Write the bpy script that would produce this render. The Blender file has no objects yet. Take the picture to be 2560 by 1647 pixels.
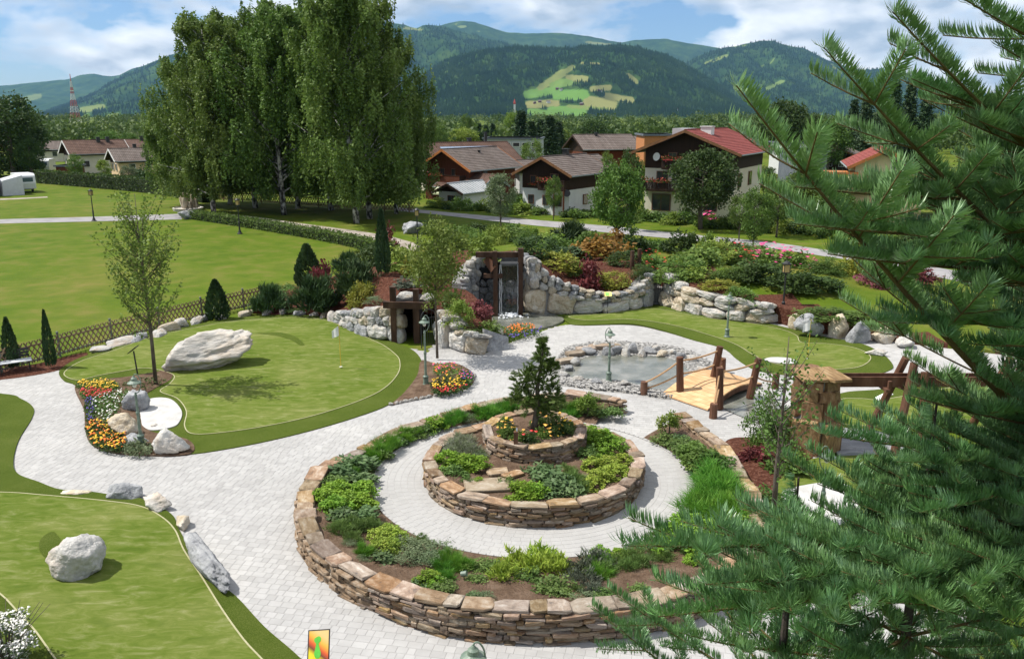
import bpy, bmesh, math, random
import numpy as np
from mathutils import Vector, Matrix, noise as mnoise

SC = bpy.context.scene
COL = SC.collection
R = math.radians
PI = math.pi

# ------------------------------------------------------------------ camera
CAM_H = 10.0
PITCH = math.atan(535 / 2076.0)
FPX = 2076.0 / 1.0693
cam_d = bpy.data.cameras.new('camera')
cam_d.sensor_width = 22.2
cam_d.lens = 22.2 * 2076.0 / 2560.0
cam_d.clip_start = 0.1
cam_d.clip_end = 60000
cam = bpy.data.objects.new('camera', cam_d)
COL.objects.link(cam)
cam.location = (0, 0, CAM_H)
cam.rotation_euler = (PI / 2 - PITCH, 0, 0)
SC.camera = cam

# ------------------------------------------------------------------ sky, sun, exposure
SUN_EL, SUN_AZ = R(57), R(-84)          # sun stands to the west-north-west of the view (from -X, slightly behind the scene)
sun_dir = Vector((math.cos(SUN_EL) * math.sin(SUN_AZ), math.cos(SUN_EL) * math.cos(SUN_AZ), math.sin(SUN_EL)))
w = bpy.data.worlds.new('World')
SC.world = w
w.use_nodes = True
wn, wl = w.node_tree.nodes, w.node_tree.links
wn.clear()


def N(nodes, typ, **kw):
    n = nodes.new(typ)
    for k, v in kw.items():
        if k.startswith('i_'):
            n.inputs[k[2:].replace('_', ' ')].default_value = v
        else:
            setattr(n, k, v)
    return n


def ramp(nodes, pts, interp='LINEAR'):
    n = nodes.new('ShaderNodeValToRGB')
    cr = n.color_ramp
    cr.interpolation = interp
    while len(cr.elements) < len(pts):
        cr.elements.new(0.5)
    for e, (p, c) in zip(cr.elements, pts):
        e.position = p
        e.color = (c[0], c[1], c[2], 1) if hasattr(c, '__len__') else (c, c, c, 1)
    return n


sky = N(wn, 'ShaderNodeTexSky', sky_type='NISHITA', sun_disc=False, sun_elevation=SUN_EL, sun_rotation=SUN_AZ,
        altitude=800, air_density=1.0, dust_density=0.6, ozone_density=1.6)
tc = N(wn, 'ShaderNodeTexCoord')
sep = N(wn, 'ShaderNodeSeparateXYZ')
wl.new(tc.outputs['Generated'], sep.inputs[0])
# broken summer cumulus: one noise field for cover, the same field shifted towards the sun for the lit and shaded sides
def cloud_noise(off, det):
    m = N(wn, 'ShaderNodeMapping')
    m.inputs['Scale'].default_value = (6.0, 6.0, 15.0)
    m.inputs['Location'].default_value = (CLOUD_OFF[0] + off[0], CLOUD_OFF[1] + off[1], CLOUD_OFF[2] + off[2])
    wl.new(tc.outputs['Generated'], m.inputs[0])
    q = N(wn, 'ShaderNodeTexNoise', i_Scale=1.0, i_Detail=det, i_Roughness=0.53, i_Distortion=0.15)
    wl.new(m.outputs[0], q.inputs['Vector'])
    return q


CLOUD_OFF = (7.575, -1.69, 2.33)
cn = cloud_noise((0, 0, 0), 5.5)
cn2 = cloud_noise((0.10, 0.0, -0.16), 3.0)
cov = ramp(wn, [(0.385, 0.0), (0.44, 0.55), (0.50, 1.0)])
wl.new(cn.outputs[0], cov.inputs[0])
df = N(wn, 'ShaderNodeMath', operation='SUBTRACT')
wl.new(cn.outputs[0], df.inputs[0])
wl.new(cn2.outputs[0], df.inputs[1])
dm = N(wn, 'ShaderNodeMapRange', i_From_Min=-0.12, i_From_Max=0.10)
wl.new(df.outputs[0], dm.inputs[0])
shade = ramp(wn, [(0.0, (3.0, 2.96, 2.9)), (0.45, (2.3, 2.33, 2.38)), (1.0, (1.15, 1.32, 1.55))])
wl.new(dm.outputs[0], shade.inputs[0])
skyb = N(wn, 'ShaderNodeMix', data_type='RGBA', blend_type='MULTIPLY')
skyb.inputs[0].default_value = 1.0
skyb.inputs[7].default_value = (0.19, 0.22, 0.27, 1)
wl.new(sky.outputs[0], skyb.inputs[6])
mixc = N(wn, 'ShaderNodeMix', data_type='RGBA')
wl.new(cov.outputs[0], mixc.inputs[0])
wl.new(skyb.outputs[2], mixc.inputs[6])
wl.new(shade.outputs[0], mixc.inputs[7])
bg = N(wn, 'ShaderNodeBackground', i_Strength=0.36)
wl.new(mixc.outputs[2], bg.inputs['Color'])
wo = N(wn, 'ShaderNodeOutputWorld')
wl.new(bg.outputs[0], wo.inputs[0])
w.cycles.sampling_method = 'MANUAL'
w.cycles.sample_map_resolution = 512

sd = bpy.data.lights.new('sun', 'SUN')
sd.energy = 5.0
sd.angle = R(0.53)
sd.color = (1.0, 0.955, 0.88)
so = bpy.data.objects.new('sun', sd)
COL.objects.link(so)
so.rotation_euler = (-sun_dir).to_track_quat('-Z', 'Y').to_euler()
so.location = (-40, 0, 60)

vs = SC.view_settings
vs.view_transform = 'Standard'
vs.look = 'None'
vs.exposure = 0.36
vs.gamma = 1.0
vs.use_curve_mapping = False
cy = SC.cycles
cy.max_bounces = 6
cy.diffuse_bounces = 2
cy.glossy_bounces = 2
cy.transmission_bounces = 4
cy.transparent_max_bounces = 6
cy.volume_bounces = 0
cy.caustics_reflective = False
cy.caustics_refractive = False
cy.use_denoising = True
cy.sample_clamp_indirect = 6
cy.volume_step_rate = 4

# ------------------------------------------------------------------ survey helpers
sp_, cp_ = math.sin(PITCH), math.cos(PITCH)


def ray(u, v):
    x, y = (u - 1197.0) / FPX, (v - 770.1) / FPX
    return x, cp_ - y * sp_, -sp_ - y * cp_


def at(u, v, z=0.0):
    """ground position (height z) surveyed at u,v"""
    dx, dy, dz = ray(u, v)
    t = (z - CAM_H) / dz
    return np.array([dx * t, dy * t])


def atp(u, v, z=0.0):
    p = at(u, v, z)
    return np.array([p[0], p[1], z])


def aty(u, v, Y):
    dx, dy, dz = ray(u, v)
    t = Y / dy
    return np.array([dx * t, Y, CAM_H + dz * t])


def proj(p):
    x, y, z = p
    d = y * cp_ - (z - CAM_H) * sp_
    up = y * sp_ + (z - CAM_H) * cp_
    return 1197 + FPX * x / d, 770.1 - FPX * up / d


# ------------------------------------------------------------------ mesh helpers
def mesh_np(name, groups, mats, smooth=False):
    """groups: list of (verts Nx3, faces list of equal-size index arrays, material index)"""
    vs_, loops, starts, totals, mi = [], [], [], [], []
    off = 0
    ls = 0
    for g in groups:
        V, Fs = np.asarray(g[0], dtype=np.float64).reshape(-1, 3), g[1]
        m = g[2] if len(g) > 2 else 0
        vs_.append(V)
        if isinstance(Fs, np.ndarray):
            Fs = [Fs]
        byk = {}
        for f in Fs:
            if isinstance(f, np.ndarray) and f.ndim == 2:
                byk.setdefault(f.shape[1], []).append(f)
            else:
                byk.setdefault(len(f), []).append(np.asarray(f).reshape(1, -1))
        for k, lst in byk.items():
            A = np.concatenate(lst).astype(np.int64) + off
            n = len(A)
            loops.append(A.ravel())
            starts.append(ls + np.arange(n) * k)
            totals.append(np.full(n, k))
            mi.append(np.full(n, m))
            ls += n * k
        off += len(V)
    V = np.concatenate(vs_) if vs_ else np.zeros((0, 3))
    L = np.concatenate(loops)
    S = np.concatenate(starts)
    T = np.concatenate(totals)
    M = np.concatenate(mi)
    me = bpy.data.meshes.new(name)
    me.vertices.add(len(V))
    me.vertices.foreach_set('co', V.astype(np.float32).ravel())
    me.loops.add(len(L))
    me.loops.foreach_set('vertex_index', L.astype(np.int32))
    me.polygons.add(len(S))
    me.polygons.foreach_set('loop_start', S.astype(np.int32))
    me.polygons.foreach_set('loop_total', T.astype(np.int32))
    me.polygons.foreach_set('material_index', M.astype(np.int32))
    me.polygons.foreach_set('use_smooth', np.full(len(S), bool(smooth)))
    for m in (mats if isinstance(mats, (list, tuple)) else [mats]):
        me.materials.append(m)
    me.update(calc_edges=True)
    me.validate()
    return me


def link(name, data, parent=None, loc=None, rot=None, scale=None):
    o = bpy.data.objects.new(name, data)
    COL.objects.link(o)
    if parent is not None:
        o.parent = parent
    if loc is not None:
        o.location = loc
    if rot is not None:
        o.rotation_euler = rot
    if scale is not None:
        o.scale = scale if hasattr(scale, '__len__') else (scale,) * 3
    return o


def obj(name, groups, mats, parent=None, smooth=False, **kw):
    return link(name, mesh_np(name, groups, mats, smooth), parent, **kw)


def tag(o, label, cat, group=None):
    o['label'] = label
    o['category'] = cat
    if group:
        o['group'] = group
    return o


def thing(name, label, cat, loc=(0, 0, 0), rz=0.0, group=None):
    o = bpy.data.objects.new(name, None)
    o.empty_display_size = 0.2
    COL.objects.link(o)
    o.location = loc
    o.rotation_euler = (0, 0, rz)
    return tag(o, label, cat, group)


def struct(o, kind='structure'):
    o['kind'] = kind
    return o


def copy_tree(o, parent=None):
    c = o.copy()
    COL.objects.link(c)
    if parent is not None:
        c.parent = parent
    for ch in list(o.children):
        copy_tree(ch, c)
    return c


ORD = ['first', 'second', 'third', 'fourth', 'fifth', 'sixth', 'seventh', 'eighth', 'ninth', 'tenth', 'eleventh', 'twelfth',
       'thirteenth', 'fourteenth', 'fifteenth', 'sixteenth', 'seventeenth', 'eighteenth', 'nineteenth', 'twentieth']
ORD += ['twenty-' + x for x in ORD[:9]] + ['thirtieth'] + ['thirty-' + x for x in ORD[:9]]


def label_row(items, text, cat, group):
    """number a row of look-alikes from the left of the picture"""
    items = sorted(items, key=lambda o: proj(o.location)[0])
    n = len(items)
    for i, o in enumerate(items):
        if n == 1:
            tag(o, text, cat, group)
        elif i == 0:
            tag(o, text + ', leftmost of its kind', cat, group)
        elif i == n - 1:
            tag(o, text + ', rightmost of its kind', cat, group)
        else:
            tag(o, text + ', %s from the left' % ORD[i], cat, group)


BOXF = np.array([[0, 3, 2, 1], [4, 5, 6, 7], [0, 1, 5, 4], [1, 2, 6, 5], [2, 3, 7, 6], [3, 0, 4, 7]])


def box(c, s, rz=0.0, m=None, mi=0):
    hx, hy, hz = s[0] / 2, s[1] / 2, s[2] / 2
    V = np.array([[-hx, -hy, -hz], [hx, -hy, -hz], [hx, hy, -hz], [-hx, hy, -hz], [-hx, -hy, hz], [hx, -hy, hz], [hx, hy, hz], [-hx, hy, hz]])
    if m is not None:
        V = V @ np.array(m).T
    elif rz:
        cz, sz = math.cos(rz), math.sin(rz)
        V = np.c_[V[:, 0] * cz - V[:, 1] * sz, V[:, 0] * sz + V[:, 1] * cz, V[:, 2]]
    return (V + np.array(c), BOXF, mi)


def bar(a, b, wd, ht, mi=0, up=(0, 0, 1)):
    a, b = np.array(a, float), np.array(b, float)
    d = b - a
    L = np.linalg.norm(d)
    x = d / L
    upv = np.array(up, float)
    y = np.cross(upv, x)
    if np.linalg.norm(y) < 1e-5:
        y = np.cross((1, 0, 0), x)
    y /= np.linalg.norm(y)
    z = np.cross(x, y)
    return box((a + b) / 2, (L, wd, ht), m=np.c_[x, y, z], mi=mi)


def tube(P, r, n=8, mi=0, cap=True):
    P = np.asarray(P, float)
    k = len(P)
    rr = np.full(k, r) if np.isscalar(r) else np.asarray(r, float)
    T = np.gradient(P, axis=0)
    T /= np.linalg.norm(T, axis=1)[:, None] + 1e-9
    ref = np.array([0, 0, 1.0]) if abs(T[0][2]) < 0.9 else np.array([1.0, 0, 0])
    V = []
    u = np.cross(T[0], ref)
    u /= np.linalg.norm(u)
    an = np.arange(n) * 2 * PI / n
    for i in range(k):
        u = u - T[i] * (u @ T[i])
        u /= np.linalg.norm(u) + 1e-9
        v = np.cross(T[i], u)
        V.append(P[i] + rr[i] * (np.cos(an)[:, None] * u + np.sin(an)[:, None] * v))
    V = np.concatenate(V)
    i0 = np.arange(k - 1)[:, None] * n
    j = np.arange(n)
    j2 = (j + 1) % n
    Q = np.stack([i0 + j, i0 + j2, i0 + n + j2, i0 + n + j], axis=-1).reshape(-1, 4)
    F = [Q]
    if cap:
        F += [np.arange(n)[::-1].reshape(1, -1), (np.arange(n) + (k - 1) * n).reshape(1, -1)]
    return (V, F, mi)


def lathe(prof, n=14, c=(0, 0, 0), mi=0):
    prof = np.array(prof, float)
    an = np.arange(n) * 2 * PI / n
    V = np.concatenate([np.c_[r * np.cos(an), r * np.sin(an), np.full(n, z)] for r, z in prof]) + np.array(c)
    k = len(prof)
    i0 = np.arange(k - 1)[:, None] * n
    j = np.arange(n)
    j2 = (j + 1) % n
    Q = np.stack([i0 + j, i0 + j2, i0 + n + j2, i0 + n + j], axis=-1).reshape(-1, 4)
    return (V, [Q, np.arange(n)[::-1].reshape(1, -1), (np.arange(n) + (k - 1) * n).reshape(1, -1)], mi)


def prism(poly, z0, z1, mi=0):
    P = np.array(poly, float)
    n = len(P)
    a = sum(P[i][0] * P[(i + 1) % n][1] - P[(i + 1) % n][0] * P[i][1] for i in range(n))
    if a < 0:
        P = P[::-1]
    z0 = np.broadcast_to(z0, n)
    z1 = np.broadcast_to(z1, n)
    V = np.concatenate([np.c_[P, z0], np.c_[P, z1]])
    j = np.arange(n)
    j2 = (j + 1) % n
    return (V, [np.stack([j, j2, j2 + n, j + n], -1), j[::-1].reshape(1, -1), (j + n).reshape(1, -1)], mi)


def smooth_poly(P, n=8, closed=True):
    """Catmull-Rom through the points"""
    P = np.array(P, float)
    k = len(P)
    out = []
    rng_ = range(k) if closed else range(k - 1)
    for i in rng_:
        if closed:
            a, b, c, d = P[(i - 1) % k], P[i], P[(i + 1) % k], P[(i + 2) % k]
        else:
            a, b, c, d = P[max(i - 1, 0)], P[i], P[i + 1], P[min(i + 2, k - 1)]
        for t in np.arange(n) / n:
            out.append(0.5 * ((2 * b) + (-a + c) * t + (2 * a - 5 * b + 4 * c - d) * t ** 2 + (-a + 3 * b - 3 * c + d) * t ** 3))
    if not closed:
        out.append(P[-1])
    return np.array(out)


def inside(P, poly):
    """P Nx2 in polygon mask"""
    P = np.asarray(P, float)
    x, y = P[:, 0], P[:, 1]
    r = np.zeros(len(P), bool)
    n = len(poly)
    for i in range(n):
        x1, y1 = poly[i]
        x2, y2 = poly[(i + 1) % n]
        if y1 == y2:
            continue
        c = ((y1 > y) != (y2 > y)) & (x < (x2 - x1) * (y - y1) / (y2 - y1) + x1)
        r ^= c
    return r


def edge_dist(P, poly):
    P = np.asarray(P, float)
    d = np.full(len(P), 1e9)
    n = len(poly)
    for i in range(n):
        a, b = np.array(poly[i]), np.array(poly[(i + 1) % n])
        ab = b - a
        L2 = ab @ ab
        if L2 < 1e-9:
            continue
        t = np.clip(((P - a) @ ab) / L2, 0, 1)
        d = np.minimum(d, np.linalg.norm(P - (a + t[:, None] * ab), axis=1))
    return d


def sheet(poly, hfun, res, rim=0.0, skirt=0.05):
    """filled polygon grid sheet with a height function; outline kept exactly; hfun(Nx2, dist to edge)"""
    poly = np.array(poly, float)
    bm = bmesh.new()
    vsb = [bm.verts.new((p[0], p[1], 0)) for p in poly]
    es = [bm.edges.new((vsb[i], vsb[(i + 1) % len(vsb)])) for i in range(len(vsb))]
    bmesh.ops.triangle_fill(bm, edges=es, use_beauty=True)
    lo, hi = poly.min(0), poly.max(0)
    for ax in (0, 1):
        for c in np.arange(lo[ax] + res * 0.37, hi[ax], res):
            co = [0, 0, 0]
            no = [0, 0, 0]
            co[ax] = c
            no[ax] = 1
            bmesh.ops.bisect_plane(bm, geom=bm.verts[:] + bm.edges[:] + bm.faces[:], plane_co=co, plane_no=no)
    bm.verts.index_update()
    V = np.array([v.co[:] for v in bm.verts])
    F3 = {}
    for f in bm.faces:
        idx = [v.index for v in f.verts]
        if f.normal.z < 0:
            idx = idx[::-1]
        F3.setdefault(len(idx), []).append(idx)
    bnd = [e for e in bm.edges if len(e.link_faces) == 1]
    be = []
    for e in bnd:
        f = e.link_faces[0]
        vv = [v.index for v in f.verts]
        a, b = e.verts[0].index, e.verts[1].index
        ia = vv.index(a)
        if vv[(ia + 1) % len(vv)] != b:
            a, b = b, a
        if f.normal.z < 0:
            a, b = b, a
        be.append((a, b))
    bm.free()
    d = edge_dist(V[:, :2], poly)
    V[:, 2] = hfun(V[:, :2], d)
    groups = [(V, [np.array(v) for v in F3.values()], 0)]
    if skirt:
        be = np.array(be)
        n = len(be)
        A, B = V[be[:, 0]], V[be[:, 1]]
        dn = np.array([0, 0, skirt])
        SV = np.concatenate([A, B, B - dn, A - dn])
        j = np.arange(n)
        groups.append((SV, np.stack([j + 3 * n, j + 2 * n, j + n, j], -1), 0))
    return groups


# ------------------------------------------------------------------ materials
def mk(name, cols, scale=4.0, detail=4.0, rough=0.85, bump=None, coord='obj', rnd=0.0, transl=0.0, spec=0.25, stretch=None,
       cols2=None, scale2=None, mixf=0.5, metal=0.0, coat=0.0, distort=0.0, hue=0.0, nrough=0.55, satv=0.0):
    m = bpy.data.materials.new(name)
    m.use_nodes = True
    n, l = m.node_tree.nodes, m.node_tree.links
    n.clear()
    out = N(n, 'ShaderNodeOutputMaterial')
    p = N(n, 'ShaderNodeBsdfPrincipled')
    p.inputs['Roughness'].default_value = rough
    p.inputs['Specular IOR Level'].default_value = spec
    p.inputs['Metallic'].default_value = metal
    p.inputs['Coat Weight'].default_value = coat
    if coord == 'world':
        vec = N(n, 'ShaderNodeNewGeometry').outputs['Position']
    else:
        vec = N(n, 'ShaderNodeTexCoord').outputs['Object']
        if rnd or hue:
            oi = N(n, 'ShaderNodeObjectInfo')
            ad = N(n, 'ShaderNodeVectorMath', operation='ADD')
            sc_ = N(n, 'ShaderNodeMath', operation='MULTIPLY')
            sc_.inputs[1].default_value = 37.0
            l.new(oi.outputs['Random'], sc_.inputs[0])
            l.new(vec, ad.inputs[0])
            l.new(sc_.outputs[0], ad.inputs[1])
            vec = ad.outputs[0]
    base_vec = vec
    if stretch:
        mpn = N(n, 'ShaderNodeMapping')
        mpn.inputs['Scale'].default_value = stretch
        l.new(vec, mpn.inputs[0])
        vec = mpn.outputs[0]
    nz = N(n, 'ShaderNodeTexNoise', i_Scale=scale, i_Detail=detail, i_Roughness=nrough, i_Distortion=distort)
    l.new(vec, nz.inputs['Vector'])
    k = len(cols)
    pts = [(0.30 + 0.40 * i / max(1, k - 1), c) for i, c in enumerate(cols)] if not isinstance(cols[0][0], (tuple, list)) else [(c[1], c[0]) for c in cols]
    rp = ramp(n, pts)
    l.new(nz.outputs[0], rp.inputs[0])
    colr = rp.outputs[0]
    if cols2:
        nz2 = N(n, 'ShaderNodeTexNoise', i_Scale=scale2, i_Detail=3.0, i_Roughness=0.6)
        l.new(base_vec, nz2.inputs['Vector'])
        k2 = len(cols2)
        rp2 = ramp(n, [(0.32 + 0.36 * i / max(1, k2 - 1), c) for i, c in enumerate(cols2)])
        l.new(nz2.outputs[0], rp2.inputs[0])
        mx = N(n, 'ShaderNodeMix', data_type='RGBA')
        mx.inputs[0].default_value = mixf
        l.new(colr, mx.inputs[6])
        l.new(rp2.outputs[0], mx.inputs[7])
        colr = mx.outputs[2]
    if rnd or hue:
        hs = N(n, 'ShaderNodeHueSaturation')
        mr = N(n, 'ShaderNodeMapRange')
        mr.inputs[3].default_value = 1 - rnd
        mr.inputs[4].default_value = 1 + rnd
        l.new(oi.outputs['Random'], mr.inputs[0])
        l.new(mr.outputs[0], hs.inputs['Value'])
        if hue:
            mm = N(n, 'ShaderNodeMath', operation='FRACT')
            m7 = N(n, 'ShaderNodeMath', operation='MULTIPLY')
            m7.inputs[1].default_value = 7.31
            l.new(oi.outputs['Random'], m7.inputs[0])
            l.new(m7.outputs[0], mm.inputs[0])
            mr2 = N(n, 'ShaderNodeMapRange')
            mr2.inputs[3].default_value = 0.5 - hue
            mr2.inputs[4].default_value = 0.5 + hue
            l.new(mm.outputs[0], mr2.inputs[0])
            l.new(mr2.outputs[0], hs.inputs['Hue'])
            m9 = N(n, 'ShaderNodeMath', operation='MULTIPLY')
            m9.inputs[1].default_value = 13.7
            f9 = N(n, 'ShaderNodeMath', operation='FRACT')
            l.new(oi.outputs['Random'], m9.inputs[0])
            l.new(m9.outputs[0], f9.inputs[0])
            mr3 = N(n, 'ShaderNodeMapRange')
            mr3.inputs[3].default_value = 1 - satv
            mr3.inputs[4].default_value = 1 + satv * .6
            l.new(f9.outputs[0], mr3.inputs[0])
            l.new(mr3.outputs[0], hs.inputs['Saturation'])
        l.new(colr, hs.inputs['Color'])
        colr = hs.outputs[0]
    l.new(colr, p.inputs['Base Color'])
    if bump:
        bs, bstr, bdist = bump
        nb = N(n, 'ShaderNodeTexNoise', i_Scale=bs, i_Detail=6.0, i_Roughness=0.65)
        l.new(vec, nb.inputs['Vector'])
        bp = N(n, 'ShaderNodeBump', i_Strength=bstr, i_Distance=bdist)
        l.new(nb.outputs[0], bp.inputs['Height'])
        l.new(bp.outputs[0], p.inputs['Normal'])
    sh = p.outputs[0]
    if transl:
        tr = N(n, 'ShaderNodeBsdfTranslucent')
        l.new(colr, tr.inputs['Color'])
        ms = N(n, 'ShaderNodeMixShader')
        ms.inputs[0].default_value = transl
        l.new(sh, ms.inputs[1])
        l.new(tr.outputs[0], ms.inputs[2])
        sh = ms.outputs[0]
    l.new(sh, out.inputs[0])
    return m


LEAF_K = 1.65


def leafmat(name, a, b, c=None, rnd=0.14, hue=0.012, transl=0.3, scale=1.6):
    c = c or b
    a, b, c = [tuple(min(.6, q * LEAF_K) for q in k) for k in (a, b, c)]
    return mk(name, [a, b, c], scale=scale, detail=3, rough=0.62, rnd=rnd, hue=hue, transl=transl, spec=0.3)


def plain(name, col, rough=0.6, metal=0.0, spec=0.4, var=0.12, scale=6, bump=None, rnd=0.0):
    d = tuple(x * (1 - var) for x in col)
    e = tuple(min(1, x * (1 + var)) for x in col)
    return mk(name, [d, col, e], scale=scale, detail=4, rough=rough, metal=metal, spec=spec, bump=bump, rnd=rnd)


def emit_none():
    pass


rng = np.random.default_rng(7)
rnd = random.Random(11)


# ------------------------------------------------------------------ leaf and rock builders
def unit(n, g):
    v = g.normal(size=(n, 3))
    return v / np.linalg.norm(v, axis=1)[:, None]


def leaves(P, size, g, aspect=0.55, droop=0.0, jit=0.35, up=0.0):
    """diamond leaf quads at points P"""
    n = len(P)
    a = unit(n, g)
    a[:, 2] -= droop
    a /= np.linalg.norm(a, axis=1)[:, None]
    nn = unit(n, g)
    nn[:, 2] = np.abs(nn[:, 2]) + up
    b = np.cross(a, nn)
    b /= np.linalg.norm(b, axis=1)[:, None] + 1e-9
    L = (size * (1 + jit * g.uniform(-1, 1, n)))[:, None]
    W = L * aspect
    V = np.stack([P, P + a * L * 0.5 + b * W * 0.5, P + a * L, P + a * L * 0.5 - b * W * 0.5], 1).reshape(-1, 3)
    F = np.arange(4 * n).reshape(n, 4)
    return V, F


def rock(seed, sub=3, planes=16, rough=0.05, dmin=0.62, dmax=0.98, sharp=1.0):
    g = np.random.default_rng(seed)
    bm = bmesh.new()
    bmesh.ops.create_icosphere(bm, subdivisions=sub, radius=1.0)
    D = np.array([v.co[:] for v in bm.verts])
    D /= np.linalg.norm(D, axis=1)[:, None]
    F = np.array([[v.index for v in f.verts] for f in bm.faces])
    bm.free()
    nn = unit(planes, g)
    dd = g.uniform(dmin, dmax, planes)
    q = D @ nn.T
    rr = np.where(q > 0.05, dd / np.maximum(q, 0.05), 9).min(1)
    rr = np.minimum(rr, 1.12)
    off = Vector((seed * 3.17 % 50, seed * 1.7 % 31, 0))
    nz = np.array([mnoise.fractal(Vector(d) * 2.2 + off, 0.9, 2.1, 5) for d in D])
    nz2 = np.array([mnoise.fractal(Vector(d) * 6 + off, 0.9, 2.1, 3) for d in D])
    nz3 = np.array([mnoise.fractal(Vector(d) * 13 + off, 0.9, 2.1, 3) for d in D])
    rr = rr * (1 + rough * nz + rough * 0.55 * nz2 + rough * 0.30 * nz3)
    return D * rr[:, None], F

# ================================================================== SETTING: ground, roads, hills
M_field = mk('meadow_grass', [(0.0546, 0.0950, 0.0053), (0.0810, 0.1214, 0.0079), (0.1496, 0.1408, 0.0308)], scale=0.065, detail=10, rough=0.9, coord='world', distort=.6, nrough=.62,
             bump=(9.0, 0.7, 0.05), cols2=[(0.0440, 0.0924, 0.0044), (0.0862, 0.1276, 0.0088), (0.1760, 0.1496, 0.0440)], scale2=0.55, mixf=0.45, spec=0.1)
S = 14000.0
g_ = np.linspace(-S, S, 9)
ground = obj('ground', [(np.array([[-S, -S, 0], [S, -S, 0], [S, S, 0], [-S, S, 0]]), np.array([[0, 1, 2, 3]]))], M_field)
struct(ground)

M_road = mk('asphalt_road', [(0.20, 0.195, 0.20), (0.27, 0.26, 0.265), (0.31, 0.30, 0.30)], scale=0.8, detail=6, rough=0.9, coord='world', bump=(30, 0.3, 0.01))
M_dirt = mk('gravel_path', [(0.20, 0.165, 0.13), (0.31, 0.27, 0.23), (0.38, 0.34, 0.30)], scale=1.1, detail=6, rough=0.95, coord='world', bump=(20, 0.5, 0.02))


def strip(name, up, lo, z, mat, n=6):
    U = smooth_poly([at(*p) for p in up], n, False)
    Lw = smooth_poly([at(*p) for p in lo], n, False)
    k = len(U)
    V = np.concatenate([np.c_[U, np.full(k, z)], np.c_[Lw, np.full(k, z)]])
    j = np.arange(k - 1)
    return struct(obj(name, [(V, np.stack([j + k, j + 1 + k, j + 1, j], -1))], mat))


strip('road', [(930, 486), (1040, 496), (1197, 510), (1442, 530.5), (1571, 544), (1795, 566), (1931, 585), (2030, 600), (2400, 660)],
      [(930, 493), (1040, 504), (1197, 522), (1442, 546), (1571, 558), (1795, 580), (1931, 600), (2030, 616), (2400, 690)], 0.012, M_road)
strip('field_path', [(-300, 522), (0, 513), (220, 507), (425, 500)], [(-300, 533), (0, 523), (220, 518), (425, 513)], 0.010, M_road)
strip('shaded_path', [(425, 492), (560, 503), (700, 522), (880, 547), (960, 566), (1050, 590)], [(425, 503), (560, 517), (700, 538), (880, 566), (960, 586), (1050, 612)], 0.014, M_dirt)
strip('camp_path', [(-300, 476), (0, 465), (110, 460)], [(-300, 479), (0, 468), (112, 462)], 0.01, M_dirt)

# ---- mountains -----------------------------------------------------------
M_mtn = bpy.data.materials.new('mountain_cover')
M_mtn.use_nodes = True
n_, l_ = M_mtn.node_tree.nodes, M_mtn.node_tree.links
n_.clear()
o_ = N(n_, 'ShaderNodeOutputMaterial')
p_ = N(n_, 'ShaderNodeBsdfDiffuse')
at_ = N(n_, 'ShaderNodeAttribute', attribute_name='cover')
ps_ = N(n_, 'ShaderNodeNewGeometry')
sx_ = N(n_, 'ShaderNodeSeparateColor')
l_.new(at_.outputs['Color'], sx_.inputs[0])
nz_ = N(n_, 'ShaderNodeTexNoise', i_Scale=0.02, i_Detail=6.0, i_Roughness=0.65)
l_.new(ps_.outputs['Position'], nz_.inputs['Vector'])
ad_ = N(n_, 'ShaderNodeMath', operation='MULTIPLY_ADD')
ad_.inputs[1].default_value = 0.9
l_.new(nz_.outputs[0], ad_.inputs[0])
l_.new(sx_.outputs[0], ad_.inputs[2])
st_ = N(n_, 'ShaderNodeMapRange', i_From_Min=0.86, i_From_Max=1.08)
l_.new(ad_.outputs[0], st_.inputs[0])
fr_ = ramp(n_, [(0.35, (0.0129, 0.0313, 0.0101)), (0.5, (0.0257, 0.0552, 0.0147)), (0.66, (0.0571, 0.0966, 0.0221))])
nz2_ = N(n_, 'ShaderNodeTexNoise', i_Scale=0.006, i_Detail=9.0, i_Roughness=0.7)
l_.new(ps_.outputs['Position'], nz2_.inputs['Vector'])
l_.new(nz2_.outputs[0], fr_.inputs[0])
me_ = ramp(n_, [(0.0, (0.185, 0.18, 0.07)), (0.5, (0.135, 0.18, 0.05)), (1.0, (0.10, 0.195, 0.042))])
l_.new(sx_.outputs[1], me_.inputs[0])
mv_ = N(n_, 'ShaderNodeMix', data_type='RGBA')
l_.new(st_.outputs[0], mv_.inputs[0])
l_.new(fr_.outputs[0], mv_.inputs[6])
l_.new(me_.outputs[0], mv_.inputs[7])
l_.new(mv_.outputs[2], p_.inputs['Color'])
l_.new(p_.outputs[0], o_.inputs[0])
M_conif = mk('far_conifer', [(0.0114, 0.0301, 0.0106), (0.0212, 0.0478, 0.0142), (0.0407, 0.0743, 0.0186)], scale=0.006, detail=6, rough=0.9, coord='world', spec=0.05)


def seg_d(u, v, a, b):
    ax, ay = a
    bx, by = b
    t = np.clip(((u - ax) * (bx - ax) + (v - ay) * (by - ay)) / ((bx - ax) ** 2 + (by - ay) ** 2 + 1e-9), 0, 1)
    return np.hypot(u - ax - t * (bx - ax), v - ay - t * (by - ay))


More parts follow.
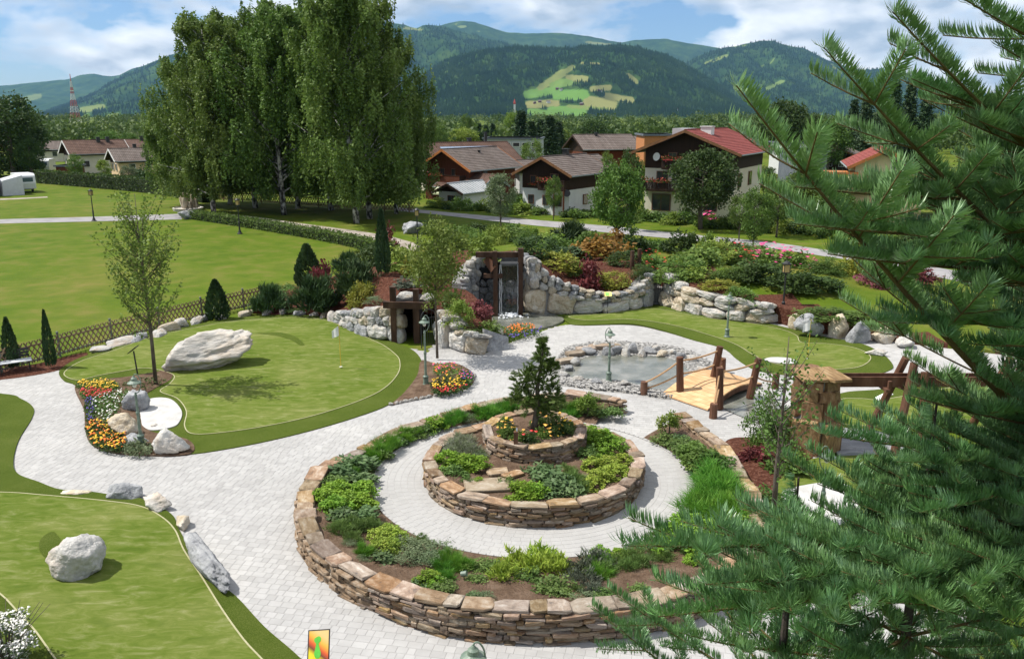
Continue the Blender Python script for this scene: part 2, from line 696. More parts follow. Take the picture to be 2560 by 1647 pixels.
def mountain(name, sil, Rd, Rf, step, rows, amp, meadows, trees, tree_h, seed, wob=0.05):
    sil = np.array(sil, float)
    us = np.arange(sil[0, 0], sil[-1, 0] + 0.1, step)
    vsl = np.interp(us, sil[:, 0], sil[:, 1])
    vsl = vsl + np.array([mnoise.fractal(Vector((u * 0.03, seed, 0)), 0.9, 2, 4) for u in us]) * 2.2
    nu = len(us)
    tt = np.r_[np.linspace(0, 1, rows), 1.05, 1.2]
    V = np.zeros((len(tt), nu, 3))
    for j in range(nu):
        wr = Rd * (1 + wob * mnoise.noise(Vector((us[j] * 0.006, seed * 3.1, 2))))
        top = aty(us[j], vsl[j], wr)
        Y = Rf + (wr - Rf) * tt
        s = np.where(tt <= 1, tt ** 1.25, 1 - 2.2 * (tt - 1))
        V[:, j, 0] = top[0] / wr * Y
        V[:, j, 1] = Y
        V[:, j, 2] = top[2] * s
    H = V[rows - 1, :, 2]
    f = 1.0 / (0.16 * Rd)
    for i in range(1, rows - 1):
        t = tt[i]
        k = amp * min(1.0, t * 2.5) * min(1.0, (1 - t) * 4.0)
        for j in range(nu):
            x, y, _ = V[i, j]
            q = Vector((x * f * 1.6, y * f * 0.8, seed))
            nzv = 1 - 2 * abs(mnoise.fractal(q, 0.9, 2.1, 4))
            V[i, j, 2] += (nzv - 0.35) * k * H[j] * 0.55
    V[0, :, 2] = -3.0
    # keep every slope point under the ridge line seen from the valley
    lim = (V[rows - 1, :, 2] - CAM_H) / V[rows - 1, :, 1]
    for i in range(1, rows - 1):
        V[i, :, 2] = np.minimum(V[i, :, 2], CAM_H + lim * V[i, :, 1] * (0.62 + 0.36 * tt[i]))
    VV = V.reshape(-1, 3)
    nr = len(tt)
    i0 = (np.arange(nr - 1)[:, None] * nu + np.arange(nu - 1)).ravel()
    F = np.stack([i0, i0 + 1, i0 + nu + 1, i0 + nu], -1)
    o = obj(name, [(VV, F)], M_mtn, smooth=True)
    d = VV[:, 1] * cp_ - (VV[:, 2] - CAM_H) * sp_
    pu = 1197 + FPX * VV[:, 0] / d
    pv = 770.1 - FPX * (VV[:, 1] * sp_ + (VV[:, 2] - CAM_H) * cp_) / d
    mead = np.zeros(len(VV))
    tone = np.full(len(VV), 0.5)
    for (a, b, wd, tn) in meadows:
        dist = seg_d(pu, pv, a, b)
        m = np.clip(1.25 - dist / (wd * (1.35 if name == 'meadow_hill' else 1)), 0, 1)
        tone = np.where(m > mead, tn, tone)
        mead = np.maximum(mead, m)
    ca = o.data.color_attributes.new('cover', 'FLOAT_COLOR', 'POINT')
    C4 = np.c_[mead, tone, np.zeros(len(VV)), np.ones(len(VV))]
    ca.data.foreach_set('color', C4.astype(np.float32).ravel())
    struct(o)
    if trees:
        g = np.random.default_rng(seed)
        i = g.integers(2, rows - 1, trees)
        j = g.integers(0, nu - 1, trees)
        a, b = g.random(trees)[:, None], g.random(trees)[:, None]
        P = (V[i, j] * (1 - a) + V[i, j + 1] * a) * (1 - b) + (V[i + 1, j] * (1 - a) + V[np.minimum(i + 1, rows - 1), j + 1] * a) * b
        md = mead.reshape(len(tt), nu)[i, j]
        keep = md + 0.3 * g.random(trees) < 0.42
        P = P[keep]
        n = len(P)
        h = tree_h * g.uniform(0.6, 1.25, n)
        r = h * g.uniform(0.16, 0.26, n)
        an = np.arange(5) * 2 * PI / 5
        ring = np.stack([np.cos(an), np.sin(an), np.zeros(5)], -1)
        Vt = np.concatenate([P[:, None] + r[:, None, None] * ring + np.array([0, 0, 0.0]), (P + np.c_[np.zeros(n), np.zeros(n), h])[:, None]], 1)
        b0 = np.arange(n)[:, None] * 6
        jj = np.arange(5)
        F3 = np.stack([b0 + jj, b0 + (jj + 1) % 5, np.broadcast_to(b0 + 5, (n, 5))], -1).reshape(-1, 3)
        fo = obj('conifer_forest', [(Vt.reshape(-1, 3), F3)], M_conif)
        fo['label'] = 'dense dark conifer forest covering the ' + name.replace('_', ' ')
        struct(fo, 'stuff')
    return o


mountain('pale_ridge', [(-500, 225), (-200, 215), (0, 201), (60, 196), (110, 190), (163, 185), (190, 176), (215, 172), (245, 178), (275, 178), (310, 160), (335, 155), (400, 128), (700, 60), (1000, 70), (1040, 58)],
         12600, 9000, 10, 40, 0.35, [((50, 235), (90, 225), 9, 0.4), ((60, 262), (75, 262), 6, 0.6)], 0, 0, 3)
mountain('wooded_mountain', [(-700, 330), (-300, 318), (0, 305), (60, 285), (110, 262), (170, 238), (215, 222), (262, 190), (310, 165), (370, 140), (450, 112), (600, 70), (800, 40), (900, 52), (945, 58), (975, 68), (990, 58), (1035, 62), (1080, 75), (1130, 88), (1190, 102), (1280, 114), (1380, 150), (1500, 230), (1600, 300)],
         8800, 4600, 7, 70, 0.42,
         [((190, 258), (240, 250), 9, 0.4), ((195, 275), (205, 270), 7, 0.8), ((250, 272), (275, 268), 5, 0.5), ((945, 66), (985, 70), 4, 0.2), ((1130, 133), (1165, 153), 3, 0.4),
          ((1003, 238), (1062, 305), 9, 0.45), ((1170, 200), (1215, 222), 8, 0.3), ((1190, 232), (1225, 228), 6, 0.4), ((60, 312), (130, 306), 4, 0.5)], 26000, 26, 5)
mountain('bare_ridge', [(985, 85), (1020, 64), (1045, 55), (1080, 49), (1110, 52), (1150, 66), (1185, 76), (1230, 79), (1320, 77), (1350, 82), (1400, 90), (1450, 100), (1480, 95), (1520, 92), (1560, 92), (1585, 98), (1640, 106), (1690, 114), (1760, 150), (1900, 220)],
         11800, 8600, 9, 45, 0.35, [((1060, 58), (1120, 72), 3, 0.4), ((1370, 100), (1430, 104), 2.5, 0.2)], 0, 0, 9)
mountain('peaked_mountain', [(1560, 210), (1600, 150), (1640, 128), (1690, 113), (1740, 104), (1780, 96), (1800, 96), (1830, 104), (1880, 114), (1905, 126), (1935, 142), (1985, 158), (2020, 166), (2040, 163), (2080, 162), (2110, 170), (2160, 190), (2260, 215), (2500, 240), (3000, 270)],
         8200, 5000, 7, 70, 0.42, [((1715, 110), (1745, 108), 3, 0.5), ((1940, 150), (1965, 172), 3.5, 0.3), ((1780, 158), (1810, 140), 4, 0.6), ((1720, 205), (1760, 218), 10, 0.6), ((1790, 210), (1830, 190), 6, 0.6), ((1700, 130), (1650, 148), 4, 0.4), ((1990, 170), (2030, 200), 6, 0.5)], 24000, 26, 13)
HILL = mountain('meadow_hill', [(880, 300), (960, 200), (1040, 140), (1120, 118), (1200, 108), (1290, 111), (1340, 113), (1358, 104), (1385, 108), (1430, 106), (1465, 106), (1500, 112), (1550, 126), (1600, 150), (1640, 172), (1690, 205), (1740, 245), (1790, 280), (1860, 305), (2050, 320), (2400, 330)],
                5200, 3200, 4, 110, 0.34,
                [((1232, 222), (1300, 212), 10, 0.95), ((1300, 222), (1365, 222), 13, 1.0), ((1240, 262), (1290, 270), 9, 0.9), ((1290, 258), (1360, 262), 11, 0.95), ((1235, 245), (1300, 242), 9, 0.05),
                 ((1375, 240), (1430, 245), 14, 0.1), ((1420, 225), (1475, 236), 8, 0.1), ((1385, 208), (1425, 205), 7, 0.1), ((1290, 196), (1330, 192), 10, 0.75), ((1265, 206), (1315, 172), 9, 0.3), ((1315, 172), (1338, 158), 6, 0.3),
                 ((1330, 182), (1370, 186), 8, 0.15), ((1468, 176), (1488, 192), 5, 0.15), ((1330, 285), (1380, 288), 7, 0.15), ((1230, 285), (1330, 292), 8, 0.4), ((1360, 148), (1400, 150), 3, 0.1), ((1330, 250), (1420, 255), 5, 0.5)],
                42000, 19, 21, wob=0.02)

# ---- the valley's summer haze: one even box of air round the whole scene
M_haze = bpy.data.materials.new('summer_air')
M_haze.use_nodes = True
n_, l_ = M_haze.node_tree.nodes, M_haze.node_tree.links
n_.clear()
o_ = N(n_, 'ShaderNodeOutputMaterial')
hv_ = N(n_, 'ShaderNodeVolumePrincipled')
hv_.inputs['Color'].default_value = (0.32, 0.62, 1.0, 1)
hv_.inputs['Density'].default_value = 0.000029
hv_.inputs['Anisotropy'].default_value = 0.0
l_.new(hv_.outputs[0], o_.inputs['Volume'])
hz = obj('haze', [box((0, 0, 845), (29600, 29600, 1702))], M_haze)
struct(hz, 'stuff')
hz['label'] = 'thin blue summer haze over the valley'

# ================================================================== SETTING: plaza, greens, beds, pond
def PL(pts, z=0.0, n=6, sm=True):
    P = [at(u, v, z) for u, v in pts]
    return smooth_poly(P, n) if sm else np.array(P)


M_pav = mk('concrete_paver', [(0.3249, 0.3190, 0.3107), (0.3655, 0.3585, 0.3509), (0.4061, 0.3997, 0.3911)], scale=1.7, detail=6, rough=0.85, rnd=0.08, hue=.008, bump=(60, 0.12, 0.002), spec=0.2)
M_pavw = mk('concrete_pavers', [(0.3159, 0.3099, 0.3013), (0.3628, 0.3557, 0.3462), (0.4133, 0.4070, 0.3968)], scale=3.3, detail=7, rough=0.85, coord='world', spec=0.2,
             cols2=[(0.3023, 0.2962, 0.2872), (0.3655, 0.3585, 0.3500), (0.4377, 0.4290, 0.4117)], scale2=0.22, mixf=0.5)
n_, l_ = M_pavw.node_tree.nodes, M_pavw.node_tree.links
pb_ = [q for q in n_ if q.type == 'BSDF_PRINCIPLED'][0]
ta_ = N(n_, 'ShaderNodeAttribute', attribute_name='tone')
t1_ = N(n_, 'ShaderNodeMath', operation='ADD')
t1_.inputs[1].default_value = 1.0
l_.new(ta_.outputs['Fac'], t1_.inputs[0])
hs_ = N(n_, 'ShaderNodeHueSaturation')
l_.new(t1_.outputs[0], hs_.inputs['Value'])
l_.new(pb_.inputs['Base Color'].links[0].from_socket, hs_.inputs['Color'])
l_.new(hs_.outputs[0], pb_.inputs['Base Color'])
M_grout = mk('paver_joint_sand', [(0.32, 0.31, 0.295), (0.37, 0.36, 0.345)], scale=8, rough=0.95, coord='world')
M_green = mk('putting_turf', [((0.0583, 0.0980, 0.0100), .33), ((0.0921, 0.1320, 0.0190), .44), ((0.1363, 0.1660, 0.0360), .53), ((0.2726, 0.2750, 0.1300), .70)], scale=1.7, detail=12, rough=0.95, coord='world', stretch=(.9, 2.4, 1), distort=0.9, nrough=0.68,
             cols2=[(0.0677, 0.1120, 0.0110), (0.1109, 0.1500, 0.0260), (0.1880, 0.2000, 0.0650)], scale2=.42, mixf=0.42, bump=(70, 0.7, 0.02), spec=0.05)
M_fringe = mk('fringe_turf', [(0.0566, 0.0927, 0.0095), (0.0829, 0.1216, 0.0148), (0.1219, 0.1525, 0.0317)], scale=0.8, detail=7, rough=0.95, coord='world',
              cols2=[(0.0351, 0.0660, 0.0053), (0.0780, 0.1113, 0.0159), (0.1658, 0.1772, 0.0614)], scale2=45, mixf=0.55, bump=(80, 1.0, 0.04), spec=0.05)
M_seam = mk('turf_seam', [(0.30, 0.29, 0.16), (0.38, 0.36, 0.22)], scale=20, rough=0.95, coord='world')
M_sand = mk('white_bunker_sand', [(0.4048, 0.3956, 0.3772), (0.4692, 0.4600, 0.4462), (0.5152, 0.5060, 0.4922)], scale=2.5, detail=8, rough=0.95, coord='world', bump=(25, 0.4, 0.02))
M_soil = mk('garden_soil', [(0.075, 0.046, 0.030), (0.145, 0.095, 0.064), (0.225, 0.16, 0.115)], scale=2.6, detail=9, rough=0.98, coord='world', bump=(14, 1.0, 0.10), nrough=0.7, spec=0.1)
M_mulch = mk('red_bark_mulch', [(0.038, 0.014, 0.009), (0.100, 0.037, 0.023), (0.22, 0.115, 0.080)], scale=9.0, detail=7, rough=0.95, coord='world', bump=(16, 1.0, 0.10), nrough=0.75, spec=0.1)
M_gravel = mk('pond_gravel', [(0.17, 0.165, 0.155), (0.30, 0.29, 0.27), (0.44, 0.425, 0.40)], scale=9, detail=8, rough=0.9, coord='world', bump=(16, 1.0, 0.08), nrough=0.75)
M_water = mk('pond_water', [(0.085, 0.095, 0.075), (0.15, 0.155, 0.13), (0.24, 0.235, 0.205)], scale=1.3, detail=8, rough=0.04, coord='world', bump=(6, 0.30, 0.05), spec=0.8)
M_foam = plain('white_water', (0.78, 0.80, 0.82), rough=0.4, bump=(9, 0.8, 0.05))

T1 = PL([(140, 868), (185, 840), (260, 818), (350, 785), (440, 765), (520, 750), (600, 742), (690, 740), (760, 750), (830, 775), (900, 797), (960, 818), (985, 845), (978, 875), (950, 918), (905, 950), (830, 978),
         (740, 1005), (640, 1030), (540, 1050), (445, 1064), (340, 1068), (260, 1060), (215, 1042), (200, 1010), (197, 960), (178, 905), (150, 892)])
B1 = PL([(176, 905), (225, 892), (300, 884), (345, 876), (395, 868), (402, 888), (365, 910), (338, 932), (338, 985), (352, 1012), (440, 1032), (446, 1064), (340, 1068), (260, 1060), (215, 1042), (200, 1010), (196, 960)])
SD1 = PL([(328, 950), (360, 935), (400, 938), (425, 965), (420, 990), (402, 1003), (352, 1010), (328, 990)])
G1 = PL([(150, 876), (190, 848), (265, 824), (355, 792), (445, 772), (520, 758), (600, 751), (690, 749), (765, 759), (830, 785), (890, 808), (925, 832), (935, 850), (930, 877), (898, 911), (840, 940), (740, 973), (640, 996),
         (540, 1012), (455, 1018), (432, 1000), (436, 965), (415, 935), (375, 918), (398, 900), (405, 880), (345, 866), (290, 872), (230, 882), (180, 892)])
LIP1 = PL([(600, 787), (650, 786), (690, 795), (712, 812), (700, 813), (680, 802), (640, 792)])
T2 = PL([(-260, 905), (0, 922), (50, 935), (78, 955), (75, 980), (45, 1030), (32, 1080), (42, 1112), (90, 1132), (140, 1150), (210, 1155), (260, 1162), (330, 1170), (400, 1205), (418, 1240), (460, 1310), (520, 1370), (560, 1405), (620, 1470),
         (700, 1540), (790, 1640), (400, 1750), (-500, 1700), (-800, 1200)])
G2 = PL([(-300, 1150), (0, 1158), (100, 1165), (250, 1178), (330, 1190), (380, 1215), (410, 1245), (430, 1290), (470, 1350), (520, 1430), (570, 1500), (650, 1600), (600, 1690), (250, 1700), (130, 1545), (60, 1455), (-60, 1360), (-350, 1300)])
LIP2 = PL([(128, 1252), (100, 1265), (92, 1285), (100, 1305), (120, 1315), (150, 1290)])
T3 = PL([(1306, 738), (1400, 734), (1523, 720), (1557, 721), (1622, 740), (1700, 750), (1795, 759), (1847, 770), (1932, 790), (1986, 799), (2030, 811), (2068, 833), (2088, 857), (2078, 868), (2047, 876), (1972, 877), (1880, 880),
         (1810, 876), (1768, 867), (1746, 857), (1721, 840), (1690, 816), (1622, 797), (1554, 777), (1473, 761), (1352, 762), (1322, 752)])
G3 = PL([(1330, 742), (1400, 738), (1523, 728), (1640, 748), (1740, 757), (1800, 767), (1840, 777), (1863, 788), (1874, 803), (1932, 806), (1986, 813), (2023, 826), (2035, 842), (2010, 860), (1960, 866), (1880, 866), (1800, 850), (1760, 832), (1715, 806), (1640, 782), (1560, 764), (1470, 752), (1370, 752)])
SD3 = PL([(1786, 845), (1805, 840), (1845, 842), (1862, 850), (1845, 855), (1805, 851)])
T4 = PL([(1955, 927), (2060, 912), (2170, 895), (2300, 885), (2600, 880), (2600, 1010), (2240, 1012), (2060, 1012), (1955, 1004)])
G4 = PL([(1960, 940), (2010, 935), (2060, 938), (2120, 928), (2300, 900), (2590, 895), (2590, 1000), (2240, 1000), (2060, 1000), (1960, 990)])
T5 = PL([(1780, 1180), (1830, 1105), (1900, 1075), (1990, 1068), (2150, 1060), (2400, 1080), (2500, 1300), (2100, 1400), (1900, 1330), (1800, 1260)])
SD5 = PL([(1826, 1160), (1850, 1145), (1930, 1132), (1985, 1140), (2005, 1170), (2000, 1210), (1960, 1232), (1910, 1240), (1860, 1222), (1835, 1190)])
BR = PL([(1690, 1045), (1730, 1025), (1840, 1040), (1900, 1070), (1840, 1105), (1810, 1150), (1800, 1240), (1770, 1170), (1720, 1100)])
B6 = PL([(985, 845), (1020, 852), (1060, 850), (1095, 865), (1110, 885), (1090, 910), (1020, 925), (950, 940), (915, 948), (945, 920), (975, 880)])
PZ = PL([(-300, 935), (-300, 905), (0, 889), (140, 866), (400, 850), (700, 800), (960, 815), (1000, 825), (1020, 805), (1060, 815), (1125, 830), (1190, 803), (1250, 780), (1310, 762), (1400, 752), (1600, 735), (1800, 754), (2030, 790),
         (2200, 812), (2600, 850), (2600, 945), (2100, 950), (1955, 960), (1930, 1060), (1960, 1085), (2200, 1100), (2300, 1500), (1900, 2100), (-300, 1750), (-700, 1200)], sm=False)
PONDG = PL([(1288, 880), (1320, 820), (1380, 805), (1450, 802), (1530, 808), (1600, 820), (1640, 838), (1672, 860), (1690, 885), (1665, 900), (1600, 925), (1560, 935), (1480, 922), (1400, 915), (1330, 905), (1300, 900)])
WATER = PL([(1318, 870), (1345, 850), (1385, 838), (1440, 836), (1520, 838), (1570, 845), (1600, 862), (1612, 885), (1590, 905), (1560, 920), (1500, 908), (1440, 895), (1380, 892), (1335, 888)])
STREAM = PL([(1600, 872), (1655, 878), (1720, 905), (1790, 930), (1850, 960), (1880, 1010), (1800, 1000), (1730, 975), (1670, 948), (1600, 920)])
POOL = PL([(1140, 752), (1165, 738), (1235, 736), (1300, 742), (1318, 752), (1290, 765), (1230, 778), (1185, 790), (1160, 775)])

RING_C = np.array([0.62, 21.9])
WALLC = smooth_poly([(5.58, 26.05), (5.95, 24.5), (6.25, 23.1), (6.25, 21.2), (6.15, 19.4), (5.6, 17.3), (4.3, 15.6), (2.6, 14.65), (.6, 14.35), (-1.4, 14.65), (-3.1, 15.65), (-4.5, 17.15), (-5.2, 19.0), (-5.4, 20.6), (-5.2, 21.9),
                     (-4.4, 23.4), (-3.2, 25.3), (-1.4, 26.8), (.2, 27.6), (2.0, 28.0), (3.7, 27.2)], 10, False)

# ---- paving: running-bond concrete pavers
pave = struct(obj('pavement', sheet(PZ, lambda P, d: np.full(len(P), 0.0145), 30, skirt=0), M_grout))


def paver_geom(Q, z0, z1, ch=0.005):
    """Q: N x 4 x 2 corner outlines -> chamfered blocks"""
    n = len(Q)
    c = Q.mean(1, keepdims=True)
    d = Q - c
    Lh = np.linalg.norm(d, axis=2, keepdims=True)
    T = c + d * (1 - ch * 1.4 / Lh)
    V = np.concatenate([np.concatenate([Q, np.full((n, 4, 1), z0)], 2), np.concatenate([Q, np.broadcast_to(z1 - ch, (n,))[:, None, None] * np.ones((n, 4, 1))], 2), np.concatenate([T, np.broadcast_to(z1, (n,))[:, None, None] * np.ones((n, 4, 1))], 2)], 1)
    f = []
    for a in (0, 4):
        for i in range(4):
            j = (i + 1) % 4
            f.append([a + i, a + j, a + 4 + j, a + 4 + i])
    f.append([8, 9, 10, 11])
    F = (np.arange(n)[:, None, None] * 12 + np.array(f)).reshape(-1, 4)
    return V.reshape(-1, 3), F


def rows_of_pavers(ang, wd, lens):
    ca, sa = math.cos(ang), math.sin(ang)
    out = []
    lo, hi = -40, 40
    y = 5.0
    Pz = PZ @ np.array([[ca, -sa], [sa, ca]])
    lo, hi = Pz[:, 0].min(), Pz[:, 0].max()
    y, yh = Pz[:, 1].min(), Pz[:, 1].max()
    while y < yh:
        x = lo + rng.uniform(0, 0.3)
        n = int((hi - lo) / 0.18)
        L = rng.choice(lens, n)
        xs = x + np.r_[0, np.cumsum(L)]
        m = xs[1:] < hi
        a, b = xs[:-1][m] + 0.0025, xs[1:][m] - 0.0025
        k = len(a)
        q = np.stack([np.c_[a, np.full(k, y + 0.0025)], np.c_[b, np.full(k, y + 0.0025)], np.c_[b, np.full(k, y + wd - 0.0025)], np.c_[a, np.full(k, y + wd - 0.0025)]], 1)
        out.append(q)
        y += wd
    Q = np.concatenate(out)
    return Q @ np.array([[ca, sa], [-sa, ca]])


Q = rows_of_pavers(R(-11), 0.20, [0.16, 0.22, 0.22, 0.30])
cen = Q.mean(1)
ok = inside(cen, PZ)
for poly in (T1, T2, T3, T4, T5, B6, BR, PONDG, STREAM):
    ok &= ~(inside(cen, poly) & (edge_dist(cen, poly) > 0.25))
ENT = np.array([(3.6, 27.4), (5.7, 26.2), (4.2, 24.0), (2.2, 25.2)])
ok &= ~(inside(cen, WALLC) & (edge_dist(cen, WALLC) > 0.1)) | (inside(cen, ENT) & (np.hypot(cen[:, 0] - RING_C[0], cen[:, 1] - RING_C[1]) > 4.5))
Q, cen = Q[ok], cen[ok]
dsq = np.hypot(cen[:, 0], cen[:, 1])
pu = np.array([proj((c[0], c[1], 0.02))[:2] for c in cen])
seen = (pu[:, 0] > -20) & (pu[:, 0] < 1750) & (pu[:, 1] < 1545) & (pu[:, 0] < 2420)
keep = (pu[:, 0] > -250) & (pu[:, 0] < 2600) & (pu[:, 1] < 1800)
order = np.argsort(np.where(seen, dsq, 1e6))
first = order[:300]
mask = np.zeros(len(Q), bool)
mask[first] = True
zt = 0.020 + rng.uniform(0, 0.0012, len(Q))
V, F = paver_geom(Q[~mask & keep], 0.005, zt[~mask & keep])
ps = obj('pavers', [(V, F)], M_pavw, pave)
ps.data.attributes.new('tone', 'FLOAT', 'FACE').data.foreach_set('value', np.repeat(rng.choice([-.08, -.04, -.02, 0, .02, .04, .07], len(F) // 9), 9).astype(np.float32))
struct(ps, 'stuff')
unitq = np.array([[[-.5, -.5], [.5, -.5], [.5, .5], [-.5, .5]]])
pav_me = {}
for i in first:
    e = Q[i][1] - Q[i][0]
    L = round(float(np.hypot(*e)), 3)
    if L not in pav_me:
        V, F = paver_geom(unitq * np.array([L, 0.192]), -0.02, np.array([0.0]))
        pav_me[L] = mesh_np('paver', [(V, F)], M_pav)
    link('paver', pav_me[L], pave, (cen[i][0], cen[i][1], zt[i]), (0, 0, math.atan2(e[1], e[0])))

# ring path inside the planter, laid in concentric courses
ringp = []
rr_ = np.linspace(3.02, 4.50, 9)
for a, b in zip(rr_[:-1], rr_[1:]):
    rm = (a + b) / 2
    n = int(2 * PI * rm / 0.24)
    th = (np.arange(n) + rng.random()) * 2 * PI / n
    dt = 2 * PI / n
    g = 0.003
    q = np.stack([np.c_[(a + g) * np.cos(th + g / rm), (a + g) * np.sin(th + g / rm)], np.c_[(b - g) * np.cos(th + g / rm), (b - g) * np.sin(th + g / rm)],
                  np.c_[(b - g) * np.cos(th + dt - g / rm), (b - g) * np.sin(th + dt - g / rm)], np.c_[(a + g) * np.cos(th + dt - g / rm), (a + g) * np.sin(th + dt - g / rm)]], 1)
    ringp.append(q)
RQ = np.concatenate(ringp) + RING_C
ringpath = struct(obj('ring_path', [prism(RING_C + 4.52 * np.c_[np.cos(np.arange(72) * PI / 36), np.sin(np.arange(72) * PI / 36)], 0.0, 0.0315)], M_grout))
rc = RQ.mean(1)
o3 = np.argsort(np.hypot(rc[:, 0], rc[:, 1]))[:240]
mk3 = np.zeros(len(RQ), bool)
mk3[o3] = True
V, F = paver_geom(RQ[~mk3], 0.015, 0.036 + rng.uniform(0, .001, (~mk3).sum()))
struct(obj('pavers', [(V, F)], M_pavw, ringpath), 'stuff')
for i in o3:
    c2 = rc[i]
    V, F = paver_geom(RQ[i:i + 1] - c2, 0.0, np.array([0.022]))
    link('paver', mesh_np('paver', [(V, F)], M_pavw), ringpath, (c2[0], c2[1], 0.015))
kn = 150
kth = np.arange(kn) * 2 * PI / kn
kv = []
kq = np.stack([np.c_[r_ * np.cos(t_), r_ * np.sin(t_)] for r_, t_ in ((4.505, kth + .002), (4.575, kth + .002), (4.575, kth + 2 * PI / kn - .002), (4.505, kth + 2 * PI / kn - .002))], 1) + RING_C
V, F = paver_geom(kq, 0.0, np.full(kn, 0.062))
kerb = obj('kerb', [(V, F)], M_pavw, ringpath)
struct(kerb, 'stuff')


# ---- artificial turf greens
def bumpf(cs, base):
    def h(P, d):
        z = np.full(len(P), base)
        for (x, y, r, a) in cs:
            z += a * np.exp(-((P[:, 0] - x) ** 2 + (P[:, 1] - y) ** 2) / r ** 2)
        return z
    return h


def seam(name, poly, h, parent, wd=0.035, dz=0.016):
    P = np.array(poly)
    n = len(P)
    T = np.roll(P, -1, 0) - np.roll(P, 1, 0)
    T /= np.linalg.norm(T, axis=1)[:, None]
    nr = np.c_[-T[:, 1], T[:, 0]]
    A, B = P + nr * wd / 2, P - nr * wd / 2
    zA, zB = h(A, None) + dz, h(B, None) + dz
    V = np.concatenate([np.c_[A, zA], np.c_[B, zB]])
    j = np.arange(n)
    j2 = (j + 1) % n
    return obj(name, [(V, np.stack([j + n, j2 + n, j2, j][::-1], -1))], M_seam, parent)


def green(name, T, G, bumps, base=0.05, extra=()):
    h = bumpf(bumps, base)
    t = struct(obj(name, sheet(T, h, 0.9, skirt=0.06), M_fringe, smooth=False))
    g = obj('putting_surface', sheet(G, lambda P, d: h(P, d) + 0.010, 0.9, skirt=0), M_green, t)
    seam('turf_seam', G, h, t)
    for e in extra:
        obj('turf_lip', sheet(e, lambda P, d: h(P, d) + 0.022, 0.9, skirt=0.0), M_fringe, t)
    return h


h1 = green('putting_lawn', T1, G1, [(-9, 39, 3.5, 0.16), (-14, 35, 3, 0.12)], 0.05, [LIP1])
h2 = green('putting_lawn', T2, G2, [(-13, 20, 4, 0.05)], 0.05, [LIP2])
h3 = green('putting_lawn', T3, G3, [(8, 41, 3, 0.12)], 0.05)
h4 = green('putting_lawn', T4, G4, [], 0.05)
h5 = bumpf([], 0.05)
struct(obj('putting_lawn', sheet(T5, h5, 2, skirt=0.06), M_green))
for nm, poly, z in (('bunker_sand', SD1, 0.085), ('bunker_sand', SD3, 0.10), ('bunker_sand', SD5, 0.068)):
    struct(obj(nm, sheet(poly, lambda P, d, z=z: z + .012 * np.clip(d / .3, 0, 1) * (1 + np.sin(P[:, 0] * 11 + P[:, 1] * 5)), .22, skirt=0.03), M_sand), 'stuff')
struct(obj('flower_bed_ground', sheet(B1, lambda P, d: 0.075 + 0.10 * np.clip(d / 0.8, 0, 1), 0.5, skirt=0.06), M_soil))
struct(obj('flower_bed_ground', sheet(B6, lambda P, d: 0.05 + 0.12 * np.clip(d / 0.7, 0, 1), 0.5, skirt=0.06), M_soil))
struct(obj('shrub_bed_ground', sheet(BR, lambda P, d: 0.05 + 0.15 * np.clip(d / 0.8, 0, 1), 0.6, skirt=0.06), M_mulch))
mul = PL([(-260, 905), (-100, 872), (0, 862), (95, 850), (190, 826), (205, 832), (185, 841), (140, 866), (0, 889)])
struct(obj('mulch_ground', sheet(mul, lambda P, d: np.full(len(P), 0.03), 3, skirt=0.03), M_mulch))

# ---- pond
struct(obj('pond_bank_ground', sheet(PONDG, lambda P, d: 0.03 + 0.07 * np.clip(d / 0.5, 0, 1), 0.6, skirt=0.04), M_gravel))
struct(obj('pond_water', sheet(WATER, lambda P, d: np.full(len(P), 0.115), 2.5, skirt=0), M_water))
struct(obj('stream_water', sheet(STREAM, lambda P, d: np.full(len(P), 0.05), 3, skirt=0), M_water))
struct(obj('pool_water', sheet(POOL, lambda P, d: np.full(len(P), 0.10), 2, skirt=0.1), M_water))

# slate slab area beside the pillar
SL = PL([(1952, 1006), (2060, 1016), (2180, 1030), (2260, 1050), (2150, 1062), (1990, 1066), (1955, 1062)])
M_slate = mk('grey_slate', [(0.17, 0.175, 0.185), (0.25, 0.255, 0.265), (0.33, 0.33, 0.33)], scale=1.4, detail=8, rough=0.8, coord='world', bump=(5, 0.8, 0.05), stretch=(1, 3, 1))
struct(obj('slate_path', sheet(SL, lambda P, d: 0.10 + 0.03 * np.sin(P[:, 0] * 5), 0.6, skirt=0.1), M_slate))

# ================================================================== STONE: planters, boulders, walls
M_slab = mk('rust_schist', [((0.10, 0.082, 0.066), .32), ((0.235, 0.155, 0.092), .44), ((0.31, 0.225, 0.15), .54), ((0.44, 0.375, 0.30), .70)], scale=2.0, detail=9, rough=0.8, rnd=0.36, hue=0.014, satv=.42, bump=(8, 0.8, 0.05), stretch=(1, 1, 2.5), nrough=0.68)
M_slab_w = mk('rust_schist_small', [((0.09, 0.075, 0.06), .33), ((0.20, 0.135, 0.082), .45), ((0.28, 0.205, 0.14), .55), ((0.40, 0.345, 0.28), .70)], scale=4.5, detail=8, rough=0.8, coord='world', bump=(9, 0.8, 0.04), nrough=0.65)
M_core = mk('wall_mortar', [(0.035, 0.029, 0.024), (0.07, 0.06, 0.05)], scale=5, rough=0.95, coord='world')
M_granite = mk('pale_granite', [((0.2200, 0.2145, 0.2035), .34), ((0.4620, 0.4455, 0.4180), .46), ((0.5940, 0.5775, 0.5445), .56), ((0.7040, 0.6875, 0.6600), .68)], scale=2.0, detail=13, rough=0.88, rnd=0.10, hue=0.006, bump=(4, 1.0, 0.16), nrough=0.74, distort=.5,
               cols2=[(0.3630, 0.3685, 0.3795), (0.5830, 0.5610, 0.5170), (0.5500, 0.4070, 0.2530)], scale2=0.9, mixf=0.46)
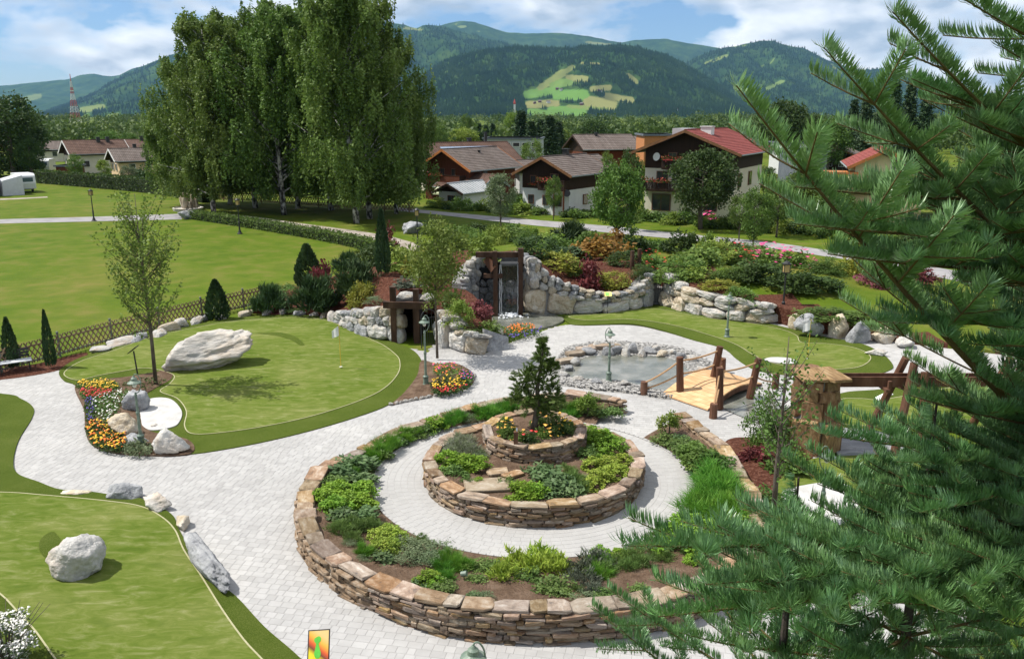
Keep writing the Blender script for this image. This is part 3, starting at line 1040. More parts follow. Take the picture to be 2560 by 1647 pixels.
M_granite_g = mk('grey_granite', [((0.15, 0.155, 0.165), .34), ((0.29, 0.295, 0.305), .47), ((0.38, 0.385, 0.39), .57), ((0.50, 0.50, 0.50), .69)], scale=2.2, detail=13, rough=0.88, rnd=0.10, bump=(4, 1.0, 0.14), nrough=0.76, distort=.5)
M_granite_o = mk('ochre_granite', [((0.26, 0.20, 0.14), .34), ((0.46, 0.38, 0.27), .46), ((0.54, 0.48, 0.385), .56), ((0.62, 0.585, 0.52), .69)], scale=1.8, detail=13, rough=0.88, rnd=0.10, bump=(4, 1.0, 0.14), nrough=0.74, distort=.5)
M_mortar = mk('grey_wall_mortar', [(0.17, 0.165, 0.155), (0.26, 0.255, 0.245)], scale=6, rough=0.95, coord='world', bump=(20, .5, .02))


def slab_variant(seed, jit=.10):
    g = np.random.default_rng(seed)
    P = []
    cs = [(-.5, -.5), (.5, -.5), (.5, .5), (-.5, .5)]
    for i in range(4):
        c, d = np.array(cs[i]), np.array(cs[(i + 1) % 4])
        if g.random() < .45:                      # broken corner
            e = np.array(cs[i - 1])
            P += [c + (e - c) * g.uniform(.08, .28), c + (d - c) * g.uniform(.08, .28)]
        else:
            P.append(c * g.uniform(1 - jit, 1.02, 2))
        if g.random() < .4:
            P.append(c + (d - c) * g.uniform(.4, .6) + g.uniform(-jit, jit * .4, 2) * .5)
    P = np.array(P)
    n = len(P)
    V = np.concatenate([np.c_[P * kk * g.uniform(.97, 1.02, (n, 1)), np.full(n, zz) + g.uniform(-.10, .10, n)] for zz, kk in zip([-.5, -.30, .34, .5], [.93, 1.0, .99, .93])])
    j = np.arange(n)
    j2 = (j + 1) % n
    Fs = [np.stack([i * n + j, i * n + j2, (i + 1) * n + j2, (i + 1) * n + j], -1) for i in range(3)]
    Fs += [(j + 3 * n).reshape(1, -1), j[::-1].reshape(1, -1)]
    return V, Fs


SLABV = [slab_variant(100 + i) for i in range(12)]
SLABM = [mesh_np('stone', [(v, f)], M_slab) for v, f in SLABV]


def rotm(rx, ry, rz):
    return np.array((Matrix.Rotation(rz, 3, 'Z') @ Matrix.Rotation(ry, 3, 'Y') @ Matrix.Rotation(rx, 3, 'X')))


def pieces(parent, lst, variants, meshes, mat_joined, name='stone', limit=300, joined='small_stones'):
    """lst: (loc, rot xyz, scale xyz, score). Lowest scores become parts of their own; the rest one joined part."""
    lst = sorted(lst, key=lambda q: q[3])
    for k, (loc, rot, sc, _) in enumerate(lst[:limit]):
        link(name, meshes[k % len(meshes)], parent, loc, rot, sc)
    rest = lst[limit:]
    if rest:
        gs = []
        for k, (loc, rot, sc, _) in enumerate(rest):
            v, f = variants[k % len(variants)]
            gs.append(((v * np.array(sc)) @ rotm(*rot).T + np.array(loc), f))
        struct(obj(joined, gs, mat_joined, parent), 'stuff')


def path_frames(P, closed):
    P = np.array(P, float)
    seg = np.diff(np.r_[P, P[:1]] if closed else P, axis=0)
    L = np.r_[0, np.cumsum(np.linalg.norm(seg, axis=1))]
    Pc = np.r_[P, P[:1]] if closed else P

    def f(s):
        s = s % L[-1] if closed else min(max(s, 0), L[-1])
        i = min(np.searchsorted(L, s, 'right') - 1, len(seg) - 1)
        t = (s - L[i]) / (L[i + 1] - L[i] + 1e-9)
        p = Pc[i] * (1 - t) + Pc[i + 1] * t
        d = seg[i] / (np.linalg.norm(seg[i]) + 1e-9)
        return p, d
    return f, L[-1]


def dry_wall(parent, P, hfun, z0, thick, closed=False, out=1, cap=(0.34, 0.92), inner_face=True, limit=300, course=(0.036, 0.092)):
    """out=+1: outer side lies to the right of the path direction"""
    f, L = path_frames(P, closed)
    lst = []
    g = np.random.default_rng(int(L * 100))
    for side in ([1, -1] if inner_face else [1]):
        z = 0.0
        while z < 0.9:
            ch = g.uniform(*course)
            s = g.uniform(0, 0.2)
            while s < L:
                ln = g.uniform(0.13, 0.56)
                p, d = f(s + ln / 2)
                nrm = np.array([d[1], -d[0]]) * out * side
                hh = hfun(s + ln / 2, p)
                if z + ch * 0.6 < hh - 0.07:
                    dep = 0.22
                    c = p + nrm * (thick / 2 - dep / 2 + g.uniform(-0.06, 0.05))
                    facing = nrm @ (np.array([0, 0.0]) - c) > 0
                    dist = np.hypot(*c)
                    score = dist + (0 if facing else 60) + (0 if side == 1 else 4)
                    lst.append(((c[0], c[1], z0 + z + ch / 2), (g.uniform(-.09, .09), g.uniform(-.10, .10), math.atan2(d[1], d[0]) + g.uniform(-.12, .12)), (ln * 1.02, dep, ch * g.uniform(0.92, 1.12)), score))
                s += ln
            z += ch
    # cap stones
    s = 0.0
    while s < L - 0.1:
        ln = min(g.uniform(*cap), L - s)
        p, d = f(s + ln / 2)
        hh = hfun(s + ln / 2, p)
        c = p + np.array([d[1], -d[0]]) * out * 0.02
        lst.append(((c[0], c[1], z0 + hh - 0.02 + g.uniform(-.02, .02)), (g.uniform(-.10, .10), g.uniform(-.07, .07), math.atan2(d[1], d[0]) + g.uniform(-.12, .12)), (ln * 1.04, thick * g.uniform(0.85, 1.15), g.uniform(0.05, 0.085)), np.hypot(*c) - 30))
        s += ln
    pieces(parent, lst, SLABV, SLABM, M_slab_w, limit=limit)
    # mortar core
    ss = np.linspace(0, L, int(L / 0.25) + 2)
    gs = []
    A, B, T = [], [], []
    for s in ss:
        p, d = f(s if not closed else s % L)
        nrm = np.array([d[1], -d[0]])
        A.append(p + nrm * (thick / 2 - 0.09))
        B.append(p - nrm * (thick / 2 - 0.09))
        T.append(z0 + hfun(s, p) - 0.06)
    A, B, T = np.array(A), np.array(B), np.array(T)
    k = len(ss)
    V = np.concatenate([np.c_[A, np.full(k, z0)], np.c_[A, T], np.c_[B, T], np.c_[B, np.full(k, z0)]])
    j = np.arange(k - 1)
    Fs = [np.stack([a * k + j, a * k + j + 1, b * k + j + 1, b * k + j], -1) for a, b in ((0, 1), (1, 2), (2, 3))]
    Fs += [np.array([[0, k, 2 * k, 3 * k]]), np.array([[k - 1, 4 * k - 1, 3 * k - 1, 2 * k - 1]])]
    obj('mortar_core', [(V, Fs)], M_core, parent)


HP = np.array([(5.58, 26.05, .45), (6.25, 21.2, .52), (5.6, 17.3, .66), (.6, 14.35, .72), (-4.5, 17.15, .66), (-5.4, 20.6, .5), (-4.4, 23.4, .30), (-3.2, 25.3, .30), (.2, 27.6, .40), (3.7, 27.2, .5)])


def outer_h(s, p):
    d = np.hypot(HP[:, 0] - p[0], HP[:, 1] - p[1]) + 0.05
    w_ = 1 / d ** 3
    return float((w_ * HP[:, 2]).sum() / w_.sum())


outer = thing('stone_planter', 'large round dry-stone planter wall of rust brown slabs around the ring path', 'planter', (0, 0, 0))
dry_wall(outer, WALLC, outer_h, 0.0, 0.46, out=1, limit=300)
circ = lambda c, r, n=64: np.c_[c[0] + r * np.cos(-np.arange(n) * 2 * PI / n), c[1] + r * np.sin(-np.arange(n) * 2 * PI / n)]
inner = thing('stone_planter', 'middle round dry-stone planter inside the ring path, waist high brown slabs', 'planter', (0, 0, 0))
dry_wall(inner, circ(RING_C, 2.9), lambda s, p: 0.62, 0.0, 0.40, closed=True, out=-1, limit=290)
TIER_C = np.array([0.66, 23.15])
tier = thing('stone_planter', 'small topmost dry-stone planter ring that holds the pine', 'planter', (0, 0, 0))
dry_wall(tier, circ(TIER_C, 1.36), lambda s, p: 0.52, 0.5, 0.32, closed=True, out=-1, limit=200)

# soil fills
th = np.linspace(R(62), R(360 + 39), 120)


def wall_r(t):
    d = np.array([math.cos(t), math.sin(t)])
    q = WALLC - RING_C
    an = np.arctan2(q[:, 1], q[:, 0])
    k = np.argmin(np.abs((an - t + PI) % (2 * PI) - PI))
    return np.linalg.norm(q[k])


rows_, nr = [], 10
for k in range(nr):
    t = k / (nr - 1)
    row = []
    for a in th:
        rw = wall_r(a) - 0.08
        r_ = 4.58 + (rw - 4.58) * t
        p = RING_C + r_ * np.array([math.cos(a), math.sin(a)])
        hw = outer_h(0, RING_C + rw * np.array([math.cos(a), math.sin(a)])) - 0.13
        z = 0.05 + (hw - 0.05) * t ** 0.8 + 0.03 * mnoise.noise(Vector((p[0] * 2, p[1] * 2, 0)))
        row.append((p[0], p[1], z))
    rows_.append(row)
SOILV = np.array(rows_)
na = len(th)
i0 = (np.arange(nr - 1)[:, None] * na + np.arange(na - 1)).ravel()
so_ = obj('planter_soil', [(SOILV.reshape(-1, 3), np.stack([i0, i0 + na, i0 + na + 1, i0 + 1], -1))], M_soil, outer)


def soil_disc(parent, c, r, z):
    rr = np.linspace(0.02, r, 10)
    V = []
    for q in rr:
        for a in np.arange(40) * PI / 20:
            x, y = c[0] + q * math.cos(a), c[1] + q * math.sin(a)
            V.append((x, y, z + 0.04 * mnoise.noise(Vector((x * 2, y * 2, 1)))))
    i0 = np.arange(9)[:, None] * 40
    j = np.arange(40)
    F = np.stack([i0 + j, i0 + 40 + j, i0 + 40 + (j + 1) % 40, i0 + (j + 1) % 40], -1).reshape(-1, 4)
    obj('planter_soil', [(np.array(V), F), (np.array(V[:40]), [np.arange(40)])], M_soil, parent)


soil_disc(inner, RING_C, 2.85, 0.53)
soil_disc(tier, TIER_C, 1.3, 0.97)


def outer_soil(p):
    d = np.hypot(SOILV[..., 0] - p[0], SOILV[..., 1] - p[1])
    return float(SOILV[..., 2].ravel()[d.argmin()])


# stepping stones on the middle tier
for i, (u, v, lx, ly, rz) in enumerate([(1140, 1133, 1.25, .8, .1), (1165, 1102, .6, .42, .2), (1200, 1108, .6, .35, .6)]):
    p = at(u, v, 0.58)
    o = link('stepping_stone', SLABM[(i * 3) % 12], None, (p[0], p[1], 0.575), (0, 0, rz), (lx, ly, 0.07))
    tag(o, ['broad ochre stepping slab lying in the middle planter', 'smaller stepping slab just below the pine planter wall', 'tilted narrow stepping slab beside the broad one'][i], 'stone')

# ---- boulders
ROCKV = {s: rock(40 + s, 3, 12, 0.035, 0.52, 0.86) for s in range(12)}
ROCKM = {}
for s, (v, f) in ROCKV.items():
    for nm, m in (('p', M_granite), ('g', M_granite_g), ('o', M_granite_o)):
        ROCKM[(s, nm)] = mesh_np('boulder', [(v, f)], m, smooth=True)


def boulder(u, v, w_, d_, h_, label, seed, mat='p', rz=0.0, sub=4, z=0.0, tilt=(0, 0), planes=12, sink=0.18, rough=.10, dm=(.52, .88)):
    """base centre surveyed at u,v"""
    p = at(u, v, z)
    V, F = rock(seed, sub, planes, rough, *dm)
    V = V / np.abs(V).max(0)
    V = V * np.array([w_ / 2, d_ / 2, h_ / 2])
    V[:, 2] += h_ / 2 - sink * h_
    m = {'p': M_granite, 'g': M_granite_g, 'o': M_granite_o}[mat]
    if max(w_, h_) > .9:
        for q in range(len(V)):
            V[q] *= 1 + .05 * mnoise.fractal(Vector(V[q]) * 2.6 + Vector((seed, 0, 0)), .8, 2.2, 6)
    o = obj('boulder', [(V, F)], m, smooth=True, loc=(p[0], p[1], z), rot=(tilt[0], tilt[1], rz))
    return tag(o, label, 'boulder')


# the long layered boulder on the green
def long_boulder():
    M = mk('layered_gneiss', [(0.235, 0.215, 0.195), (0.46, 0.43, 0.385), (0.62, 0.595, 0.56)], scale=1.2, detail=11, rough=0.85, bump=(3.2, 1.0, 0.10), stretch=(0.55, 1.2, 3.6), nrough=0.72, distort=0.8,
           cols2=[(0.38, 0.38, 0.39), (0.56, 0.52, 0.46), (0.50, 0.37, 0.23)], scale2=0.8, mixf=0.4)
    V, F = rock(311, 5, 11, 0.10, 0.55, 0.9)
    V = V / np.abs(V).max(0)
    x = V[:, 0].copy()
    V[:, 0] = np.sign(x) * np.abs(x) ** .8
    x = V[:, 0].copy()
    V = V * np.array([2.0, 0.95, 0.80]) * np.c_[np.ones(len(V)), np.ones(len(V)), 1.12 - .34 * x]
    # narrow undercut foot at the near end, beak rising at the far end
    under = np.clip(-V[:, 2], 0, 1)
    V[:, 0] *= 1 - 0.16 * under
    V[:, 2] += 0.42 * x + 0.10 * x ** 2
    V[:, 2] = np.maximum(V[:, 2], -0.62 + np.clip(x, 0, 1) * 0.95)
    for q in range(len(V)):
        w3 = Vector((V[q, 0] * .9, V[q, 1] * 1.6, (V[q, 2] - .22 * V[q, 0]) * 5.5))
        nz_ = mnoise.fractal(w3, .9, 2.1, 6)
        nrm_ = V[q] / (np.linalg.norm(V[q]) + 1e-6)
        V[q] += nrm_ * .075 * nz_
    a, b = at(405, 878), at(592, 842)
    c = (a + b) / 2
    o = obj('boulder', [(V, F)], M, smooth=True, loc=(c[0], c[1] + 0.15, 0.60), rot=(0, 0, math.atan2(*(b - a)[::-1]) * 0.85))
    tag(o, 'long layered pale boulder lying aslant on the upper putting green', 'boulder')


long_boulder()
boulder(186, 1340, 1.27, 1.1, 1.12, 'round grey and cream boulder alone on the lower putting green', 512, 'p', 0.3, 5, planes=34, rough=.06, dm=(.88, 1.02))
boulder(174, 1157, 0.95, .4, .22, 'low flat cream stone where the lower green meets the paving', 513, 'o', 0.05)
boulder(287, 1167, 1.05, .6, .55, 'pointed grey stone on the edge of the lower green', 514, 'g', 0.1, planes=9)
boulder(368, 1190, .85, .6, .52, 'pale rounded stone beside the pointed grey one at the green edge', 515, 'p', -0.6)
boulder(428, 1232, .75, .35, .42, 'narrow cream stone standing at the head of the long grey edge rock', 516, 'o', -1.1)
qa, qb = at(432, 1262), at(528, 1392)
boulder(480, 1330, float(np.linalg.norm(qb - qa)) + .2, .55, .66, 'long grey granite edge rock between lower green and paving', 517, 'g', math.atan2(*(qb - qa)[::-1]), 5, planes=24, dm=(.75, 1.0))
boulder(316, 962, 1.05, .7, 1.05, 'grey upright slab in the flower bed behind the sand', 518, 'g', 0.35, planes=10)
boulder(298, 1022, 1.15, .8, 1.05, 'ochre upright stone among the flowers beside the lamp post', 519, 'o', 0.2)
boulder(322, 1042, .75, .6, .55, 'small rounded grey stone at the foot of the lamp post in the flowers', 520, 'g', 0.2)
boulder(396, 1058, 1.35, .95, 1.0, 'large white angular stone at the lip of the sand bunker', 521, 'p', -0.1, planes=12)
boulder(362, 1000, .35, .3, .2, 'small pale stone on the sand bunker edge', 522, 'p')
boulder(2046, 832, .95, .45, .42, 'white jagged stone at the tip of the far green', 523, 'p', -0.5)


def face_stone(seed):
    """flat faced block: polygon outline in x,z with a rough rounded front towards -y"""
    g = np.random.default_rng(seed)
    n = int(g.integers(6, 9))
    th = (np.arange(n) + g.uniform(-.3, .3, n)) * 2 * PI / n + g.uniform(0, 1)
    sq = 1 / np.maximum(np.abs(np.cos(th)), np.abs(np.sin(th)))
    r_ = np.minimum(sq, 1.25) * g.uniform(.80, 1.02, n)
    P = np.c_[r_ * np.cos(th), r_ * np.sin(th)]
    m = 3 * n
    rings = []
    P3 = smooth_poly(P, 3)
    for y, k in ((.9, .95), (-.25, 1.0), (-.62, .93), (-.85, .72), (-.95, .36)):
        q = P3 * k
        nz = np.array([mnoise.fractal(Vector((a * 1.7 + seed, y * 2, b * 1.7)), .9, 2, 4) for a, b in q])
        rings.append(np.c_[q[:, 0], np.full(len(q), y) + nz * .16 * (1 if y < 0 else 0), q[:, 1]])
    rings.append(np.array([[0, -.97 + g.uniform(-.06, .06), 0]]))
    V = np.concatenate(rings)
    j = np.arange(m)
    j2 = (j + 1) % m
    Fs = [np.stack([i * m + j, i * m + j2, (i + 1) * m + j2, (i + 1) * m + j], -1)[:, ::1] for i in range(4)]
    Fs.append(np.stack([4 * m + j, 4 * m + j2, np.full(m, 5 * m)], -1))
    return V, Fs


FACEM = {}
for s in range(12):
    v, f = face_stone(70 + s)
    for nm, m in (('p', M_granite), ('g', M_granite_g), ('o', M_granite_o)):
        FACEM[(s, nm)] = mesh_np('wall_stone', [(v, f)], m)


# ---- mortared boulder walls: stones packed in courses along a line
def rubble_wall(parent, P, top, zbase, courses, thick=0.5, seed=1, mats='pppgo', limit=160, lean=0.12, depth=0.7):
    f, L = path_frames(P, False)
    g = np.random.default_rng(seed)
    for ci, (hmin, hmax, lmin, lmax) in enumerate(courses):
        s = g.uniform(-0.1, 0.1)
        while s < L:
            ln = g.uniform(lmin, lmax)
            p, d = f(s + ln / 2)
            T = top(s + ln / 2)
            z0, z1 = T * hmin, T * hmax
            hh = (z1 - z0) * g.uniform(0.88, 1.2)
            if hh > 0.08:
                nb = np.array([-d[1], d[0]])
                zc = (z0 + z1) / 2 + g.uniform(-.04, .04)
                c = p + nb * (lean * zc + g.uniform(-.05, .05))
                k = (int(g.integers(0, 12)), mats[int(g.integers(0, len(mats)))])
                link('wall_stone', FACEM[k], parent, (c[0] + nb[0] * .08, c[1] + nb[1] * .08, zbase(s) + zc), (-lean + g.uniform(-.12, .12), g.uniform(-.22, .22), math.atan2(d[1], d[0]) + g.uniform(-.14, .14)),
                     (ln * 0.54, depth * 0.42 * g.uniform(.75, 1.15), hh * 0.56))
            s += ln * 0.96
    ss = np.linspace(0, L, int(L / 0.3) + 2)
    fr, bk, tz, bz = [], [], [], []
    for s in ss:
        p, d = f(s)
        nb = np.array([-d[1], d[0]])
        fr.append(p + nb * 0.12)
        bk.append(p + nb * (thick + 0.3))
        tz.append(zbase(s) + max(0.05, top(s) * 0.93))
        bz.append(zbase(s) - 0.05)
    fr, bk, tz, bz = map(np.array, (fr, bk, tz, bz))
    k = len(ss)
    le = np.array([lean])
    V = np.concatenate([np.c_[fr, bz], np.c_[fr + (bk - fr) / np.linalg.norm(bk - fr, axis=1)[:, None] * (lean * tz)[:, None], tz], np.c_[bk, tz], np.c_[bk, bz]])
    j = np.arange(k - 1)
    Fs = [np.stack([a * k + j, a * k + j + 1, b * k + j + 1, b * k + j], -1) for a, b in ((0, 1), (1, 2), (2, 3))]
    Fs += [np.array([[0, k, 2 * k, 3 * k]]), np.array([[k - 1, 4 * k - 1, 3 * k - 1, 2 * k - 1]])]
    obj('mortar', [(V, Fs)], M_mortar, parent)


def line(pts, z=0.0, n=5):
    return smooth_poly([at(u, v, z) for u, v in pts], n, False)


def prof(pts):
    a = np.array(pts, float)
    return lambda s: float(np.interp(s, a[:, 0], a[:, 1]))


zero = lambda s: 0.0
# wall left of the tunnel door, rising towards it
WL1 = line([(775, 752), (815, 775), (860, 792), (925, 800)])
_, L1 = path_frames(WL1, False)
w1 = thing('boulder_wall', 'pale boulder wall rising to the dark timber tunnel door', 'wall')
rubble_wall(w1, WL1, prof([(0, .45), (L1 * .3, .85), (L1 * .6, 1.25), (L1, 1.75)]), zero, [(0, .48, .7, 1.2), (.42, .72, .4, .75), (.68, 1.0, .32, .6)], seed=3, depth=.8)
# big slabs between the door and the waterfall pool
w2 = thing('boulder_wall', 'low wall of huge cream slabs between the tunnel door and the waterfall pool', 'wall')
WL2 = line([(1018, 800), (1055, 815), (1095, 826), (1135, 827)])
_, L2 = path_frames(WL2, False)
rubble_wall(w2, WL2, prof([(0, 1.55), (L2 * .3, 1.45), (L2 * .55, .95), (L2, .8)]), zero, [(0, .85, .95, 1.25), (.75, 1.0, .35, .6)], seed=5, mats='opp', depth=.9)
p = at(1160, 820)
Vt = prism([(-.55, -.12), (.55, -.12), (.55, .12), (-.55, .12)], 0, 1, 0)
v_ = Vt[0].copy()
v_[:, 2] *= np.where(v_[:, 0] < 0, 1.0, .55)
v_[:, 0] += np.where(v_[:, 2] > .5, -.0, 0)
o = obj('upright_slab', [(v_, Vt[1])], M_granite_g, loc=(p[0], p[1] + .1, 0), rot=(-.12, 0, .35))
tag(o, 'flat grey triangular slab leaning at the end of the cream wall', 'slab')
# waterfall niche: two curved rubble horns
WF = at(1183, 742)                       # foot of the falling water
w3 = thing('rubble_wall', 'tall curved rubble stone horn on the near side of the waterfall niche', 'wall')
WL3 = np.array([[WF[0] - 2.0, WF[1] - 0.2], [WF[0] - 1.75, WF[1] + .4], [WF[0] - 1.25, WF[1] + .95], [WF[0] - .7, WF[1] + 1.2]])
rubble_wall(w3, smooth_poly(WL3, 5, False), prof([(0, 1.9), (.8, 2.7), (1.5, 3.1), (3, 3.1)]), zero, [(i / 9, (i + 1) / 9 + .02, .28, .5) for i in range(9)], seed=7, mats='gpg', lean=0.04, depth=.5)
w4 = thing('rubble_wall', 'long scalloped rubble wall sweeping down from the waterfall to the iron gate', 'wall')
WL4 = np.r_[[[WF[0] + .35, WF[1] + 1.25], [WF[0] + .85, WF[1] + 1.0], [WF[0] + 1.2, WF[1] + .3]], [at(1262, 738), at(1320, 737), at(1400, 735), at(1470, 729), at(1522, 716)]]
WL4 = smooth_poly(WL4, 5, False)
_, L4 = path_frames(WL4, False)
T4p = prof([(0, 3.1), (1.0, 3.0), (1.9, 2.55), (2.6, 2.0), (3.6, 1.55), (5.0, 1.12), (L4 * .78, 1.1), (L4 * .9, 1.3), (L4, 1.75)])
rubble_wall(w4, WL4, T4p, zero, [(0, .60, .9, 1.6), (.54, .74, .3, .65), (.70, .88, .28, .5), (.84, 1.02, .26, .5)], seed=9, mats='gppo', lean=0.06, depth=.6)
# wall beyond the gate
w5 = thing('boulder_wall', 'broad wall of white boulders running from the iron gate behind the far green', 'wall')
WL5 = line([(1545, 712), (1590, 730), (1640, 742), (1710, 753), (1775, 758), (1800, 757)])
_, L5 = path_frames(WL5, False)
rubble_wall(w5, WL5, prof([(0, 1.9), (1.0, 1.55), (3.0, 1.35), (5, 1.2), (L5, 1.0)]), zero, [(0, .50, .75, 1.45), (.45, .76, .6, 1.25), (.70, 1.02, .55, 1.15)], seed=13, mats='pppo', depth=.85)
for i, (u, v, w_, h_, lab, m) in enumerate([(1897, 786, 1.75, 1.35, 'broad grey boulder behind the gold flag', 'g'), (1962, 790, 1.0, 1.45, 'tall ochre boulder between two grey ones', 'o'), (2008, 800, 1.25, 1.3, 'grey ridged boulder next to the white path end', 'g'),
                                          (2062, 800, 1.2, 1.0, 'cream boulder half hidden by fir twigs', 'o'), (1858, 772, .35, 1.0, 'thin upright cream stone near the black lamp post', 'o'), (2120, 812, 1.1, .8, 'pale boulder deepest behind the fir twigs', 'p'),
                                          (1935, 768, .6, .5, 'small white stone wedged above the boulders', 'p')]):
    boulder(u, v, w_, .9, h_, lab, 600 + i, m, 0.1 * i, 4, planes=15)
# edging stones along the rear rim of the upper green
EDG = [(235, 822, 1.1, .3), (285, 806, 1.5, .35), (325, 797, 1.2, .42), (375, 788, 1.0, .4), (395, 775, 1.0, .55), (425, 766, .9, .5), (460, 757, .9, .4), (482, 748, .7, .45), (520, 748, .6, .3), (575, 738, .9, .38), (625, 736, .8, .36), (660, 737, .7, .42), (700, 741, .85, .42), (735, 743, .6, .32), (757, 748, .7, .55), (780, 757, .85, .75)]
bl = []
for i, (u, v, w_, h_) in enumerate(EDG):
    p = at(u, v)
    o = link('edging_boulder', ROCKM[(i % 12, 'ppgpo'[i % 5])], None, (p[0], p[1], h_ * .3), (0.1 * (i % 3), 0, 0.55 + .4 * (i % 4)), (w_ * .58, w_ * .34, h_ * .62))
    bl.append(o)
label_row(bl, 'pale edging stone along the rear rim of the upper green', 'stone', 'edging stones behind the upper green')

# pebble edging of the flower bed by the path: small white cobbles
peb = thing('cobble_edging', 'row of small white cobbles edging the flower bed by the tunnel', 'edging', (0, 0, 0))
EP = line([(914, 948), (950, 941), (1000, 931), (1050, 920), (1085, 908), (1105, 890), (1110, 878)])
f, L = path_frames(EP, False)
s = 0
k = 0
while s < L:
    ln = rng.uniform(.14, .24)
    p, d = f(s)
    link('cobble', ROCKM[(k % 12, 'p')], peb, (p[0], p[1], .06), (0, 0, math.atan2(d[1], d[0])), (ln * .58, .085, .075))
    s += ln
    k += 1

# pond edging stones
pe = thing('pond_edging', 'ring of grey and white rocks round the pond rim', 'edging')
PE = [(1375, 832, .9, .35, 'g'), (1395, 820, .55, .4, 'p'), (1420, 836, .5, .5, 'g'), (1440, 832, .6, .5, 'g'), (1462, 836, .5, .45, 'p'), (1480, 830, .55, .5, 'g'), (1500, 838, .6, .4, 'p'), (1520, 832, .6, .4, 'g'), (1545, 838, .7, .3, 'o'), (1570, 832, .6, .3, 'p'), (1590, 842, .55, .3, 'g'), (1618, 850, .6, .3, 'p'),
      (1330, 872, .5, .3, 'g'), (1345, 858, .6, .4, 'p'), (1318, 885, .5, .25, 'p'), (1350, 895, .5, .2, 'p'), (1395, 900, .6, .2, 'g'), (1460, 905, .5, .2, 'p'), (1510, 915, .5, .2, 'g'), (1640, 872, .5, .25, 'p'), (1535, 822, .5, .25, 'p'), (1470, 818, .5, .25, 'p'), (1430, 822, .45, .3, 'g')]
for i, (u, v, w_, h_, m) in enumerate(PE):
    p = at(u, v)
    link('rim_rock', ROCKM[(i % 12, m)], pe, (p[0], p[1], .10 + h_ * .25), (0, 0, i * 1.3), (w_ * .55, w_ * .4, h_ * .6))
gp = []
ico = rock(77, 1, 8, 0.0)
for k in range(2600):
    pass
cand = np.c_[rng.uniform(PONDG[:, 0].min(), PONDG[:, 0].max(), 9000), rng.uniform(PONDG[:, 1].min(), PONDG[:, 1].max(), 9000)]
cand = cand[inside(cand, PONDG) & ~inside(cand, WATER)][:3800]
n = len(cand)
sz = rng.uniform(.025, .075, n)
d3 = rng.uniform(.6, 1.3, (n, 1, 3)) * np.array([1, 1, .6])
Vp = ico[0][None] * sz[:, None, None] * d3 + np.c_[cand, np.full(n, .11)][:, None]
Fp = (np.arange(n)[:, None, None] * len(ico[0]) + ico[1]).reshape(-1, 3)
M_peb = mk('pond_pebbles', [(0.12, 0.118, 0.112), (0.27, 0.262, 0.25), (0.46, 0.445, 0.42)], scale=7, detail=2, rough=0.85, coord='world', nrough=0.4)
struct(obj('pebbles', [(Vp.reshape(-1, 3), Fp)], M_peb), 'stuff')
# slab lip over the stream mouth
pz = thing('stone_lip', 'curved row of schist slabs over the dark water inlet of the pond', 'edging')
for i, (u, v) in enumerate([(1325, 838), (1345, 822), (1370, 812), (1400, 806), (1428, 805)]):
    p = at(u, v, .3)
    link('slab', SLABM[i], pz, (p[0], p[1], .22), (0, 0, .5 - .15 * i), (.85, .45, .16))

# ================================================================== BANK behind the walls
OB = lambda u, v, dy=0.4: at(u, v) + np.array([0, dy])
BANK = np.array([at(590, 733), at(690, 740) + [0, .3], OB(775, 750, .5), OB(820, 775, .5), OB(860, 792, .6), OB(918, 800, .7), OB(925, 800, 2.2), OB(1008, 800, 2.2), OB(1018, 800, .6), OB(1055, 815, .6), OB(1095, 826, .6), OB(1135, 827, .5), OB(1150, 800, .4),
                 WF + [-2.35, -.9], WF + [-2.25, .1], WF + [-2.0, .7], WF + [-1.5, 1.4], WF + [-.7, 1.8], WF + [.4, 1.8], WF + [1.2, 1.45], WF + [1.65, .7], OB(1290, 738, .6), OB(1320, 737, .55), OB(1400, 735, .55), OB(1470, 729, .55), OB(1515, 718, .7),
                 OB(1522, 716, 2.4), OB(1548, 712, 2.4), OB(1556, 714, .75), OB(1590, 730, .65), OB(1640, 742, .6), OB(1710, 753, .6), OB(1800, 757, .6), OB(1860, 772, .6), OB(1900, 786, .6), OB(1962, 792, .6), OB(2020, 800, .6), OB(2130, 812, .6), OB(2450, 850, .6),
                 at(2450, 705), at(2030, 622), at(1800, 588), at(1571, 563), at(1442, 550), at(1197, 527), at(1080, 520), at(1010, 560), at(960, 592), at(930, 600), at(860, 612), at(790, 634), at(720, 655), at(660, 680), at(605, 712)])
CP = []
for u, v, z in [(590, 733, .1), (690, 740, .25), (775, 750, .4), (820, 775, .8), (860, 792, 1.15), (918, 800, 1.65), (1018, 800, 1.4), (1055, 815, 1.3), (1095, 826, .9), (1135, 827, .6), (1320, 737, 1.25), (1400, 735, 1.0), (1470, 729, 1.05), (1515, 718, 1.5),
                (1556, 714, 1.5), (1590, 730, 1.4), (1640, 742, 1.25), (1710, 753, 1.1), (1800, 757, .9), (1860, 772, .8), (1962, 792, .8), (2060, 803, .4), (2130, 812, .15), (2450, 850, .05)]:
    p = at(u, v) + [0, .7]
    CP.append((p[0], p[1], z))
for u, v in [(2450, 705), (2240, 660), (2030, 622), (1800, 588), (1680, 575), (1571, 563), (1442, 550), (1320, 538), (1197, 527), (1080, 520), (1010, 560), (960, 592), (930, 600), (860, 612), (790, 634), (720, 655), (660, 680), (605, 712)]:
    p = at(u, v)
    CP.append((p[0], p[1], 0.0))
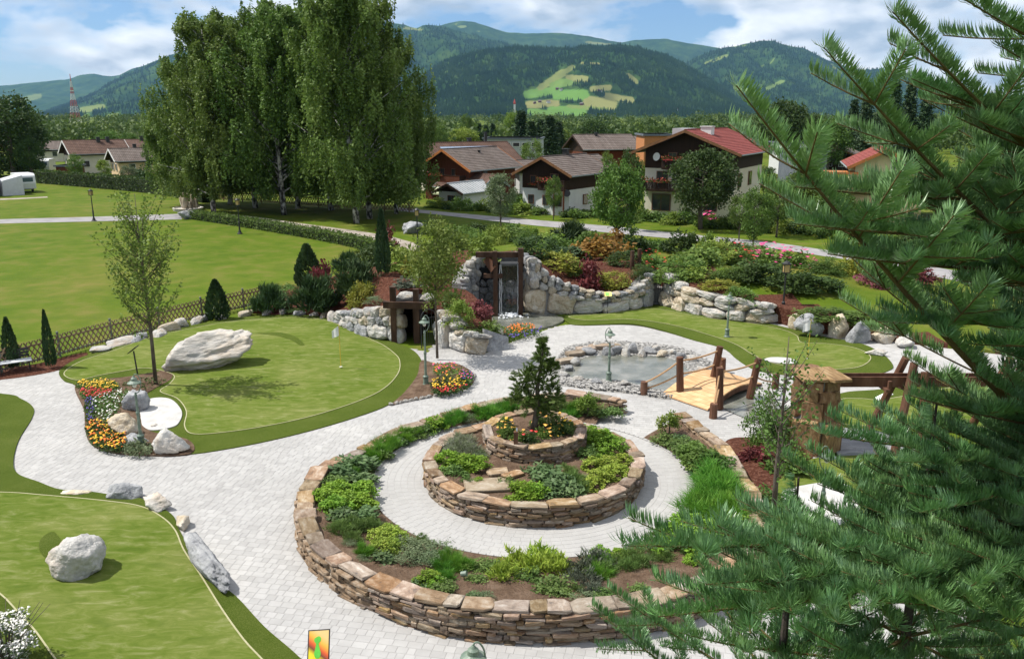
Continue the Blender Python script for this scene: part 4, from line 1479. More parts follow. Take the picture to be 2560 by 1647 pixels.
for dx, dy, z in [(-2.3, 0, 1.4), (-1.9, 1.2, 2.5), (-.7, 2.0, 2.9), (.5, 2.0, 2.9), (1.5, 1.4, 2.7), (2.2, .6, 1.9), (-4, 2.5, 2.1), (-6.5, 1.5, 2.0), (-2, 4.5, 2.7), (1, 5, 2.6), (4, 4, 2.1), (8, 4.5, 2.0), (12, 4.5, 1.8), (16, 3, 1.5), (-8, 4, 1.6), (-4, 7, 2.0), (0, 9, 1.9), (5, 9, 1.5), (10, 8, 1.4), (3.5, 1.8, 1.6), (6.5, 1.4, 1.3),
                  (15, 6.5, 1.1), (20, 2.5, .8), (-10.5, 1.0, .8)]:
    CP.append((WF[0] + dx, WF[1] + dy, z))
for dx, z in ((-.9, 2.0), (.9, 2.0), (0, 2.0)):
    p = at(965, 800)
    CP.append((p[0] + dx, p[1] + 2.2, z))
for dx in (-.4, .5):
    p = at(1535, 714)
    CP.append((p[0] + dx, p[1] + 2.3, 1.7))
CP = np.array(CP)


def bank_z(P):
    P = np.atleast_2d(P)
    d2 = (P[:, None, 0] - CP[None, :, 0]) ** 2 + (P[:, None, 1] - CP[None, :, 1]) ** 2 + 0.12
    w_ = 1 / d2 ** 1.6
    return (w_ * CP[:, 2]).sum(1) / w_.sum(1)


def gz(p):
    """terrain height for planting"""
    p = np.asarray(p)[:2]
    if inside(p[None], BANK)[0]:
        return float(bank_z(p)[0])
    return 0.0


def on_bank(u, v):
    """where the line of sight through u,v meets the bank or the ground"""
    dx, dy, dz = ray(u, v)
    for t in np.arange(30, 120, 0.1):
        p = np.array([dx * t, dy * t])
        z = CAM_H + dz * t
        if z <= 0 or (inside(p[None], BANK)[0] and z <= bank_z(p)[0]):
            return np.array([p[0], p[1], max(z, 0.0)])
    return atp(u, v)


gs = sheet(BANK, lambda P, d: bank_z(P) + 0.02, 0.8, skirt=1.2)
bank_me = mesh_np('bank_terrain', gs, [M_mulch, M_field])
fl = np.array([p[:2] for p in BANK[:39]])
for pg in bank_me.polygons:
    c = pg.center
    d = np.hypot(fl[:, 0] - c.x, fl[:, 1] - c.y).min()
    thr = 7.0 + 1.2 * mnoise.noise(Vector((c.x * .4, c.y * .4, 0)))
    if c.x > 11:
        thr = 1.7
    elif c.x > 5.5:
        thr = 2.8
    elif c.x > -2:
        thr = 5.0
    if d > thr:
        pg.material_index = 1
    pg.use_smooth = True
struct(link('bank_terrain', bank_me))

# ================================================================== TIMBER AND METAL
M_dwood = mk('dark_stained_timber', [(0.030, 0.017, 0.011), (0.062, 0.032, 0.019), (0.115, 0.066, 0.042)], scale=3, detail=7, rough=0.75, rnd=0.15, stretch=(1, 1, 0.25), bump=(18, 0.5, 0.01))
M_bwood = mk('brown_round_timber', [(0.060, 0.026, 0.014), (0.105, 0.047, 0.026), (0.16, 0.085, 0.055)], scale=3, detail=7, rough=0.75, rnd=0.12, stretch=(1, 1, 0.25), bump=(18, 0.4, 0.01))
M_deck = mk('fresh_larch', [(0.46, 0.27, 0.13), (0.56, 0.35, 0.18), (0.63, 0.43, 0.25)], scale=4, detail=7, rough=0.7, rnd=0.10, stretch=(0.3, 1, 1), bump=(20, 0.3, 0.005))
M_rope = mk('hemp_rope', [(0.34, 0.20, 0.10), (0.46, 0.29, 0.16)], scale=18, rough=0.95, bump=(60, 0.8, 0.01))
M_lgreen = mk('green_cast_iron', [(0.0840, 0.1218, 0.0945), (0.1365, 0.1848, 0.1428), (0.2205, 0.2625, 0.1995)], scale=4, detail=5, rough=0.5, spec=0.5, coord='obj')
M_black = plain('black_iron', (0.016, 0.017, 0.018), rough=0.5, spec=0.5)
M_amber = plain('amber_lantern_glass', (0.42, 0.30, 0.13), rough=0.2, spec=0.5)
M_bulb = plain('frosted_glass', (0.62, 0.62, 0.55), rough=0.2, spec=0.5)
M_dark = plain('recess_shade', (0.006, 0.006, 0.006), rough=1.0)  # near-black colour that paints the shade inside tunnel and niche
M_white = plain('white_paint', (0.72, 0.72, 0.70), rough=0.6, var=0.06)
M_yel = plain('yellow_pole', (0.62, 0.42, 0.05), rough=0.5)
M_fence = mk('weathered_larch_slat', [(0.13, 0.085, 0.050), (0.20, 0.135, 0.085), (0.27, 0.20, 0.14)], scale=5, rough=0.85, rnd=0.18)
M_postg = plain('grey_green_post', (0.13, 0.14, 0.12), rough=0.7)

# ---- waterfall timber frame
wf = thing('waterfall_timbers', 'dark timber waterfall frame with two posts and beams in the stone niche', 'frame', (WF[0], WF[1], 0))
xl, xr = at(1159, 742)[0] - WF[0], at(1217, 740)[0] - WF[0]
obj('post', [box((xl, -.05, 1.45), (.24, .24, 2.9)), box((xl - .03, -.12, 3.05), (.22, .22, .75))], M_dwood, wf)
obj('post', [box((xr, .05, 1.45), (.22, .22, 2.9)), box((xr, .02, 3.2), (.28, .26, .7))], M_dwood, wf)
obj('beam', [bar((xl - 1.0, .15, 3.22), (xr + .15, .25, 3.2), .26, .26)], M_dwood, wf)
obj('cross_beam', [bar((xl - .6, .1, 2.15), (xl + .35, .0, 2.15), .18, .2)], M_dwood, wf)
obj('side_beam', [bar((xl - .45, .3, 3.0), (xl - .05, -.1, 2.5), .2, .45)], M_bwood, wf)
M_wet_shade = mk('wet_shaded_stone', [(0.035, 0.037, 0.04), (0.075, 0.078, 0.082), (0.12, 0.12, 0.12)], scale=3, detail=8, rough=.3, bump=(6, .8, .05), rnd=.2, spec=.6)  # wet stone, its colour also darkened for the shade of the recess
obj('water_trough', [box(((xl + xr) / 2 + .12, .75, 2.68), (1.05, 1.2, .10)), box(((xl + xr) / 2 + .1, 1.1, 2.9), (1.3, .2, .5))], M_wet_shade, wf)
obj('niche_back', [box((-.2, 1.15, 1.3), (2.6, .12, 2.6)), box((-1.1, .95, 1.9), (.55, .2, 1.0))], M_dark, wf)  # black boxes paint the darkness of the niche and its side opening
nb = thing('rubble_wall', 'low wet rubble wall in shade-dark tone behind the falling water', 'wall')
rubble_wall(nb, np.array([[WF[0] - 1.35, WF[1] + .75], [WF[0] + .9, WF[1] + .75]]), lambda s: 1.75, zero, [(i / 5, (i + 1) / 5 + .02, .3, .55) for i in range(5)], seed=33, mats='g', lean=.02, depth=.35)
for ch in nb.children:
    if ch.name.startswith('wall_stone'):
        c_ = bpy.data.meshes.get('wet_' + ch.data.name) or ch.data.copy()
        c_.name = 'wet_' + ch.data.name
        c_.materials.clear()
        c_.materials.append(M_wet_shade)
        ch.data = c_
# falling water: a thin clear curtain with bright strands and splash
M_fall = bpy.data.materials.new('falling_water')
M_fall.use_nodes = True
n_, l_ = M_fall.node_tree.nodes, M_fall.node_tree.links
n_.clear()
o_ = N(n_, 'ShaderNodeOutputMaterial')
gl_ = N(n_, 'ShaderNodeBsdfGlossy', i_Roughness=0.12)
gl_.inputs['Color'].default_value = (0.75, 0.82, 0.88, 1)
tr_ = N(n_, 'ShaderNodeBsdfTransparent')
tr_.inputs['Color'].default_value = (0.86, 0.90, 0.93, 1)
mx_ = N(n_, 'ShaderNodeMixShader')
mx_.inputs[0].default_value = 0.10
l_.new(tr_.outputs[0], mx_.inputs[1])
l_.new(gl_.outputs[0], mx_.inputs[2])
l_.new(mx_.outputs[0], o_.inputs[0])
fa = thing('waterfall', 'thin glassy sheet of water falling into the pool with white splash', 'waterfall', (WF[0], WF[1], 0))
xs_ = np.linspace(xl + .22, xr - .12, 9)
zs_ = np.linspace(2.72, .1, 12)
V = np.array([[x, .15 - .12 * ((2.72 - z) / 2.6) + .02 * math.sin(x * 30 + z * 5), z] for z in zs_ for x in xs_])
i0 = (np.arange(11)[:, None] * 9 + np.arange(8)).ravel()
obj('water_sheet', [(V, np.stack([i0, i0 + 1, i0 + 10, i0 + 9], -1))], M_fall, fa, smooth=True)
st = []
for x, w2_ in ((xl + .22, .02), (xr - .14, .02), (xl + .3, .012)):
    zz = np.linspace(2.7, .12, 14)
    st.append(tube(np.c_[x + rng.uniform(-.02, .02, 14), .12 - .12 * (2.7 - zz) / 2.6, zz], w2_, 5))
struct(obj('water_strands', st, M_foam, fa), 'stuff')
spl = []
for k in range(70):
    a, r_ = rng.uniform(0, 6.28), abs(rng.normal(0, .38))
    q = rock(900 + k % 5, 1, 6, 0)
    spl.append((q[0] * rng.uniform(.03, .09) * np.array([1.3, 1, .8]) + [(xl + xr) / 2 + .1 + r_ * math.cos(a) * 1.2, -.25 + r_ * math.sin(a) * .7, .12 + max(0, .16 - r_ * .2) * rng.random()], q[1]))
struct(obj('splash', spl, M_foam, fa), 'stuff')

# ---- tunnel door
TD = at(948, 803)
td = thing('tunnel_door', 'dark timber mine tunnel portal with thick posts and a lintel', 'doorway', (TD[0], TD[1], 0))
xa, xb = at(922, 803)[0] - TD[0], at(975, 803)[0] - TD[0]
obj('post', [box((xa, .1, 1.3), (.26, .26, 2.6))], M_dwood, td)
obj('post', [box((xb, .1, 1.25), (.24, .26, 2.5))], M_dwood, td)
obj('lintel', [bar((xa - .42, -.06, 1.82), (xb + .62, -.06, 1.78), .24, .3)], M_dwood, td)
obj('tunnel', [box((0.05, 2.05, .9), (1.2, .06, 1.8)), box((xa - .05, 1.1, .9), (.06, 2, 1.8)), box((xb + .05, 1.1, .9), (.06, 2, 1.8)), box((0, 1.1, 1.8), (1.2, 2, .06))], M_dark, td)  # tunnel lining coloured near black to hold the interior shade
for k in range(4):
    obj('door_board', [box((xb - .16 - .035 * k, .3 + .2 * k, .84), (.035, .19, 1.66), rz=.17)], M_dwood, td)
for dx, w_, z in ((-.05, .95, 2.05), (.95, .7, 1.98)):
    link('stone', ROCKM[(3, 'p')], td, (dx, .55, z), (0, 0, .2), (w_ * .5, .3, .24))


def iron_gate(name, label, loc, rz, w_, h_):
    g = thing(name, label, 'gate', loc, rz)
    a = np.linspace(0, PI, 14)
    zc = h_ - w_ / 2
    ar = np.c_[w_ / 2 + w_ / 2 * np.cos(a[::-1]), np.zeros(14), zc + w_ / 2 * np.sin(a)]
    P = np.r_[[[0, 0, 0.03]], ar, [[w_, 0, 0.03]]]
    obj('gate_frame', [tube(P, .022, 6)], M_black, g)
    for k in range(6):
        x = w_ * (k + 1) / 7
        zt = zc + math.sqrt(max(0, (w_ / 2) ** 2 - (x - w_ / 2) ** 2)) * .98
        obj('bar', [tube([[x, 0, .12], [x, 0, zt if k % 2 == 0 else zc]], .010, 5)], M_black, g)
    obj('rail', [tube([[0, 0, .12], [w_, 0, .12]], .014, 5), tube([[0, 0, zc], [w_, 0, zc]], .014, 5)], M_black, g)
    return g


p = at(985, 818)
iron_gate('iron_gate', 'open arched iron gate standing beside the tunnel door', (p[0], p[1] + .15, 0), R(35), .75, 1.75)
p = at(1512, 713)
iron_gate('iron_gate', 'closed arched iron gate in the gap of the far boulder wall', (p[0], p[1], 0.02), R(8), .85, 1.55)
for k, (u, v, h_) in enumerate([(1480, 660, 1.1), (1497, 655, 1.2)]):
    p = at(1480 + 17 * k, 708)
    o = obj('timber_post', [tube([[0, 0, 1.2], [0, 0, 2.75 + .1 * k]], .12, 9)], M_dwood, loc=(p[0], p[1] + .9, 0))
    tag(o, ['shorter dark timber post by the far iron gate', 'taller dark timber post by the far iron gate'][k], 'post')
struct(obj('gap_steps', [box((*(at(1535, 714) + [0, 1.3]), .4), (1.0, 2.2, .8)), box((*(at(1535, 714) + [0, 2.2]), .8), (1.0, .6, 1.6))], M_mortar))

# ---- rope bridge
n1, n2, f1, f2 = at(1547, 921, .08), at(1654, 958, .08), at(1684, 866, .08), at(1782, 897, .08)
br = thing('footbridge', 'small arched larch footbridge with rope rails over the stream', 'bridge', (0, 0, 0))
NPL = 17
arc = lambda t: .10 + .34 * math.sin(PI * t)
for k in range(NPL):
    t0, t1 = k / NPL + .002, (k + 1) / NPL - .002
    a0, a1, b0, b1 = n1 + (f1 - n1) * t0, n1 + (f1 - n1) * t1, n2 + (f2 - n2) * t0, n2 + (f2 - n2) * t1
    za, zb = arc(t0), arc(t1)
    top = np.array([[*a0, za], [*b0, za], [*b1, zb], [*a1, zb]])
    V = np.r_[top - [0, 0, .05], top]
    c = V.mean(0)
    obj('plank', [(V - c, BOXF)], M_deck, br, loc=tuple(c))
for (a, b) in ((n1, f1), (n2, f2)):
    tt_ = np.linspace(0.01, .99, 12)
    ins = ((n1 + n2 + f1 + f2) / 4 - (a + b) / 2) * .06
    gs = []
    for t0, t1 in zip(tt_[:-1], tt_[1:]):
        gs.append(bar((*(a + (b - a) * t0 + ins), arc(t0) - .14), (*(a + (b - a) * t1 + ins), arc(t1) - .14), .12, .18))
    obj('stringer', gs, M_bwood, br)
PO = {'a1': (1590, 905, .36, 1.15), 'a2': (1668, 884, .36, 1.25), 'b1': (1682, 936, .36, 1.2), 'b2': (1757, 912, .36, 1.2), 's1': (1505, 922, .02, .5), 's2': (1667, 977, .02, .52), 's3': (1688, 871, .02, .6), 's4': (1812, 908, .02, .6)}
PW = {}
for k_, (u, v, z, h_) in PO.items():
    p = at(u, v, z)
    lean = {'a1': -.06, 'a2': .14, 'b1': -.05, 'b2': .14}.get(k_, 0)
    top = np.array([p[0] + lean * h_, p[1], z + h_])
    PW[k_] = (np.array([p[0], p[1], z]), top)
    obj('rail_post', [tube([[p[0] - lean * .3, p[1], max(z - .3, 0)], top], [.14, .125], 10)], M_bwood, br)


def rope(a, b, sag):
    t = np.linspace(0, 1, 12)[:, None]
    P = a + (b - a) * t
    P[:, 2] -= sag * 4 * (t * (1 - t))[:, 0]
    return tube(P, .032, 6)


pt = lambda k_, f_: PW[k_][0] + (PW[k_][1] - PW[k_][0]) * f_
for seq in (('s1', 'a1', 'a2', 's3'), ('s2', 'b1', 'b2', 's4')):
    for q in range(3):
        for fr in (.88, .45):
            fa_ = fr if q > 0 else (.9 if fr > .5 else .45)
            fb_ = fr if q < 2 else (.9 if fr > .5 else .45)
            obj('rope', [rope(pt(seq[q], fa_), pt(seq[q + 1], fb_), .07)], M_rope, br)

# ---- stone pillar with flume
PB = at(1895, 1046)
pil = thing('stone_pillar', 'rust brown stone pillar with a broad slab cap that feeds the flume', 'pillar', (PB[0], PB[1], 0), group=None)
M_slabp = mk('rust_pillar_schist', [((0.085, 0.055, 0.035), .30), ((0.19, 0.105, 0.05), .44), ((0.27, 0.165, 0.085), .55), ((0.36, 0.25, 0.155), .70)], scale=1.6, detail=9, rough=.8, rnd=.25, hue=.012, bump=(6, .9, .06), stretch=(3, 1, 1), nrough=.7)
SLABP = [mesh_np('stone', [(v, f)], M_slabp) for v, f in SLABV]
an = np.arange(10) * 2 * PI / 10
core = []
for z, r_ in ((0, .78), (.9, .74), (1.1, .62), (1.5, .58), (2.1, .60), (2.35, .62)):
    core.append(np.c_[r_ * np.cos(an) * 1.0, r_ * np.sin(an) * .9, np.full(10, z)])
V = np.concatenate(core)
i0 = np.arange(5)[:, None] * 10
j = np.arange(10)
obj('mortar_core', [(V, [np.stack([i0 + j, i0 + (j + 1) % 10, i0 + 10 + (j + 1) % 10, i0 + 10 + j], -1).reshape(-1, 4), np.arange(50, 60).reshape(1, -1)])], M_mortar, pil)
for z0, z1, r_, nn_ in ((0, 1.08, .72, 6), (1.05, 1.72, .56, 6), (1.68, 2.02, .58, 8), (2.0, 2.33, .58, 8)):
    for k in range(nn_):
        a = (k + rng.uniform(-.15, .15)) * 2 * PI / nn_ + z0
        wd = 2 * PI * r_ / nn_ * rng.uniform(1.0, 1.2)
        hh = (z1 - z0) * rng.uniform(.88, 1.04)
        rj = rng.uniform(-.05, .05)
        M4 = Matrix.Translation(((r_ + rj) * math.cos(a), (r_ + rj) * .9 * math.sin(a), (z0 + z1) / 2)) @ Matrix.Rotation(a + PI / 2, 4, 'Z') @ Matrix.Rotation(PI / 2 + rng.uniform(-.08, .08), 4, 'X') @ Matrix.Diagonal((wd, hh * 1.05, .24, 1))
        o = link('stone', SLABP[int(rng.integers(0, 12))], pil)
        o.matrix_local = M4
for dx, dy, sx, sy, rz, z in ((-.1, .15, 1.0, 1.35, 0.2, 2.40), (.35, -.15, .75, 1.25, .25, 2.42), (-.35, -.2, .8, 1.1, .1, 2.44)):
    link('cap_slab', SLABP[int(dx * 10) % 12], pil, (dx, dy, z), (.05, .04, rz), (sx, sy, .10))
fz = 2.12
flu = thing('wooden_flume', 'long brown wooden water channel running from the stone pillar on posts', 'flume', (PB[0] + .55, PB[1] + .25, 0))
LF = 6.5
obj('side_board', [bar((0, -.17, fz), (LF, -.17, fz), .05, .32)], M_bwood, flu)
obj('side_board', [bar((0, .17, fz + .01), (LF, .17, fz + .01), .05, .32)], M_bwood, flu)
obj('channel_floor', [bar((0, 0, fz - .12), (LF, 0, fz - .12), .30, .04)], M_bwood, flu)
obj('bracket', [box((1.55, -.1, fz - .2), (.12, .75, .09)), box((1.62, -.38, fz - .08), (.1, .1, .34))], M_bwood, flu)
for (x0, y0, x1, y1, zt) in ((1.75, -.9, 2.35, -.25, 2.75), (2.55, -.95, 2.55, -.55, 2.55), (1.75, 1.0, 2.35, .3, 2.75), (5.0, -.9, 5.6, -.25, 2.75), (5.0, 1.0, 5.6, .3, 2.75)):
    obj('support_post', [tube([[x0, y0, 0], [x1, y1, zt]], [.13, .12], 10)], M_bwood, flu)
obj('cross_bearer', [tube([[2.25, .5, fz - .28], [2.62, -.75, fz - .28]], .11, 10)], M_bwood, flu)


# ---- lamps
def garden_lamp(h_):
    t = thing('garden_lamp', 'x', 'lamp')
    obj('base', [lathe([(.14, 0), (.14, .05), (.105, .09), (.095, .30), (.11, .34), (.11, .38), (.07, .42)], 14)], M_lgreen, t, smooth=False)
    obj('pole', [lathe([(.050, .40), (.047, h_ * .45), (.06, h_ * .46), (.06, h_ * .48), (.040, h_ * .5), (.033, h_ - .70), (.046, h_ - .68), (.02, h_ - .58)], 12)], M_lgreen, t)
    P = smooth_poly([(0, 0, h_ - .62), (.10, 0, h_ - .56), (.17, 0, h_ - .38), (.17, 0, h_ - .16), (.10, 0, h_ - .02), (.03, 0, h_ - .01), (0, 0, h_ - .07)], 4, False)
    obj('gooseneck', [tube(P, .015, 7)], M_lgreen, t)
    hz = h_ - .10
    obj('lamp_shade', [lathe([(.025, hz + .04), (.05, hz), (.085, hz - .03), (.095, hz - .10), (.20, hz - .16), (.205, hz - .18), (.10, hz - .17)], 16)], M_lgreen, t, smooth=False)
    obj('bulb_glass', [lathe([(.02, hz - .33), (.06, hz - .29), (.075, hz - .22), (.07, hz - .17)], 10)], M_bulb, t, smooth=True)
    return t


GL = [(996, 905, 2.75, 'green gooseneck garden lamp in the flower bed by the tunnel', PI), (1423, 896, 2.15, 'green gooseneck garden lamp standing at the pond rim', PI), (1699, 791, 2.1, 'green garden lamp on the far green near the white boulder wall', .6),
      (332, 1048, 2.35, 'green garden lamp among the boulders and flowers by the sand bunker', .25), (1915, 1252, 2.3, 'green garden lamp on the bunker half hidden by fir twigs', PI)]
for i, (u, v, h_, lab, rz) in enumerate(GL):
    t = garden_lamp(h_)
    p = at(u, v)
    t.location = (p[0], p[1], 0.06)
    t.rotation_euler = (0, 0, rz if i != 0 else 0.0)
    t['label'] = lab
    t['group'] = 'green garden lamps'
t = garden_lamp(2.3)
p = at(1106, 1500, 2.3)
t.location = (p[0], p[1], 0.0)
t['label'] = 'green garden lamp cut off by the lower edge, only its head showing'
t['group'] = 'green garden lamps'


def street_lantern(h_):
    t = thing('street_lantern', 'x', 'street lamp')
    obj('base', [lathe([(.24, 0), (.24, .06), (.16, .10), (.14, .18), (.12, .24), (.09, .34)], 14)], M_black, t)
    obj('pole', [lathe([(.075, .3), (.07, .9), (.085, .92), (.085, 1.0), (.05, 1.05), (.04, h_ - .62)], 10)], M_black, t)
    q = h_ - .6
    obj('lantern_glass', [prism([(-.13, -.13), (.13, -.13), (.13, .13), (-.13, .13)], q, q + .42)], M_amber, t)
    fr = [box((0, 0, q), (.30, .30, .04)), box((0, 0, q + .43), (.38, .38, .05))] + [box((sx * .14, sy * .14, q + .21), (.025, .025, .42)) for sx in (-1, 1) for sy in (-1, 1)]
    fr.append(lathe([(.19, q + .45), (.12, q + .53), (.03, q + .58), (.02, q + .62)], 8))
    struct(obj('lantern_frame', fr, M_black, t), 'thing')
    return t


for (u, v, h_, lab) in ((220, 517, 3.1, 'black lantern post beside the field path'), (561, 547, 3.1, 'black lantern post at the low hedge in front of the birches'), (1828, 752, 3.1, 'black lantern post among the boulders by the far green'),
                        (977, 588, 3.3, 'lantern post in the shade beneath the birches')):
    t = street_lantern(h_)
    p = at(u, v)
    t.location = (p[0], p[1], 0)
    t['label'] = lab
    t['group'] = 'black lantern posts'


# ---- flags, signs, bench
def flag(u, v, h_, lab, z=.07):
    p = at(u, v, z)
    t = thing('golf_flag', lab, 'flag', (p[0], p[1], z))
    obj('pole', [tube([[0, 0, 0], [0, 0, h_]], .014, 6)], M_yel, t)
    xs_ = np.linspace(0, -.30, 6)
    V = []
    for x in xs_:
        for q in (0, 1):
            V.append((x, .05 * math.sin(x * 18) + .002, h_ - .02 - (0.10 * abs(x) / .3 if q == 0 else .42 - .05 * abs(x))))
    V = np.array(V)
    V[:, 2] -= np.abs(V[:, 0]) * .5
    i = np.arange(5) * 2
    F = np.stack([i, i + 1, i + 3, i + 2], -1)
    V2 = V + [0, .006, 0]
    obj('flag_cloth', [(V, F), (V2, F[:, ::-1])], M_white, t, smooth=True)
    obj('hole_cup', [lathe([(.06, .001), (.06, .006)], 12)], M_white, t)


flag(797, 857, 1.75, 'white flag on a yellow pole in the hole of the upper green', .12)
flag(1888, 838, 1.7, 'white flag on a yellow pole in the far green', .07)
M_sgreen = plain('green_card', (0.25, 0.55, 0.12), rough=0.5)
M_syel = plain('yellow_card', (0.75, 0.68, 0.22), rough=0.5)
p = at(1420, 736)
t = thing('hole_sign', 'small yellow and green course sign on a black stick before the rubble wall', 'sign', (p[0], p[1], .05))
obj('stick', [tube([[0, 0, 0], [0, 0, .95]], .02, 6)], M_black, t)
Mt = np.array(Matrix.Rotation(R(35), 3, 'X'))
obj('board', [box((0, -.03, 1.05), (.36, .30, .02), m=Mt)], M_syel, t)
obj('printed_panel', [box((-.05, -.045, 1.06), (.18, .2, .02), m=Mt)], M_sgreen, t)
# picture sign at the lower edge
M_pic = bpy.data.materials.new('course_picture_print')
M_pic.use_nodes = True
n_, l_ = M_pic.node_tree.nodes, M_pic.node_tree.links
pb = n_['Principled BSDF']
pb.inputs['Roughness'].default_value = .35
tcn = N(n_, 'ShaderNodeTexCoord')
mpn = N(n_, 'ShaderNodeMapping')
mpn.inputs['Location'].default_value = (.1, .05, 0)
mpn.inputs['Rotation'].default_value = (0, 0, R(-52))
l_.new(tcn.outputs['Object'], mpn.inputs[0])
gd = N(n_, 'ShaderNodeTexGradient')
mp3 = N(n_, 'ShaderNodeMapping')
mp3.inputs['Scale'].default_value = (1.9, 1.9, 1.9)
mp3.inputs['Location'].default_value = (.5, 0, 0)
l_.new(mpn.outputs[0], mp3.inputs[0])
l_.new(mp3.outputs[0], gd.inputs[0])
rp = ramp(n_, [(0.0, (0.75, 0.62, 0.02)), (0.36, (0.72, 0.55, 0.02)), (0.5, (0.16, 0.045, 0.02)), (0.62, (0.62, 0.09, 0.02)), (0.8, (0.75, 0.40, 0.05)), (1.0, (0.7, 0.5, .2))])
l_.new(gd.outputs[0], rp.inputs[0])
l_.new(rp.outputs[0], pb.inputs['Base Color'])
p = at(745, 1508, 1.25)
t = thing('picture_sign', 'course picture sign of yellow and red with a green hole outline, at the lower edge', 'sign', (p[0], p[1], 0), R(6))
obj('stick', [tube([[0, .05, 0], [0, .05, 1.1]], .025, 8)], M_black, t)
fr = link('sign_frame', mesh_np('sign_frame', [box((0, 0, -.012), (.37, .52, .02))], M_black), t, (0, 0, 1.25), (R(48), 0, 0))
link('picture', mesh_np('picture', [box((0, 0, 0), (.33, .48, .012))], M_pic), t, (0, 0, 1.25), (R(48), 0, 0))
hb = [(-.05, .13), (.0, .15), (.035, .12), (.03, .07), (.0, .03), (.02, -.05), (.04, -.13), (.015, -.20), (-.045, -.20), (-.07, -.13), (-.055, -.05), (-.045, .03), (-.075, .07), (-.075, .11)]
link('green_outline', mesh_np('green_outline', [prism(smooth_poly(hb, 4), .006, .010)], plain('bright_green_print', (0.10, 0.46, 0.05), rough=.4)), t, (0, 0, 1.25), (R(48), 0, 0))
# tilted info board on the upper green
p = at(322, 878)
t = thing('info_board', 'dark tilted board on a thin pole at the flower bed head', 'sign', (p[0], p[1], .06))
obj('pole', [tube([[0, 0, 0], [-.05, 0, .95]], .03, 8)], M_black, t)
obj('panel', [box((-.06, 0, 1.02), (.42, .34, .03), m=np.array(Matrix.Rotation(R(-38), 3, 'Y')))], M_black, t)
p = at(2065, 1000)
t = thing('hole_sign', 'small tilted course sign on a dark stick beside the flume posts', 'sign', (p[0] - .1, p[1], .05))
obj('stick', [tube([[0, 0, 0], [0, 0, 1.0]], .03, 8)], M_black, t)
obj('board', [box((0, 0, 1.06), (.5, .34, .02), m=np.array(Matrix.Rotation(R(-28), 3, 'Y')))], M_white, t)
# low uplight in the herb bed and the water post
p = at(1085, 1352, .4)
t = thing('bed_spotlight', 'small dark green spotlight standing in the herb bed', 'spotlight', (p[0], p[1], outer_soil(p)))
obj('stake', [tube([[0, 0, -.02], [0, 0, .12]], .012, 6)], M_black, t)
obj('lamp_body', [tube([[-.06, 0, .14], [.06, -.03, .17]], [.055, .065], 10)], M_lgreen, t)
p = at(1206, 1040, 1.0)
t = thing('water_post', 'short brown wooden tap post beside the pine', 'post', (p[0], p[1], .95))
obj('post_body', [box((0, 0, .2), (.12, .12, .5))], M_bwood, t)
obj('tap', [tube([[0, 0, .45], [0, 0, .55], [.03, -.06, .58], [.03, -.09, .5]], .016, 6)], plain('chrome', (.6, .6, .6), rough=.2, metal=1), t)
# bench
M_slat = plain('white_bench_slat', (0.66, 0.68, 0.70), rough=.5)
a, b = at(-70, 888), at(82, 866)
t = thing('garden_bench', 'white slatted bench with dark back standing on the paving by the fence', 'bench', (b[0], b[1] - .1, .02), math.atan2(*(b - a)[::-1]))
LB = float(np.linalg.norm(b - a))
for k in range(6):
    obj('seat_slat', [box((-LB / 2, .02 + .085 * k, .45), (LB, .065, .03))], M_slat, t)
for k in range(3):
    obj('back_slat', [box((-LB / 2, .56 + .02 * k, .56 + .12 * k), (LB * .96, .025, .09))], M_black, t)
for x in (-.1, -LB / 2, -LB + .1):
    obj('leg', [tube([[x, .04, 0], [x, .04, .43]], .018, 6)], M_black, t)
    obj('leg', [tube([[x, .48, 0], [x, .52, .43], [x, .64, .92]], .018, 6)], M_black, t)

# ---- lattice fence
FP = np.array([at(-160, 918), at(0, 874), at(218, 812), at(470, 745), at(640, 706)])
fe = thing('lattice_fence', 'low brown criss-cross hunter fence between the garden and the meadow', 'fence', (0, 0, 0))
fH = .82
f, L = path_frames(FP, False)
sm1 = mesh_np('slat', [box((0, 0, 0), (1.12, .018, .05))], M_fence)
sp = .235
s = .3
while s < L - .3:
    p, d = f(s)
    rz = math.atan2(d[1], d[0])
    for sg in (1, -1):
        nrm = np.array([-d[1], d[0]]) * .014 * sg
        o = link('slat', sm1, fe)
        o.matrix_local = Matrix.Translation((p[0] + nrm[0], p[1] + nrm[1], .12 + fH / 2)) @ Matrix.Rotation(rz, 4, 'Z') @ Matrix.Rotation(sg * R(56), 4, 'Y')
    s += sp
for z in (.16, fH - .02):
    for q in range(len(FP) - 1):
        obj('rail', [bar((*FP[q], z), (*FP[q + 1], z), .035, .06)], M_postg if z < .5 else M_fence, fe)
s = .05
while s < L:
    p, d = f(s)
    obj('fence_post', [tube([[p[0], p[1] + .06, 0], [p[0], p[1] + .06, 1.05]], .05, 8), lathe([(.06, 1.05), (.055, 1.1), (.0, 1.13)], 8, (p[0], p[1] + .06, 0))], M_postg, fe)
    s += 2.6

